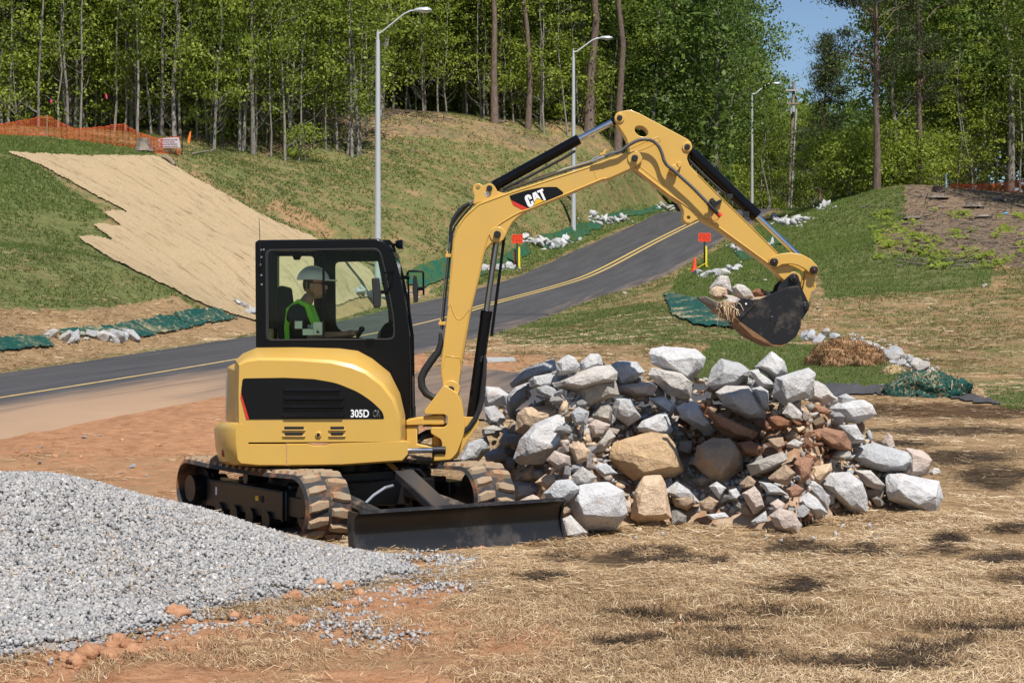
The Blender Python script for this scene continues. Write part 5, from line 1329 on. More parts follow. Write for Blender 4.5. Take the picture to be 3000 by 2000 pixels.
for yy in (-.03, 0, .03): hb.tube([hcx + Vector((.13 * math.cos(a), yy, .121 * math.sin(a))) for a in [math.pi * k / 10 for k in range(1, 10)]], .007, 6)
hat = hb.build('hard_hat', M_HAT, PER, 50)
hat.rotation_euler = (0, 0, 0)
mb = MB(); mb.tube([hc + Vector((-.06, -.088, .03)), hc + Vector((-.055, -.092, -.04)), hc + Vector((-.03, -.085, -.09)), hc + Vector((.02, -.05, -.125))], .006, 6); mb.build('chin_strap', simple('tan_strap', (.3, .22, .12), .7), PER)
tm = link('sleeve_lettering', text_mesh('sleeve_lettering', 'CAT', .04, M_WHITE, .002, 0, .001, .75), PER)
tm.matrix_parent_inverse = Matrix.Translation(-PER.location)
put_text(tm, W(901, 961, YO - .33))
# ---------------------------------------------------------------- rocks
t = NT('granite')
oi = t.node('ShaderNodeObjectInfo')
P = t.obj()
off = t.node('ShaderNodeVectorMath', operation='ADD'); t.set(off.inputs[0], P)
cx = t.node('ShaderNodeCombineXYZ'); rs = t.math('MULTIPLY', oi.outputs['Random'], 37.0)
for k in range(3): t.set(cx.inputs[k], rs)
t.l.new(cx.outputs[0], off.inputs[1]); PP = off.outputs[0]
ng = t.noise(70, 3, .75, PP); nm = t.noise(9, 6, .7, PP); nl = t.noise(2.6, 6, .7, PP, 0)
c = t.mix(t.ramp(nm, .3, .72), t.mix(1.0, oi.outputs['Color'], (.70, .70, .72), 'MULTIPLY'), oi.outputs['Color'])
rg_ = t.node('ShaderNodeTexNoise', noise_type='RIDGED_MULTIFRACTAL', i_Scale=2.2, i_Detail=5, i_Roughness=.6); t.set(rg_.inputs['Vector'], PP); rgd = rg_.outputs[0]
c = t.mix(t.math('MULTIPLY', t.ramp(ng, .52, .68), .42), c, (.20, .20, .205))
c = t.mix(t.math('MULTIPLY', t.ramp(rgd, 1.15, 1.6), .35), c, (.20, .17, .14))
c = t.mix(t.math('MULTIPLY', t.ramp(t.noise(3.2, 7, .72, PP), .56, .70), .5), c, (.50, .32, .19))
c = t.mix(t.math('MULTIPLY', t.ramp(t.noise(24, 5, .8, PP), .62, .70), .30), c, (.62, .62, .62))
t.base(c, .86, 0, .3)
t.bump(t.math('ADD', t.math('MULTIPLY_ADD', rgd, -.9, t.math('MULTIPLY', nm, 1.4)), t.math('ADD', t.math('MULTIPLY', nl, 1.2), t.math('MULTIPLY', ng, .35))), .9, .035)
M_ROCK = t.mat
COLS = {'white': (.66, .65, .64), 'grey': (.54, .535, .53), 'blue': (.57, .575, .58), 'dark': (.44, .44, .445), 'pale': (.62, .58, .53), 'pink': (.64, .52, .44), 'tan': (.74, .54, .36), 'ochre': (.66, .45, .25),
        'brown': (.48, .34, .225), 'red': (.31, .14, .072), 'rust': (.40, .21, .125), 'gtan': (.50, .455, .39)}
def hull_mesh(pts, seed, rough=.018, cuts=2, bev=.008, chips=0):
    bm = bmesh.new()
    for p in pts: bm.verts.new(p)
    r_ = bmesh.ops.convex_hull(bm, input=bm.verts)
    bmesh.ops.delete(bm, geom=list({e for e in r_['geom_interior'] + r_['geom_unused'] if isinstance(e, bmesh.types.BMVert)}), context='VERTS')
    rq = random.Random(seed * 7 + 1)
    for _ in range(chips):
        nrm = Vector((rq.gauss(0, 1), -abs(rq.gauss(0, 1.3)), rq.gauss(.3, 1))).normalized()
        mxd = max(v.co.dot(nrm) for v in bm.verts); co_ = nrm * mxd * rq.uniform(.84, .96)
        r2_ = bmesh.ops.bisect_plane(bm, geom=list(bm.verts) + list(bm.edges) + list(bm.faces), plane_co=co_, plane_no=nrm, clear_outer=True)
        ed_ = [e for e in r2_['geom_cut'] if isinstance(e, bmesh.types.BMEdge)]
        if ed_: bmesh.ops.edgeloop_fill(bm, edges=ed_)
    bmesh.ops.dissolve_limit(bm, angle_limit=R(14), verts=bm.verts, edges=bm.edges)
    ext = max((max(v.co[k] for v in bm.verts) - min(v.co[k] for v in bm.verts)) for k in range(3))
    if bev: bmesh.ops.bevel(bm, geom=list(bm.edges), offset=bev * ext, segments=1, affect='EDGES', profile=.6)
    bmesh.ops.triangulate(bm, faces=bm.faces)
    for _ in range(cuts):
        bmesh.ops.subdivide_edges(bm, edges=[e for e in bm.edges if e.calc_length() > ext * .07], cuts=1, use_grid_fill=True)
        bmesh.ops.triangulate(bm, faces=[f for f in bm.faces if len(f.verts) > 3])
    co = np.array([v.co[:] for v in bm.verts]) / ext
    def n3(s, k): return fbm(co[:, 0] * s + co[:, 2] * s * .61 + seed, co[:, 1] * s - co[:, 2] * s * .83 + k, 4, seed % 97) - .5
    d = (n3(3.5, 1) * 1.5 + n3(9, 5) * 1.2 + n3(22, 9) * .6) * rough * ext
    bm.normal_update()
    for v, k in zip(bm.verts, d): v.co += v.normal * k
    me = bpy.data.meshes.new('rock'); bm.to_mesh(me); bm.free()
    return finish(me, M_ROCK, None)
RK = random.Random(11)
FOOT = [(1300, 1490), (1400, 1500), (1500, 1520), (1650, 1582), (1720, 1575), (1800, 1550), (2000, 1542), (2150, 1548), (2330, 1562), (2420, 1525), (2560, 1505), (2700, 1502), (2800, 1490)]
def footpx(px): return np.interp(px, [q[0] for q in FOOT], [q[1] for q in FOOT])
def pileY(px, py):
    f = float(footpx(px))
    return (CAMH + .05) * F / (f - 1000) + max(-.2, (f - py) / 480 * 1.3)
def rock_from_outline(pts, col, label, seed, Y=None, thick=.8, name='rock', group=None):
    cx, cy = sum(p[0] for p in pts) / len(pts), sum(p[1] for p in pts) / len(pts)
    pts = [(cx + (x - cx) * 1.06, cy + (y - cy) * 1.06) for x, y in pts]
    xs, ys = [p[0] for p in pts], [p[1] for p in pts]
    Y = Y or pileY(cx, cy + (max(ys) - min(ys)) * .25)
    rr = random.Random(seed)
    w = (max(xs) - min(xs)) * Y / F; h = (max(ys) - min(ys)) * Y / F
    dep = thick * (.45 * w + .55 * h) / 1.0
    C = W(cx, cy, Y)
    P = []
    for x, y in pts:
        q = W(x, y, Y) - C
        P.append(q + Vector((0, rr.uniform(-.12, .22) * dep, 0)))
        P.append(q * rr.uniform(.86, .96) + Vector((0, dep * rr.uniform(.2, .45), 0)))
    n = len(pts)
    fx, fz = rr.uniform(-.16, .16) * w, rr.uniform(-.02, .20) * h
    for i in range(n):
        q = (W(*pts[i], Y) - C).lerp(Vector((fx, 0, fz)), rr.uniform(.30, .55))
        P.append(q + Vector((0, -dep * rr.uniform(.36, .5) * (1 if q.z < h * .2 else .72), 0)))
    for i in range(0, n, 2): P.append((W(*pts[i], Y) - C) * .6 + Vector((0, dep * .6, 0)))
    me = hull_mesh(P, seed, .017, 3 if max(w, h) > .3 else 2, chips=3)
    o = link(name, me); o.location = C
    kk = rr.uniform(.92, 1.06); o.color = (*[c_ * kk for c_ in COLS[col]], 1)
    return tag(o, label, 'rock', group)
def A_(L): return [(x / 2.613 + 1400, y / 2.613 + 980) for x, y in L]
def B_(L): return [(x / 2.8 + 2050, y / 2.8 + 1000) for x, y in L]
GRP = 'rocks heaped in the pile'
PILE = [
 (A_([(1320,150),(1340,110),(1440,95),(1600,125),(1700,120),(1745,170),(1710,250),(1640,350),(1610,365),(1500,300),(1340,220)]), 'white', 'broad wedge shaped white boulder perched highest in the middle of the pile'),
 (A_([(255,370),(340,280),(400,240),(580,185),(600,270),(590,300),(420,330),(270,400)]), 'blue', 'sloping blue grey rock at the top left end of the pile'),
 (A_([(600,215),(690,155),(740,175),(780,240),(760,300),(610,310)]), 'white', 'rounded white rock on the crest between two grey ones'),
 (A_([(780,225),(860,150),(935,148),(955,230),(860,280),(790,290)]), 'white', 'leaning white rock with a shaded right edge on the crest'),
 (A_([(395,350),(430,320),(700,270),(760,300),(600,390),(520,430),(405,400)]), 'white', 'flat white slab lying under the crest at the left'),
 (A_([(580,370),(700,310),(880,250),(1010,235),(1060,290),(1050,350),(760,430),(600,400)]), 'pale', 'long cream topped slab reaching over a dark faced rock'),
 (A_([(740,380),(850,350),(960,325),(1050,360),(1078,460),(900,480),(830,545),(770,540)]), 'gtan', 'shaded grey brown rock below the long cream slab'),
 (A_([(1010,240),(1080,205),(1210,210),(1270,285),(1200,350),(1090,385),(1055,330)]), 'blue', 'smooth blue grey rock on the crest left of the wedge boulder'),
 (A_([(1310,310),(1340,258),(1400,290),(1560,300),(1640,370),(1630,470),(1560,490),(1450,450),(1390,380)]), 'pale', 'big pale rock directly below the wedge boulder'),
 (A_([(1085,395),(1200,380),(1300,360),(1370,390),(1340,460),(1200,470),(1100,440)]), 'pink', 'flat pinkish rock below the smooth blue grey one'),
 (A_([(450,410),(520,390),(600,410),(675,470),(650,530),(560,500),(460,450)]), 'grey', 'slanting grey rock under the flat white slab'),
 (A_([(220,560),(230,470),(290,400),(400,365),(390,480),(330,540),(240,620)]), 'grey', 'tall grey rock at the left shoulder of the pile'),
 (A_([(290,740),(310,610),(360,560),(600,540),(700,590),(600,640),(450,700),(380,760)]), 'tan', 'tan slab with a flat sandy face on the left of the pile'),
 (A_([(285,940),(330,800),(440,690),(610,620),(700,650),(735,800),(640,880),(500,980),(330,985)]), 'white', 'largest pinkish white boulder in front of the tan slab'),
 (A_([(1005,940),(1050,830),(1330,755),(1440,770),(1500,850),(1570,1040),(1480,1095),(1200,1110),(1080,1030)]), 'ochre', 'largest ochre boulder in the middle of the pile'),
 (A_([(680,1200),(800,1150),(1000,1140),(1110,1200),(1140,1400),(1060,1490),(830,1490),(740,1440),(700,1300)]), 'white', 'square white boulder at the foot of the pile beside the dozer blade'),
 (A_([(1180,1400),(1210,1200),(1260,1090),(1400,1085),(1430,1150),(1460,1300),(1480,1400),(1350,1440),(1240,1440)]), 'tan', 'upright orange tan boulder at the foot next to the square white one'),
 (A_([(1225,710),(1260,660),(1440,590),(1490,730),(1440,780),(1330,760),(1240,740)]), 'white', 'white wedge resting just above the largest ochre boulder'),
 (A_([(1035,560),(1060,495),(1170,490),(1245,630),(1150,700),(1050,630)]), 'grey', 'half shaded grey white rock in the centre under the flat pinkish rock'),
 (A_([(860,630),(930,540),(1000,515),(1030,580),(1010,665),(900,650)]), 'gtan', 'pitted grey rock left of the half shaded one'),
 (A_([(1525,560),(1650,510),(1700,570),(1820,720),(1760,775),(1560,640)]), 'white', 'white tilted slab beside the red soil in the pile'),
 (A_([(1310,490),(1420,475),(1520,540),(1490,615),(1380,560)]), 'white', 'white rock below the big pale rock'),
 (B_([(-10,860),(120,800),(260,805),(340,900),(358,1040),(200,1150),(80,1120),(-40,1000)]), 'brown', 'brown boulder with a pale broken face right of the ochre boulder'),
 (A_([(510,1210),(600,1120),(700,1110),(780,1180),(700,1200),(680,1280),(560,1280)]), 'blue', 'grey white rock behind the square white boulder'),
 (A_([(265,1130),(420,1130),(490,1190),(430,1240),(280,1260)]), 'grey', 'grey rock between the far track and the dozer blade'),
 (A_([(275,1290),(420,1225),(545,1290),(480,1330),(280,1335)]), 'pink', 'white rock with an orange stain just above the dozer blade'),
 (A_([(315,1070),(440,985),(470,1070),(430,1120),(330,1120)]), 'tan', 'cream tan rock right of the far track'),
 (A_([(525,960),(590,890),(700,930),(710,1000),(620,1030)]), 'pink', 'pink tan rock below the largest pinkish white boulder'),
 (A_([(725,1080),(800,1010),(910,1090),(840,1165),(740,1140)]), 'pale', 'pale kite shaped rock above the square white boulder'),
 (A_([(700,860),(770,820),(860,890),(840,950),(760,1000)]), 'tan', 'tan rock wedged right of the largest pinkish white boulder'),
 (A_([(900,850),(1000,720),(1050,780),(960,890),(910,895)]), 'gtan', 'narrow grey tan rock leaning left of the ochre boulder'),
 (A_([(865,1000),(980,985),(1065,1060),(960,1085)]), 'blue', 'flat blue grey rock at the left foot of the ochre boulder'),
 (A_([(440,1130),(520,1070),(610,1080),(620,1120),(530,1180)]), 'tan', 'brownish tan rock above the grey white rock near the far track'),
 (A_([(1430,1200),(1530,1125),(1620,1190),(1700,1290),(1600,1300)]), 'white', 'white rock half behind a brown stone right of the orange tan boulder'),
 (A_([(1490,1250),(1560,1210),(1640,1220),(1665,1290),(1600,1340),(1510,1310)]), 'brown', 'rounded brown stone right of the orange tan boulder'),
 (A_([(45,470),(60,400),(160,405),(240,460),(220,540),(60,550)]), 'white', 'broad white rock seen behind the boom cylinder'),
 ([(1335,1364),(1372,1300),(1425,1278),(1440,1312),(1400,1352),(1380,1362)], 'blue', 'grey rock half in shadow behind the swing post'),
 (A_([(165,810),(200,755),(340,770),(320,860),(200,870)]), 'grey', 'shaded grey rock left of the largest pinkish white boulder'),
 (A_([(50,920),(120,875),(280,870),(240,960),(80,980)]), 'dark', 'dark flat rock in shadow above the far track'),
 (B_([(65,350),(110,220),(180,145),(330,180),(410,240),(400,290),(300,370),(120,390)]), 'grey', 'big grey dome shaped rock on the crest under the bucket'),
 (B_([(460,210),(590,85),(690,150),(720,260),(660,330),(520,240)]), 'white', 'pointed white rock that tops the right part of the pile'),
 (B_([(410,240),(480,230),(600,330),(630,380),(500,390)]), 'white', 'small white rock between the grey dome and the pointed rock'),
 (B_([(610,430),(630,300),(740,260),(890,222),(940,270),(900,440),(780,490),(690,520)]), 'white', 'large standing white slab right of the pointed rock'),
 (B_([(900,360),(950,320),(1030,360),(1120,470),(1000,530),(900,470)]), 'pale', 'pale rock on the right slope of the crest'),
 (B_([(140,420),(230,370),(400,370),(540,590),(530,670),(400,640),(200,520)]), 'pale', 'large cream slab tilted over the red brown stones'),
 (B_([(430,390),(500,370),(565,410),(570,580),(500,540)]), 'white', 'narrow white rock right of the large cream slab'),
 (B_([(680,590),(740,495),(840,590),(830,640),(760,640)]), 'pale', 'small pyramid shaped pale rock among the red brown stones'),
 (B_([(1140,450),(1200,430),(1280,470),(1240,530),(1150,510)]), 'grey', 'grey rock at the right shoulder behind a white boulder'),
 (B_([(1070,550),(1150,500),(1330,475),(1400,520),(1450,600),(1300,670),(1180,650)]), 'white', 'broad white boulder that overhangs the right edge of the pile'),
 (B_([(1150,690),(1280,680),(1320,760),(1360,830),(1240,830)]), 'white', 'white rock under the overhanging boulder'),
 (B_([(855,700),(960,690),(1180,740),(1240,830),(1240,900),(1100,870),(960,800)]), 'rust', 'flat brick red slab on the right of the pile'),
 (B_([(1080,940),(1150,880),(1230,880),(1250,950),(1180,980)]), 'gtan', 'tan rock below the brick red slab'),
 (B_([(1255,950),(1300,870),(1440,840),(1600,890),(1740,920),(1750,990),(1680,1050),(1500,1060),(1320,1000)]), 'blue', 'long ridged grey boulder lying across at the right end'),
 (B_([(1700,880),(1830,900),(1915,960),(1870,1090),(1740,1120),(1680,1100),(1750,990)]), 'pink', 'pinkish white rock behind the right end of the ridged boulder'),
 (B_([(1540,1230),(1550,1100),(1650,1090),(1960,1150),(2000,1290),(1920,1400),(1780,1390),(1560,1300)]), 'white', 'white boulder at the far right end of the pile on the straw'),
 (B_([(1000,1170),(1080,1090),(1230,1080),(1330,1160),(1370,1300),(1360,1385),(1240,1390),(1090,1270)]), 'white', 'large rounded white boulder at the foot left of the end boulder'),
 (B_([(850,1165),(920,1140),(1000,1190),(1070,1300),(1040,1370),(940,1290)]), 'white', 'tapering white rock leaning on the large rounded boulder'),
 (B_([(800,1300),(890,1240),(960,1290),(1050,1410),(960,1430),(830,1370)]), 'white', 'white rock in front of the tapering one at the foot'),
 (B_([(1280,1060),(1400,1060),(1530,1190),(1500,1220),(1360,1180)]), 'pale', 'cream slab standing under the ridged boulder'),
 (B_([(905,1130),(930,1030),(1080,1000),(1085,1060),(980,1170)]), 'tan', 'salmon tan rock above the large rounded boulder'),
 (B_([(775,1000),(830,950),(930,960),(900,1120),(800,1180)]), 'rust', 'rock with a red clay top left of the salmon tan one'),
 (B_([(390,1010),(480,970),(690,905),(720,970),(560,1070),(430,1100)]), 'gtan', 'long grey rock with its left half in shadow'),
 (B_([(563,1120),(700,1010),(790,1080),(720,1180),(600,1150)]), 'brown', 'grey brown rock below the long half shaded one'),
 (B_([(490,1150),(620,1170),(730,1260),(560,1250)]), 'grey', 'dark grey flat stone low in the right middle of the pile'),
 (B_([(350,1250),(450,1190),(500,1250),(530,1370),(440,1410)]), 'pink', 'pale pink upright stone near the foot of the pile'),
 (B_([(580,1430),(650,1370),(770,1400),(830,1500),(830,1565),(690,1560),(620,1520)]), 'pink', 'foremost pale pink rock lying out on the straw'),
 (B_([(580,1330),(640,1290),(700,1330),(700,1380),(610,1380)]), 'pink', 'small pale pink rock resting on the foremost one'),
 (B_([(50,560),(150,590),(330,680),(480,740),(430,810),(250,800),(130,700)]), 'rust', 'long red brown rock running under the large cream slab'),
 (B_([(290,840),(420,815),(520,870),(500,950),(350,930)]), 'red', 'red brown block right of the brown boulder'),
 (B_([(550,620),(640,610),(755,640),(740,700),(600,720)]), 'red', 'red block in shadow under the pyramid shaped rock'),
 (B_([(910,540),(960,510),(1080,575),(1060,600),(930,580)]), 'rust', 'pinkish flat stone left of the overhanging boulder'),
 (B_([(80,1190),(140,1150),(220,1200),(160,1290)]), 'white', 'small white rock below the brown boulder'),
 (B_([(240,1220),(300,1205),(335,1260),(300,1300),(245,1290)]), 'white', 'little white stone left of the upright pale pink one'),
 (B_([(1500,830),(1540,750),(1585,780),(1605,870),(1560,895)]), 'pink', 'single spike of pinkish stone standing behind the ridged boulder'),
 (B_([(1880,1070),(1920,1035),(1970,1040),(1975,1080),(1900,1095)]), 'pale', 'lone pale stone on the straw beyond the right end'),
 (B_([(710,840),(780,800),(850,830),(820,880),(740,870)]), 'pale', 'small whitish stone under the brick red slab'),
 (B_([(560,800),(680,785),(700,860),(640,890),(580,850)]), 'brown', 'brown pink stone in the middle of the red stones'),
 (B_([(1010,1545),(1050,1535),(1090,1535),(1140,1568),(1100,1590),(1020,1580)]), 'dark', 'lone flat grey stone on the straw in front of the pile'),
 (B_([(330,1170),(400,1100),(470,1140),(440,1200),(350,1200)]), 'brown', 'grey brown stone under the brown boulder'),
 (B_([(0,1320),(80,1270),(150,1310),(100,1390),(10,1380)]), 'brown', 'reddish brown stone near the foot right of the rounded brown stone'),
 (B_([(50,1420),(200,1400),(240,1440),(100,1460)]), 'white', 'flat white stone at the foot of the pile'),
 (B_([(420,1480),(540,1390),(560,1480),(440,1500)]), 'white', 'thin white stone left of the foremost pale pink rock'),
 (B_([(710,1210),(800,1170),(850,1210),(820,1270),(740,1280)]), 'rust', 'brown tan stone left of the tapering white rock'),
 ([(1652,1570),(1650,1520),(1672,1510),(1720,1560),(1690,1582)], 'pale', 'low pale rock at the end of the dozer blade'),
 (A_([(45,560),(130,545),(215,640),(170,700),(80,680)]), 'grey', 'grey rock behind the foot of the boom cylinder'),
 (A_([(30,720),(120,690),(180,720),(150,770),(40,775)]), 'pale', 'pale flat rock behind the boom cylinder bracket'),
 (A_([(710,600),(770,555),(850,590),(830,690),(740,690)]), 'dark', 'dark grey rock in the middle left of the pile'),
 (A_([(850,690),(900,650),(1010,690),(960,780),(880,780)]), 'pink', 'pinkish grey stone below the pitted grey rock'),
]
BIG = []
for k, (pts, col, lab) in enumerate(PILE):
    rock_from_outline(pts, col, lab, 100 + k, group=GRP)
    BIG.append((sum(p[0] for p in pts) / len(pts), sum(p[1] for p in pts) / len(pts), lab))
def beside(word, px, py):
    lab = min(BIG, key=lambda b: (b[0] - px) ** 2 + (b[1] - py) ** 2)[2]
    return ' '.join((word + ' beside the ' + lab).split()[:16])
# the earth under the stones
t_red = two_tone('pile_earth', (.30, .165, .09), (.40, .31, .22), .40, .60, 3, .95, .95, .8)
xx, zz = np.meshgrid(np.linspace(-1.0, 5.0, 110), np.linspace(13.6, 19.0, 100))
def core_h(x, y):
    px = 1500 + F * np.asarray(x, float) / y
    y0 = (CAMH + .05) * F / (footpx(px) - 1000)
    top = np.interp(px, [1330, 1420, 1500, 1650, 2400, 2560, 2690, 2760], [-.1, .35, .8, 1.02, 1.0, .62, .25, -.1])
    return np.minimum(np.minimum((y - y0) * .95 - .21, top), top - (y - y0 - 1.6) * .75)
ch = core_h(xx, zz) + .08 * (fbm(xx * 4, zz * 4, 3, 9) - .5)
n, m = xx.shape
id_ = np.arange(n * m).reshape(n, m)
q = np.stack([id_[:-1, :-1], id_[:-1, 1:], id_[1:, 1:], id_[1:, :-1]], -1).reshape(-1, 4)
q = q[(ch.ravel()[q] > -.06).all(1)]
us, inv = np.unique(q, return_inverse=True)
ce = link('earth_mound', npmesh('earth_mound', np.stack([xx, zz, H(xx, zz) + ch], -1).reshape(-1, 3)[us], inv.reshape(-1, 4), t_red, None, True)); tag(ce, kind='stuff')
# smaller stones between and behind them
PROTO = []
for k in range(14):
    rr = random.Random(500 + k)
    sx, sy, sz = rr.uniform(.8, 1.2), rr.uniform(.7, 1.0), rr.uniform(.5, .85)
    pts = []
    for _ in range(15):
        v = Vector((rr.gauss(0, 1), rr.gauss(0, 1), rr.gauss(0, 1))).normalized()
        mx_ = max(abs(v.x), abs(v.y), abs(v.z)) ** .55
        pts.append(Vector((v.x / mx_ * sx, v.y / mx_ * sy, v.z / mx_ * sz)))
    PROTO.append(hull_mesh(pts, 700 + k, .014, 1, .025))
def small_rock(loc, r, cols, label, group, rnd, name='rock', cat='rock'):
    o = link(name, rnd.choice(PROTO)); o.location = loc
    o.rotation_euler = (rnd.uniform(-.6, .6), rnd.uniform(-.6, .6), rnd.uniform(0, 6.28))
    o.scale = (r * rnd.uniform(.85, 1.2), r * rnd.uniform(.8, 1.1), r * rnd.uniform(.75, 1.1))
    c_ = COLS[rnd.choice(cols)]; k = rnd.uniform(.85, 1.12)
    o.color = (*[q_ * k for q_ in c_], 1)
    return tag(o, label, cat, group)
outline = [(1420, 1330), (1480, 1120), (1600, 1060), (1750, 1060), (1950, 1090), (2060, 1110), (2250, 1080), (2400, 1130), (2500, 1210), (2570, 1300), (2700, 1380), (2690, 1480), (2450, 1500), (2330, 1540), (2100, 1520), (1800, 1540), (1670, 1540), (1510, 1470)]
redz = [(2050, 1130), (2250, 1180), (2420, 1240), (2480, 1330), (2300, 1400), (2060, 1350), (1990, 1260)]
cnt = 0
px_, py_ = np.array([RK.uniform(1410, 2700) for _ in range(900)]), np.array([RK.uniform(1070, 1545) for _ in range(900)])
ok = inpoly(px_, py_, outline)
red = inpoly(px_, py_, redz)
for a, b, r0 in zip(px_[ok], py_[ok], red[ok]):
    if cnt >= 140: break
    Y = pileY(a, b) + .12
    col = ['red', 'rust', 'brown', 'rust', 'gtan'] if r0 else (['grey', 'pale', 'tan', 'gtan', 'white', 'pink'] if a < 2250 else ['white', 'pale', 'pink', 'gtan', 'rust'])
    lab = beside('small clay stained stone' if r0 else 'small angular stone', a, b)
    o = small_rock(W(a, b, Y), RK.uniform(.05, .105), col, lab, 'small red stones in the pile' if r0 else 'small stones in the pile', RK)
    cnt += 1
# stones on the slope of the heap that faces away
for k in range(14):
    x, y = RK.uniform(.3, 3.8), RK.uniform(16.9, 17.9)
    small_rock(Vector((x, y, float(H(x, y)) + max(.05, float(core_h(x, y))) + .05)), RK.uniform(.12, .26), ['white', 'grey', 'pale', 'tan'], 'rock on the back slope of the pile', 'rocks on the back of the pile', RK)
# rubble that is too small to pick apart
def rubble(name, spots, label=None, cat=None, cols=('grey', 'white', 'pale'), dark=1.0):
    v, f, at = [], [], []
    for loc, r, col in spots:
        cc = COLS[RK.choice(col or ('grey', 'white', 'pale', 'grey', 'blue'))]; kk = RK.uniform(.62, .95); cc = (cc[0] * kk, cc[1] * kk, cc[2] * kk, 1)
        me = RK.choice(LOW)
        M = Matrix.Translation(loc) @ Matrix.Rotation(RK.uniform(0, 6.28), 4, Vector((RK.gauss(0, 1), RK.gauss(0, 1), RK.gauss(0, 1) + .01)).normalized()) @ Matrix.Diagonal((r * RK.uniform(.8, 1.3), r, r * RK.uniform(.6, 1), 1))
        b = len(v)
        v += [tuple(M @ p.co) for p in me.vertices]
        f += [tuple(b + i for i in p.vertices) for p in me.polygons]
        at += [cc] * len(me.polygons)
    me = npmesh(name, np.array(v), np.array(f), M_RUBBLE, {'tint': ('FACE', np.array(at))})
    return tag(link(name, me), label, cat, None, 'stuff')
t = NT('rubble_stone'); t.base(t.mix(t.ramp(t.noise(60, 4, .75, t.pos()), .4, .7), t.attr('tint').outputs['Color'], t.mix(1.0, t.attr('tint').outputs['Color'], (.55, .55, .56), 'MULTIPLY')), .9, 0, .3); t.bump(t.noise(90, 3, .7, t.pos()), .5, .005); M_RUBBLE = t.mat
LOW = []
for k in range(5):
    rr = random.Random(900 + k); bm = bmesh.new()
    for _ in range(9):
        v = Vector((rr.gauss(0, 1), rr.gauss(0, 1), rr.gauss(0, 1))).normalized(); bm.verts.new(Vector((v.x * 1.2, v.y, v.z * .75)))
    r_ = bmesh.ops.convex_hull(bm, input=bm.verts)
    bmesh.ops.delete(bm, geom=list({e for e in r_['geom_interior'] + r_['geom_unused'] if isinstance(e, bmesh.types.BMVert)}), context='VERTS')
    bmesh.ops.triangulate(bm, faces=bm.faces)
    me = bpy.data.meshes.new('low'); bm.to_mesh(me); bm.free(); LOW.append(me)
sp = []
for _ in range(2700):
    a, b = RK.uniform(1400, 2700), RK.uniform(1090, 1590)
    if not inpoly(np.array([a]), np.array([b]), outline)[0] and (b < 1530 or RK.random() < .75): continue
    sp.append((W(a, b, pileY(a, b) + .2) if b < 1500 else hit1(a, b) + Vector((0, 0, .01)), RK.uniform(.015, .06) if b < 1530 else RK.uniform(.01, .035), ('rust', 'brown', 'gtan', 'red', 'tan') if inpoly(np.array([a]), np.array([b]), redz)[0] else ('grey', 'gtan', 'tan', 'pale', 'pink', 'grey', 'dark')))
rubble('rock_rubble', sp)
# rocks in the bucket
def C_(L): return [(x / 5.059 + 2000, y / 5.059 + 720) for x, y in L]
for k, (pts, col, lab, Y) in enumerate([
 (C_([(390,640),(480,520),(560,440),(680,450),(700,560),(735,690),(640,740),(430,720)]), 'pale', 'tall whitish rock at the lip of the raised bucket', 14.72),
 (C_([(400,700),(420,630),(500,600),(640,620),(660,720),(560,800),(440,770)]), 'tan', 'tan rock at the bucket lip in front of the tall whitish one', 14.5),
 (C_([(740,620),(820,560),(900,580),(1000,650),(1070,790),(900,810),(770,720)]), 'pale', 'grey white rock in the middle of the raised bucket', 14.62),
 (C_([(1020,690),(1080,640),(1180,640),(1235,690),(1210,770),(1090,770)]), 'red', 'red brown rock in the raised bucket near the bucket pin', 14.66),
 (C_([(600,720),(740,740),(830,780),(780,810),(640,770)]), 'pink', 'thin flat stone lying at the lip of the raised bucket', 14.46),
 (C_([(620,820),(680,770),(850,780),(800,860),(640,870)]), 'pale', 'low rounded whitish stone just behind the side cutter of the bucket', 14.42),
 (C_([(1230,660),(1320,710),(1250,770),(1220,720)]), 'pale', 'small pale chip beside the red brown rock in the bucket', 14.7)]):
    rock_from_outline(pts, col, lab, 300 + k, Y, .8, group='rocks carried in the bucket')
mb = MB()
bp = [(2105, 900), (2140, 878), (2200, 876), (2260, 866), (2300, 872), (2320, 900), (2325, 960), (2290, 998), (2230, 984), (2170, 935)]
mb.loft([[W(x, y + 9, K0) * 1.0 + Vector((0, K0 + .03 - K0, 0)) for x, y in bp], [W(x, y - 4, K0) + Vector((0, .33, 0)) for x, y in bp], [W(x, y + 9, K0) + Vector((0, .62, 0)) for x, y in bp]])
o = mb.build('earth_load', t_red, None, 60); tag(o, 'red earth under the rocks in the raised bucket', 'earth')
# straw and roots hanging from the bucket lip
x = np.array([random.gauss(0, 1) for _ in range(90)])
v, f, tn = [], [], []
for k in range(110):
    a = W(random.uniform(2105, 2160), random.uniform(880, 915), K0); d = Vector((random.uniform(-.04, .06), random.uniform(-.04, .02), random.uniform(-.14, .01)))
    a.y = K0 + random.uniform(-.02, .1); w_ = Vector((.0025, .001, .001)); b_ = len(v)
    mid = a + d * .5 + Vector((0, -.02, .015))
    v += [tuple(a - w_), tuple(a + w_), tuple(mid - w_), tuple(mid + w_), tuple(a + d - w_), tuple(a + d + w_)]
    f += [(b_, b_ + 1, b_ + 3, b_ + 2), (b_ + 2, b_ + 3, b_ + 5, b_ + 4)]; tn += [random.uniform(.3, .9)] * 2
o = link('straw_wisps', npmesh('straw_wisps', np.array(v), np.array(f), M_STRAW, {'tint': ('FACE', np.array(tn))})); tag(o, kind='stuff')

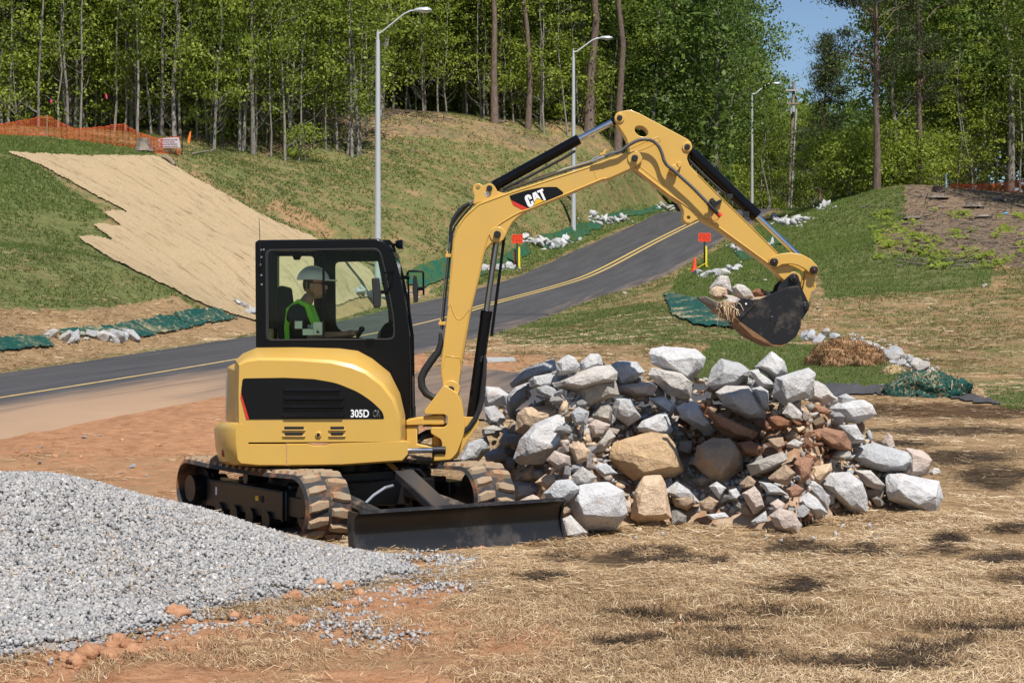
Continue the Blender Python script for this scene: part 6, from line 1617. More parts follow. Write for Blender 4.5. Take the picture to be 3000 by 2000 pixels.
# ---- roadside stone checks: (photo points along the row, stones, spread px, stone radius m, where)
CHECKS = [
 ([(145, 985), (200, 1000), (260, 990), (310, 995), (350, 992), (395, 988)], 11, 8, .30, 'white rock from the left in the row by the long green net', 'rocks beside the long green net', 1),
 ([(693, 890), (710, 905), (730, 915), (745, 920)], 6, 7, .30, 'white rock from the left at the blanket foot beside the cab', 'rocks at the foot of the blanket', 1),
 ([(1035, 858), (1060, 862), (1085, 872), (1110, 878), (1180, 858), (1200, 860)], 9, 8, .34, 'roadside rock from the left seen past the cab glass', 'rocks behind the cab window', 1),
 ([(1410, 792), (1440, 788), (1470, 782), (1505, 785)], 12, 7, .30, 'rock from the left between boom and left orange sign', 'rocks behind the boom', 1),
 ([(1535, 702), (1560, 708), (1590, 722), (1615, 722), (1640, 712), (1660, 704)], 12, 9, .44, 'rock from the left in the heap beside the left orange sign', 'rocks right of the left sign', 1),
 ([(1732, 636), (1760, 650), (1790, 650), (1835, 644)], 18, 6, .36, 'rock in the heap past the second lamp post', 'rocks past the second lamp post', 0),
 ([(1930, 606), (1950, 612), (1990, 610)], 12, 5, .36, 'rock by the road left of the dipper arm', 'rocks near the crest on the left', 0),
 ([(2035, 802), (2060, 804), (2090, 808), (2115, 802), (2140, 794), (2168, 785)], 12, 7, .30, 'rock from the left in the heap beside the traffic cone', 'rocks by the traffic cone', 1),
 ([(2145, 727), (2165, 735), (2185, 742)], 9, 6, .28, 'rock in the small heap left of the dipper arm', 'rocks left of the arm', 0),
 ([(2245, 720), (2260, 712)], 4, 5, .30, 'rock in the small group right of the dipper arm', 'rocks right of the arm', 0),
 ([(2265, 648), (2290, 652), (2315, 660), (2345, 650), (2365, 640)], 22, 7, .36, 'rock in the heap on the right bank past the bucket cylinder', 'rocks on the right bank', 0),
 ([(2400, 612), (2430, 606)], 6, 4, .40, 'rock in the farthest heap on the right bank', 'farthest rocks', 0),
]
leftover = []
ORD = ['leftmost', 'second', 'third', 'fourth', 'fifth', 'sixth', 'seventh', 'eighth', 'ninth', 'tenth', 'eleventh', 'last']
budget = [0]
for line, n, spread, r0, lab, grp, ind in CHECKS:
    for k in range(n):
        u = (k + RK.random() * .9) / n * (len(line) - 1)
        i = min(int(u), len(line) - 2); w_ = u - i
        px = line[i][0] * (1 - w_) + line[i + 1][0] * w_; py = line[i][1] * (1 - w_) + line[i + 1][1] * w_ + RK.gauss(0, spread * .6)
        q = hit1(px, py)
        r = r0 * RK.uniform(.5, 1.0)
        loc = q + Vector((0, 0, r * .35))
        if ind: small_rock(loc, r, ['white', 'grey', 'pale', 'blue', 'grey'], (ORD[k] + ' ' + lab) if n <= 12 else lab, grp, RK)
        else: leftover.append((loc, r, 0))
    for k in range(n * 2): 
        i = RK.randrange(len(line)); q = hit1(line[i][0] + RK.gauss(0, 14), line[i][1] + RK.gauss(0, spread)); leftover.append((q + Vector((0, 0, .02)), r0 * RK.uniform(.2, .4), 0))
# right hand ditch
for k in range(30):
    u = RK.random()
    if k < 8: px, py = RK.uniform(2330, 2460), RK.uniform(985, 1000) + RK.gauss(0, 5)
    else: px = 2500 + 230 * u; py = 1005 + 88 * u + RK.gauss(0, 9)
    q = hit1(px, py); r = RK.uniform(.10, .24)
    small_rock(q + Vector((0, 0, r * .4)), r, ['white', 'grey', 'blue', 'pale'], 'grey rock in the stone lined ditch right of the straw heap' if k >= 8 else 'rock near the ditch end below the bucket', 'rocks in the right ditch', RK)
for k in range(120):
    u = RK.random(); px = 2480 + 270 * u; py = 1000 + 98 * u + RK.gauss(0, 15)
    leftover.append((hit1(px, py) + Vector((0, 0, .02)), RK.uniform(.03, .09), 0))
for px, py, r in ((385, 1371, .045), (115, 1357, .03), (70, 1322, .025), (120, 1312, .03), (247, 1284, .03), (293, 1278, .03), (355, 1388, .02), (430, 1395, .02), (2395, 905, .08), (2380, 858, .08), (2240, 825, .10), (1830, 862, .12), (2885, 840, .1), (2720, 905, .06)):
    q = hit1(px, py); small_rock(q + Vector((0, 0, r * .4)), r * 1.1, ['white', 'pale'] if px < 1000 else ['pink', 'pale'], 'stray stone lying on the bare red earth at the left' if px < 1000 else 'stray stone lying on the grassy bank at the right', 'stray stones', RK)
rubble('riprap_stones', leftover)
# ---------------------------------------------------------------- lamps, poles, signs, fences and litter
M_GALV = simple('galvanised_pole', (.50, .51, .52), .45, .25, var=.06)
M_LAMP = simple('lamp_housing', (.45, .48, .50), .4, .2)
M_ORANGE = simple('orange_sign', (.90, .085, .012), .5, var=.04)
M_SIGNRED = simple('sign_lettering', (.50, .012, .004), .6)
M_POST = simple('green_steel_post', (.012, .022, .014), .5)
M_YPOST = simple('yellow_marker', (.80, .62, .02), .55)
M_REDST = simple('red_stake', (.22, .035, .025), .7)
M_CONE = simple('cone_orange', (.90, .07, .015), .5, var=.05)
M_WOOD = two_tone('weathered_wood', (.22, .165, .11), (.32, .27, .20), .4, .65, 2, .9, .9, .4)
def lamp(px, ptop, d, pbase, hx, lab):
    b = W(px, pbase, d); g_ = hit1(px, pbase)
    zb = float(H(b.x, b.y)) - .1
    L = thing('street_lamp', (b.x, b.y, zb), lab, 'street lamp', 'street lamps along the road')
    top = W(px + 3, ptop[0], d)
    mb = MB(); mb.cyl((b.x, b.y, zb), (b.x, b.y, top.z), .145, 16, r1=.085); mb.build('pole', M_GALV, L)
    mb = MB(); mb.cyl((b.x, b.y, top.z), (b.x, b.y, top.z + .32), .06, 12); mb.cyl((b.x, b.y, top.z + .3), (b.x, b.y, top.z + .42), .03, 8); mb.build('pole_cap', M_GALV, L)
    h0, h1 = W(hx[0], ptop[1], d), W(hx[1], ptop[1], d)
    mb = MB(); mb.tube([(b.x, b.y, top.z + .22), W(px + 12, ptop[0] - (ptop[0] - ptop[1]) * .28, d), W(px + (hx[0] - px) * .72, ptop[1] + (ptop[0] - ptop[1]) * .12, d), h0 - Vector((.12, 0, 0)), h0 + Vector((.2, 0, 0))], .034 * max(1, d / 75), 8); mb.build('lamp_arm', M_GALV, L)
    w_ = (h1 - h0).x
    mb = MB()
    rg = []
    for u, hh, ww in ((0, .05, .05), (.08, .08, .09), (.3, .13, .15), (.7, .15, .2), (.93, .10, .15), (1, .04, .06)):
        rg.append([h0 + Vector((w_ * u, ww * math.cos(a), hh * math.sin(a) * (1 if math.sin(a) > 0 else .45))) for a in [2 * math.pi * k / 12 for k in range(12)]])
    mb.loft(rg); hd = mb.build('lamp_head', M_LAMP, L, 50)
    mb = MB(); mb.ball(h0 + Vector((w_ * .62, 0, -.03)), .17, n=6, squash=(1.3, .8, .45)); mb.build('lamp_glass', simple('lamp_glass', (.6, .62, .62), .2), hd)
lamp(1107, (118, 32), 66.5, 833, (1212, 1265), 'nearest tall street lamp rising behind the excavator cab')
lamp(1680, (165, 113), 93, 625, (1755, 1795), 'second street lamp on the slope behind the arm cylinder')
lamp(2203, (285, 246), 134, 600, (2258, 2287), 'farthest street lamp at the road crest near the utility pole')
# utility pole
d = 136
b = W(2308, 600, d); zb = float(H(b.x, b.y)) - .2
UP = thing('utility_pole', (b.x, b.y, zb), 'wooden utility pole with two crossarms and a grey conduit', 'utility pole')
mb = MB(); mb.cyl((b.x, b.y, zb), W(2326, 240, d), .19, 14, r1=.12); mb.build('pole', M_WOOD, UP)
mb = MB(); mb.tube([W(2312, 600, d) + Vector((.1, -.25, -.6)), W(2328, 320, d) + Vector((.1, -.2, 0))], .075, 10); mb.build('conduit', M_GALV, UP)
for y, w0, w1 in ((266, 2300, 2350), (305, 2303, 2340)):
    mb = MB(); q0, q1 = W(w0, y, d), W(w1, y, d); mb.box((q0 + q1) / 2 + Vector((0, -.2, 0)), ((q1 - q0).length, .12, .13)); ca = mb.build('crossarm', M_GALV if y < 300 else M_WOOD, UP)
    for k in range(3):
        mb = MB(); mb.cyl(q0.lerp(q1, .08 + .42 * k) + Vector((0, -.2, .06)), q0.lerp(q1, .08 + .42 * k) + Vector((0, -.2, .28)), .05, 8); mb.build('insulator', M_LAMP, ca)
mb = MB(); mb.cyl(W(2322, 330, d) + Vector((0, -.3, 0)), W(2322, 312, d) + Vector((0, -.3, 0)), .16, 12); mb.cyl(W(2316, 335, d) + Vector((0, -.3, 0)), W(2316, 318, d) + Vector((0, -.3, 0)), .1, 10); mb.build('switchgear', M_GALV, UP)
# the two orange signs, their markers, the cone
def sign(px, yb, x0, x1, y0, y1, d, lab):
    b = hit1(px, yb); d = b.y
    S = thing('sign', b[:], lab, 'sign', 'orange private property signs')
    mb = MB(); mb.box((b.x, b.y, (b.z + WZ(y0 + 10, d)) / 2 - .1), (.075, .05, WZ(y0 + 10, d) - b.z + .2)); mb.build('post', M_POST, S, 30)
    q = fillet([(x0, y0), (x1, y0), (x1, y1), (x0, y1)], 4)
    mb = MB(); mb.pp(q, d, d - .055, d - .03); bd = mb.build('sign_board', M_ORANGE, S, 30)
    w_ = WX(x1, d) - WX(x0, d); cxm = (WX(x0, d) + WX(x1, d)) / 2
    plate('sign_border', fillet([(x0 + 2.4, y0 + 2.2), (x1 - 2.4, y0 + 2.2), (x1 - 2.4, y1 - 2.2), (x0 + 2.4, y1 - 2.2)], 3), [fillet([(x0 + 3.6, y0 + 3.4), (x1 - 3.6, y0 + 3.4), (x1 - 3.6, y1 - 3.4), (x0 + 3.6, y1 - 3.4)], 2.5)], d, d - .060, d - .0555, M_SIGNRED, bd)
    for k, (tx, sz, yy) in enumerate((('PRIVATE', .115, .30), ('PROPERTY', .115, .56), ('NO TRESPASSING', .075, .76))):
        tm = link('sign_lettering', text_mesh('sign_lettering', tx, sz * w_ / .55, M_SIGNRED, .004, 0, .001, .98 if k < 2 else .78, 1.0, 'CENTER'), bd)
        put_text(tm, (cxm, d - .058, WZ(y0 + (y1 - y0) * (yy + .02), d)))
    return b
sb = sign(1515, 783, 1499, 1532, 687, 713, 70, 'orange private property sign on the left verge behind the boom cylinder')
def stake(px, y0, y1, wpx, mat, name, lab, cat, tip=False, lean=0):
    b = hit1(px, y1); d = b.y - .02
    mb = MB(); pts = [(px - wpx, y1 + 3), (px + wpx, y1 + 3), (px + wpx + lean, y0 + (8 if tip else 0)), (px + lean, y0), (px - wpx + lean, y0 + (8 if tip else 0))] if tip else [(px - wpx, y1 + 3), (px + wpx, y1 + 3), (px + wpx, y0), (px - wpx, y0)]
    mb.pp(pts, d, d - .03, d + .02)
    o = mb.build(name, mat, None, 30, .004)
    return tag(o, lab, cat)
stake(1521, 719, 783, 3, M_YPOST, 'marker_post', 'yellow marker stake beside the left orange sign', 'marker', True)
stake(1508.5, 727, 778, 3, M_REDST, 'wooden_stake', 'short red painted stake left of the left orange sign', 'stake', True)
sb = sign(2064, 784, 2046, 2082, 683, 708, 62, 'orange private property sign on the right verge beside the traffic cone')
stake(2069, 721, 784, 2.6, M_YPOST, 'marker_post', 'yellow marker stake beside the right orange sign', 'marker')
b = hit1(2034, 797); k = b.y / F
CO = thing('traffic_cone', b[:], 'orange traffic cone at the road edge beside the right sign', 'traffic cone')
hgt = 43 * k
mb = MB(); mb.cyl(b + Vector((0, 0, .02)), b + Vector((.03, 0, hgt)), 8.2 * k, 20, r1=2.0 * k); mb.build('cone_body', M_CONE, CO, 40)
mb = MB(); mb.box(b + Vector((0, 0, .02)), (.42, .42, .04)); mb.build('cone_base', M_CONE, CO, 30, .01)
mb = MB(); mb.tube([hit1(2015, 792) + Vector((0, 0, .05)), hit1(2045, 790) + Vector((0, 0, .1)), hit1(2069, 784) + Vector((0, 0, .22)), hit1(2075, 787) + Vector((0, 0, .05))], .018, 6); o = mb.build('caution_tape', M_YPOST); tag(o, 'yellow tape lying from the right sign to the cone', 'tape')
# concrete slab, straw heap, bale, net bundle
q = [hit1(x, y) for x, y in ((1425, 1050), (1505, 1050), (1512, 1060), (1428, 1062))]
mb = MB(); mb.loft([[p + Vector((0, 0, -.05)) for p in q], [p + Vector((0, 0, .035)) for p in q]]); o = mb.build('concrete_slab', simple('concrete', (.33, .33, .32), .9, bump=.3), None, 30, .01); tag(o, 'flat grey concrete slab in the grass behind the boom cylinder', 'slab')
def lumpy(name, px0, px1, ybase, ytop, mat, label, cat, seed, depth=.7, hairs=0, tint=(.3, .9)):
    c_ = hit1((px0 + px1) / 2, ybase); d = c_.y
    hw = (px1 - px0) / 2 * d / F; hh = (ybase - ytop) * d / F
    bm = bmesh.new(); bmesh.ops.create_icosphere(bm, subdivisions=5, radius=1)
    co = np.array([v.co[:] for v in bm.verts])
    ns = fbm(co[:, 0] * 2.2 + seed, co[:, 1] * 2.2 + co[:, 2] * 1.7, 5, seed) - .5
    ns2 = fbm(co[:, 0] * 9 + seed, co[:, 1] * 9 + co[:, 2] * 7, 3, seed + 4) - .5
    for v, a, e in zip(bm.verts, ns, ns2):
        k = 1 + a * .75 + e * .22
        v.co = Vector((v.co.x * hw * k, v.co.y * hw * depth * k, max(-.15, v.co.z) * hh * k)) + c_
    me = bpy.data.meshes.new(name); bm.to_mesh(me)
    o = link(name, finish(me, mat, 180)); tag(o, label, cat)
    if hairs:
        bm.verts.ensure_lookup_table(); bm.normal_update()
        v_, f_, tn = [], [], []
        vv_ = [v for v in bm.verts if v.co.z > c_.z - .05]
        for _ in range(hairs):
            p = random.choice(vv_); dr = (p.normal * random.uniform(.0, .5) + Vector((random.gauss(0, 1), random.gauss(0, 1), random.gauss(0, .6)))).normalized() * random.uniform(.06, .2)
            w_ = dr.cross(Vector((0, .6, 1))).normalized() * .006; b_ = len(v_); s_ = p.co + p.normal * .015
            v_ += [tuple(s_ - dr * .5 - w_), tuple(s_ - dr * .5 + w_), tuple(s_ + dr * .5 + w_), tuple(s_ + dr * .5 - w_)]; f_.append((b_, b_ + 1, b_ + 2, b_ + 3)); tn.append(random.uniform(*tint))
        h_ = link('loose_straw', npmesh('loose_straw', np.array(v_), np.array(f_), M_STRAW, {'tint': ('FACE', np.array(tn))}), o); h_['kind'] = 'stuff'
    bm.free()
    return o
M_HEAP = two_tone('matted_straw', (.32, .19, .095), (.24, .115, .055), .45, .65, 5, .95, .95, .8)
lumpy('straw_heap', 2362, 2578, 1068, 1002, M_HEAP, 'loose heap of brown straw beside the stone lined ditch', 'straw heap', 3, .6, 2600, (.2, .62))
lumpy('straw_clump', 2590, 2640, 1095, 1072, simple('pale_straw', (.48, .37, .20), .95, bump=.8), 'small pale clump of straw between the heap and the green bundle', 'straw clump', 8, .8, 300, (.6, 1))
nb_ = lumpy('net_bundle', 2600, 2838, 1158, 1093, M_NET, 'crumpled bundle of dark green netting on the asphalt strip', 'netting bundle', 14, .55, 420, (.4, .9))
for k, (a, b2, c2, d2) in enumerate(((2640, 2720, 1156, 1105), (2700, 2800, 1158, 1112), (2600, 2660, 1154, 1132), (2790, 2845, 1142, 1112))):
    s_ = lumpy('net_fold', a, b2, c2, d2, M_NET, None, None, 30 + k, .7)
    s_.parent = nb_
# orange safety fences
t = NT('orange_mesh_plastic'); t.base((.70, .13, .035), .5); tr = t.node('ShaderNodeBsdfTranslucent'); tr.inputs[0].default_value = (.8, .16, .04, 1)
mx = t.node('ShaderNodeMixShader', i_0=.35); t.l.new(t.bsdf.outputs[0], mx.inputs[1]); t.l.new(tr.outputs[0], mx.inputs[2]); t.l.new(mx.outputs[0], t.out.inputs[0]); M_FENCE = t.mat
def safety_fence(top, bot, posts, lab, d=None, rows=11):
    def at(L, x):
        for (x0, y0), (x1, y1) in zip(L[:-1], L[1:]):
            if x0 <= x <= x1: return y0 + (y1 - y0) * (x - x0) / (x1 - x0)
        return L[-1][1]
    x0, x1 = top[0][0], top[-1][0]
    n = int((x1 - x0) / 2.6)
    G_ = []
    for i in range(n + 1):
        x = x0 + (x1 - x0) * i / n; yb = at(bot, x); g_ = hit1(x, yb); dd = d or g_.y
        dd = min(dd, 92)
        ht = (yb - at(top, x)) * dd / F
        zb = float(H(WX(x, dd), dd))
        wv = .06 * math.sin(i * .9) + .05 * math.sin(i * .37 + 1)
        G_.append([Vector((WX(x, dd) + wv * .3, dd + wv * (.5 + k / rows), zb + ht * (.04 + .96 * k / rows))) for k in range(rows + 1)])
    root = thing('safety_fence', G_[0][0][:], lab, 'fence')
    v, f = [], []
    def strip_(a, b, w): 
        k = len(v); v.extend([tuple(a - w), tuple(a + w), tuple(b + w), tuple(b - w)]); f.append((k, k + 1, k + 2, k + 3))
    for i in range(n):
        for k in range(rows + 1): strip_(G_[i][k], G_[i + 1][k], Vector((0, 0, .011 if k not in (0, rows) else .024)))
        for k in range(rows): strip_(G_[i][k], G_[i][k + 1], (G_[i + 1][k] - G_[i][k]) * .09)
    nt_ = link('fence_net', npmesh('fence_net', np.array(v), np.array(f), M_FENCE), root)
    for x, yt, yb in posts:
        g_ = hit1(x, yb); dd = d or min(g_.y, 92)
        mb = MB(); p0 = Vector((WX(x, dd), dd + .04, float(H(WX(x, dd), dd)) - .1)); mb.box(p0 + Vector((0, 0, (yb - yt) * dd / F / 2 + .05)), (.05, .04, (yb - yt) * dd / F + .2)); mb.build('post', M_POST if x > 500 else M_WOOD, root)
    return root, G_
fn, G_ = safety_fence([(-140, 380), (0, 365), (76, 352), (135, 341), (148, 343), (170, 357), (219, 378), (286, 374), (365, 363), (376, 372), (403, 388), (459, 407), (530, 400)],
             [(-140, 398), (0, 396), (138, 398), (326, 424), (398, 436), (459, 449), (535, 453)], [(138, 340, 398), (366, 362, 430), (533, 400, 454), (-60, 370, 397), (500, 402, 452)], 'sagging orange mesh fence along the edge of the woods at upper left')
safety_fence([(2780, 555), (2850, 560), (2930, 558), (3010, 552), (3120, 555)], [(2780, 570), (2850, 576), (2930, 582), (3010, 590), (3120, 596)], [(2782, 545, 570), (2900, 548, 580), (3010, 540, 590)], 'orange mesh fence in shade under the trees at the right edge', 92, 9)
g_ = hit1(494, 449); d = g_.y - .25
SG = thing('warning_sign', (g_.x, d, g_.z), 'white tree protection sign tied to the end of the orange fence', 'sign')
mb = MB(); mb.pp([(462, 405.5), (524, 403), (529, 433), (466, 434)], d, d - .012, d); bd = mb.build('sign_board', simple('white_board', (.50, .47, .49), .7), SG, 0)
for k, (tx, sz) in enumerate((('TREE PROTECTION AREA', .072), ('DO NOT ENTER', .072), ('ZONA DE PROTECCION', .072), ('PARA ARBOLES- NO ENTRE', .066))):
    tm = link('sign_lettering', text_mesh('sign_lettering', tx, sz * 1.35, simple('maroon_lettering', (.16, .012, .02), .7), .004, 0, .001, .74, 1.0, 'CENTER'), bd)
    put_text(tm, Vector((WX(495, d), d - .014, WZ(412.5 + k * 6.6, d))), R(-1.5))
# stumps, logs, sticks, litter, survey ribbons
M_BARK = two_tone('pale_bark', (.22, .18, .145), (.09, .07, .058), .45, .62, 3, .95, .95, .7)
M_CUT = simple('cut_wood', (.55, .36, .19), .8)
def stump(px, py, r, h, lab, lean=0.0, mat=None):
    b = hit1(px, py); S = thing('tree_stump', b[:], lab, 'stump', 'tree stumps')
    mb = MB(); n = 14; rg = []
    for z, k in ((-.1, 1.7), (.03, 1.35), (.35, 1.05), (1, .95)): rg.append([b + Vector(((r * k * (1 + .12 * math.sin(5 * a + px))) * math.cos(a), r * k * math.sin(a) - lean * z, z * h)) for a in [2 * math.pi * j / n for j in range(n)]])
    mb.loft(rg); mb.build('trunk', mat or M_BARK, S, 50)
    mb = MB(); mb.loft([[p + Vector((0, -.004, .004)) for p in rg[-1]], [p + Vector((0, -.006, .012)) for p in rg[-1]]]); mb.build('cut_face', M_CUT, S)
stump(423, 441, .32, .55, 'grey cut stump beside the tree protection sign')
stump(2745, 560, .26, .22, 'stump with a bright cut face at the top of the cleared bank', .3)
stump(2745, 580, .36, .18, 'broad grey brown stump below the bright cut one')
stump(2850, 606, .34, .2, 'weathered silver stump with spreading roots on the cleared bank')
stump(2672, 640, .34, .12, 'low dark stump at the left edge of the cleared bank')
stump(2880, 635, .25, .12, 'low stump below the silver one on the cleared bank')
def stick(pts, r, lab, name='fallen_branch', mat=None, cat='branch', dz=.05):
    P_ = [hit1(x, y) + Vector((0, 0, dz * (1 + i % 2))) for i, (x, y) in enumerate(pts)]
    mb = MB(); mb.tube(P_, [r * (1 - .5 * i / len(P_)) for i in range(len(P_))], 6); o = mb.build(name, mat or M_BARK); return tag(o, lab, cat)
stick([(2520, 612), (2545, 608), (2568, 607)], .035, 'thin pale branch in the grass right of the bucket cylinder')
stick([(2584, 610), (2594, 603), (2606, 605)], .04, 'short bent branch in the grass at the cleared edge')
stick([(2683, 675), (2705, 677), (2722, 677)], .05, 'white peeled log at the lower edge of the cleared bank')
stick([(2910, 585), (2935, 590), (2950, 594)], .13, 'pale split log near the right orange fence', 'fallen_log', None, 'log')
stick([(2975, 603), (2990, 607), (3010, 612)], .08, 'dark log at the right edge of the cleared bank', 'fallen_log', M_WOOD, 'log')
stick([(560, 455), (590, 452), (620, 445), (628, 440)], .06, 'pale branch on the ground right of the protection sign')
stick([(440, 428), (455, 440), (475, 448), (492, 451)], .05, 'bleached branch in front of the stump and sign')
stick([(1170, 320), (1210, 318), (1260, 312), (1290, 304)], .07, 'long pale branch lying along the ridge')
stick([(1440, 358), (1470, 362), (1490, 357)], .07, 'pale branch at the foot of a pine on the ridge')
stick([(850, 408), (880, 416), (905, 422)], .09, 'dark rotten log below the woods left of the first lamp', 'fallen_log', M_WOOD, 'log')
stick([(480, 462), (495, 472), (512, 486)], .12, 'dark root at the top right corner of the straw blanket', 'exposed_root', M_WOOD, 'root')
tree_stick = []
b = hit1(2772, 552); mb = MB(); mb.cyl(b, b + Vector((0, 0, .75)), .045, 10); o = mb.build('survey_marker', simple('pale_blue_tube', (.55, .68, .72), .5)); tag(o, 'pale blue survey tube standing at the edge of the cleared bank', 'marker')
b = hit1(2946, 628); mb = MB(); mb.box(b + Vector((0, 0, .05)), (.22, .1, .08)); o = mb.build('plastic_litter', simple('blue_plastic', (.12, .36, .62), .4), None, 30, .02); tag(o, 'crumpled scrap of blue plastic on the cleared bank', 'litter')
def ribbon(px, y0, y1, d, col, lab, dx=-4):
    a, b = W(px, y0, d), W(px + dx, y1, d)
    mb = MB(); w_ = Vector((.05, .02, .01)); mb.loft([[a - w_ * .5, a + w_ * .5, a + w_ * .5 + Vector((0, .012, 0)), a - w_ * .5 + Vector((0, .012, 0))], [(a + b) / 2 - w_ * 1.2, (a + b) / 2 + w_ * 1.2, (a + b) / 2 + w_ * 1.2 + Vector((0, .02, 0)), (a + b) / 2 - w_ * 1.2 + Vector((0, .02, 0))], [b - w_, b + w_, b + w_ + Vector((0, .012, 0)), b - w_ + Vector((0, .012, 0))]])
    o = mb.build('survey_ribbon', col); return tag(o, lab, 'ribbon', 'survey ribbons tied in the woods')
M_RIB, M_PINK = simple('orange_ribbon', (.85, .20, .03), .5), simple('pink_ribbon', (.75, .06, .18), .5)
ribbon(558, 385, 420, 81, M_RIB, 'orange ribbon hanging right of the tree protection sign', -6)
ribbon(926, 300, 325, 92, M_RIB, 'orange ribbon hanging left of the first lamp post', -7)
ribbon(310, 275, 290, 86, M_PINK, 'pink ribbon tied in a sapling above the orange fence', 2)
ribbon(150, 292, 304, 86, M_PINK, 'pink ribbon above the left fence post', 0)
# ---------------------------------------------------------------- trees
M_LEAF = [leafy('bright_leaves', [(.085, .125, .02), (.215, .275, .036), (.35, .425, .058), (.48, .55, .11)], .52, .5),
          leafy('mid_leaves', [(.07, .11, .019), (.175, .24, .036), (.28, .355, .052), (.39, .46, .09)], .5, .5),
          leafy('deep_leaves', [(.05, .083, .018), (.10, .16, .034), (.165, .25, .05), (.24, .34, .075)], .45, .5)]
M_NEEDLE = leafy('pine_needles', [(.035, .05, .018), (.07, .092, .030), (.12, .14, .048)], .2, .6)
def bark(name, a, b, sc=(6, 6, 1.2)):
    t = NT(name); P = t.obj(); n = t.noise(2.5, 6, .75, t.scaled(P, sc))
    t.base(t.mix(t.ramp(n, .35, .65), a, b), .95, 0, .2); t.bump(n, .8, .06); return t.mat
M_PINEBARK = bark('pine_bark', (.095, .062, .048), (.25, .19, .155))
M_GREYBARK = bark('grey_bark', (.12, .105, .09), (.34, .31, .275))
M_PALEBARK = bark('pale_bark_sapling', (.13, .115, .10), (.36, .33, .29))
def tube_np(pts, rad, n=6):
    mb = MB(); mb.tube(pts, rad, n, cap=False); return mb
def tree_mesh(seed, h, base, cr, nclump, nleaf, lsize, kind, trunk_r, bark_m, leaf_m, nlimb=14, top=True, spread=.55, flat=.35):
    rr = random.Random(seed); g = np.random.default_rng(seed)
    mb = MB()
    bend = [(rr.gauss(0, .012) * h, rr.gauss(0, .012) * h) for _ in range(7)]
    path = []
    ax = ay = 0
    for k in range(8):
        z = h * k / 7
        if k: ax += bend[k - 1][0] * (.5 if kind == 'pine' else 1); ay += bend[k - 1][1] * (.5 if kind == 'pine' else 1)
        path.append(Vector((ax, ay, z - (.3 if k == 0 else 0))))
    mb.tube(path, [trunk_r * (1.25 if k == 0 else 1) * (1 - .82 * k / 7) for k in range(8)], 8)
    def on(z):
        u = min(max(z / h * 7, 0), 6.999); i = int(u); return path[i].lerp(path[i + 1], u - i)
    cl = []
    for k in range(nclump):
        u = rr.random() ** (.85 if top else 1)
        z = base + (h - base) * u
        prof = (math.sin(math.pi * min(max(.12 + .83 * u, 0), 1)) ** .7) if kind != 'cone' else (1 - u) * .95 + .05
        a = rr.random() * 6.283
        rad = cr * prof * (.25 + .8 * math.sqrt(rr.random())) * (1 + .25 * math.sin(3 * a + seed))
        c = on(z) + Vector((math.cos(a) * rad, math.sin(a) * rad, rr.gauss(0, .2)))
        cl.append(c)
        if k < nlimb:
            s_ = on(max(z - rad * rr.uniform(.3, .8), base * .6))
            m_ = s_.lerp(c, .5) + Vector((0, 0, .12 * rad))
            r0 = max(.012, trunk_r * .30 * (1 - .6 * u))
            mb.tube([s_, m_, c], [r0, r0 * .6, r0 * .2], 5)
    # dead or thin lower twigs
    for k in range(int(nlimb * .5)):
        z = rr.uniform(.12, .9) * base + .4; a = rr.random() * 6.283; L = rr.uniform(.5, 1.6) * (1 if kind != 'pine' else .7)
        s_ = on(z); mb.tube([s_, s_ + Vector((math.cos(a) * L * .6, math.sin(a) * L * .6, L * .35)), s_ + Vector((math.cos(a) * L, math.sin(a) * L, L * .9))], [.014, .009, .004], 4)
    C = np.array([c[:] for c in cl])
    n = nclump * nleaf
    ci = np.repeat(np.arange(nclump), nleaf)
    sp = (spread * (.6 + .8 * g.random(nclump)))[ci]
    off = g.standard_normal((n, 3)) * np.stack([sp, sp, sp * flat], -1)
    p = C[ci] + off
    if kind in ('pine', 'cone'):
        d = g.standard_normal((n, 3)); d[:, 2] += .35; d /= np.linalg.norm(d, axis=1)[:, None]
        L = lsize * (.7 + .6 * g.random(n)); sd_ = np.cross(d, g.standard_normal((n, 3))); sd_ /= np.linalg.norm(sd_, axis=1)[:, None] + 1e-9
        w_ = .02 + .018 * g.random(n)
        V_ = np.stack([p - sd_ * w_[:, None], p + sd_ * w_[:, None], p + d * L[:, None]], 1).reshape(-1, 3)
        F_ = np.arange(3 * n).reshape(n, 3)
    else:
        nrm = g.standard_normal((n, 3)) * 1.0 + np.array([0, 0, .35]); nrm /= np.linalg.norm(nrm, axis=1)[:, None]
        d = np.cross(nrm, g.standard_normal((n, 3))); d /= np.linalg.norm(d, axis=1)[:, None]
        e = np.cross(nrm, d)
        L = (lsize * (.55 + .75 * g.random(n)))[:, None]
        V_ = np.stack([p - d * L * .55, p + e * L * .34 - nrm * L * .06, p + d * L * .55 + nrm * L * -.1, p - e * L * .34 - nrm * L * .06], 1).reshape(-1, 3)
        F_ = np.arange(4 * n).reshape(n, 4)
    tn = np.clip(.5 + .16 * g.standard_normal(nclump)[ci] + .20 * g.standard_normal(n), 0, 1)
    return mb.mesh('trunk', bark_m, 60), npmesh('crown', V_, F_, leaf_m, {'tint': ('FACE', tn)})
TREES = {}
def proto(key, *a, **k): TREES[key] = tree_mesh(*a, **k)
for i in range(4): proto(('sap', i), 40 + i, 9 + 1.2 * i, 1.6, 2.0, 54, 40, .155, 'dec', .055, M_PALEBARK, M_LEAF[0], 16, spread=.42, flat=.3)
for i in range(3): proto(('thin', i), 45 + i, 10 + 2 * i, 3.5, 1.3, 18, 26, .15, 'dec', .06, M_PALEBARK, M_LEAF[0], 12, spread=.4, flat=.3)
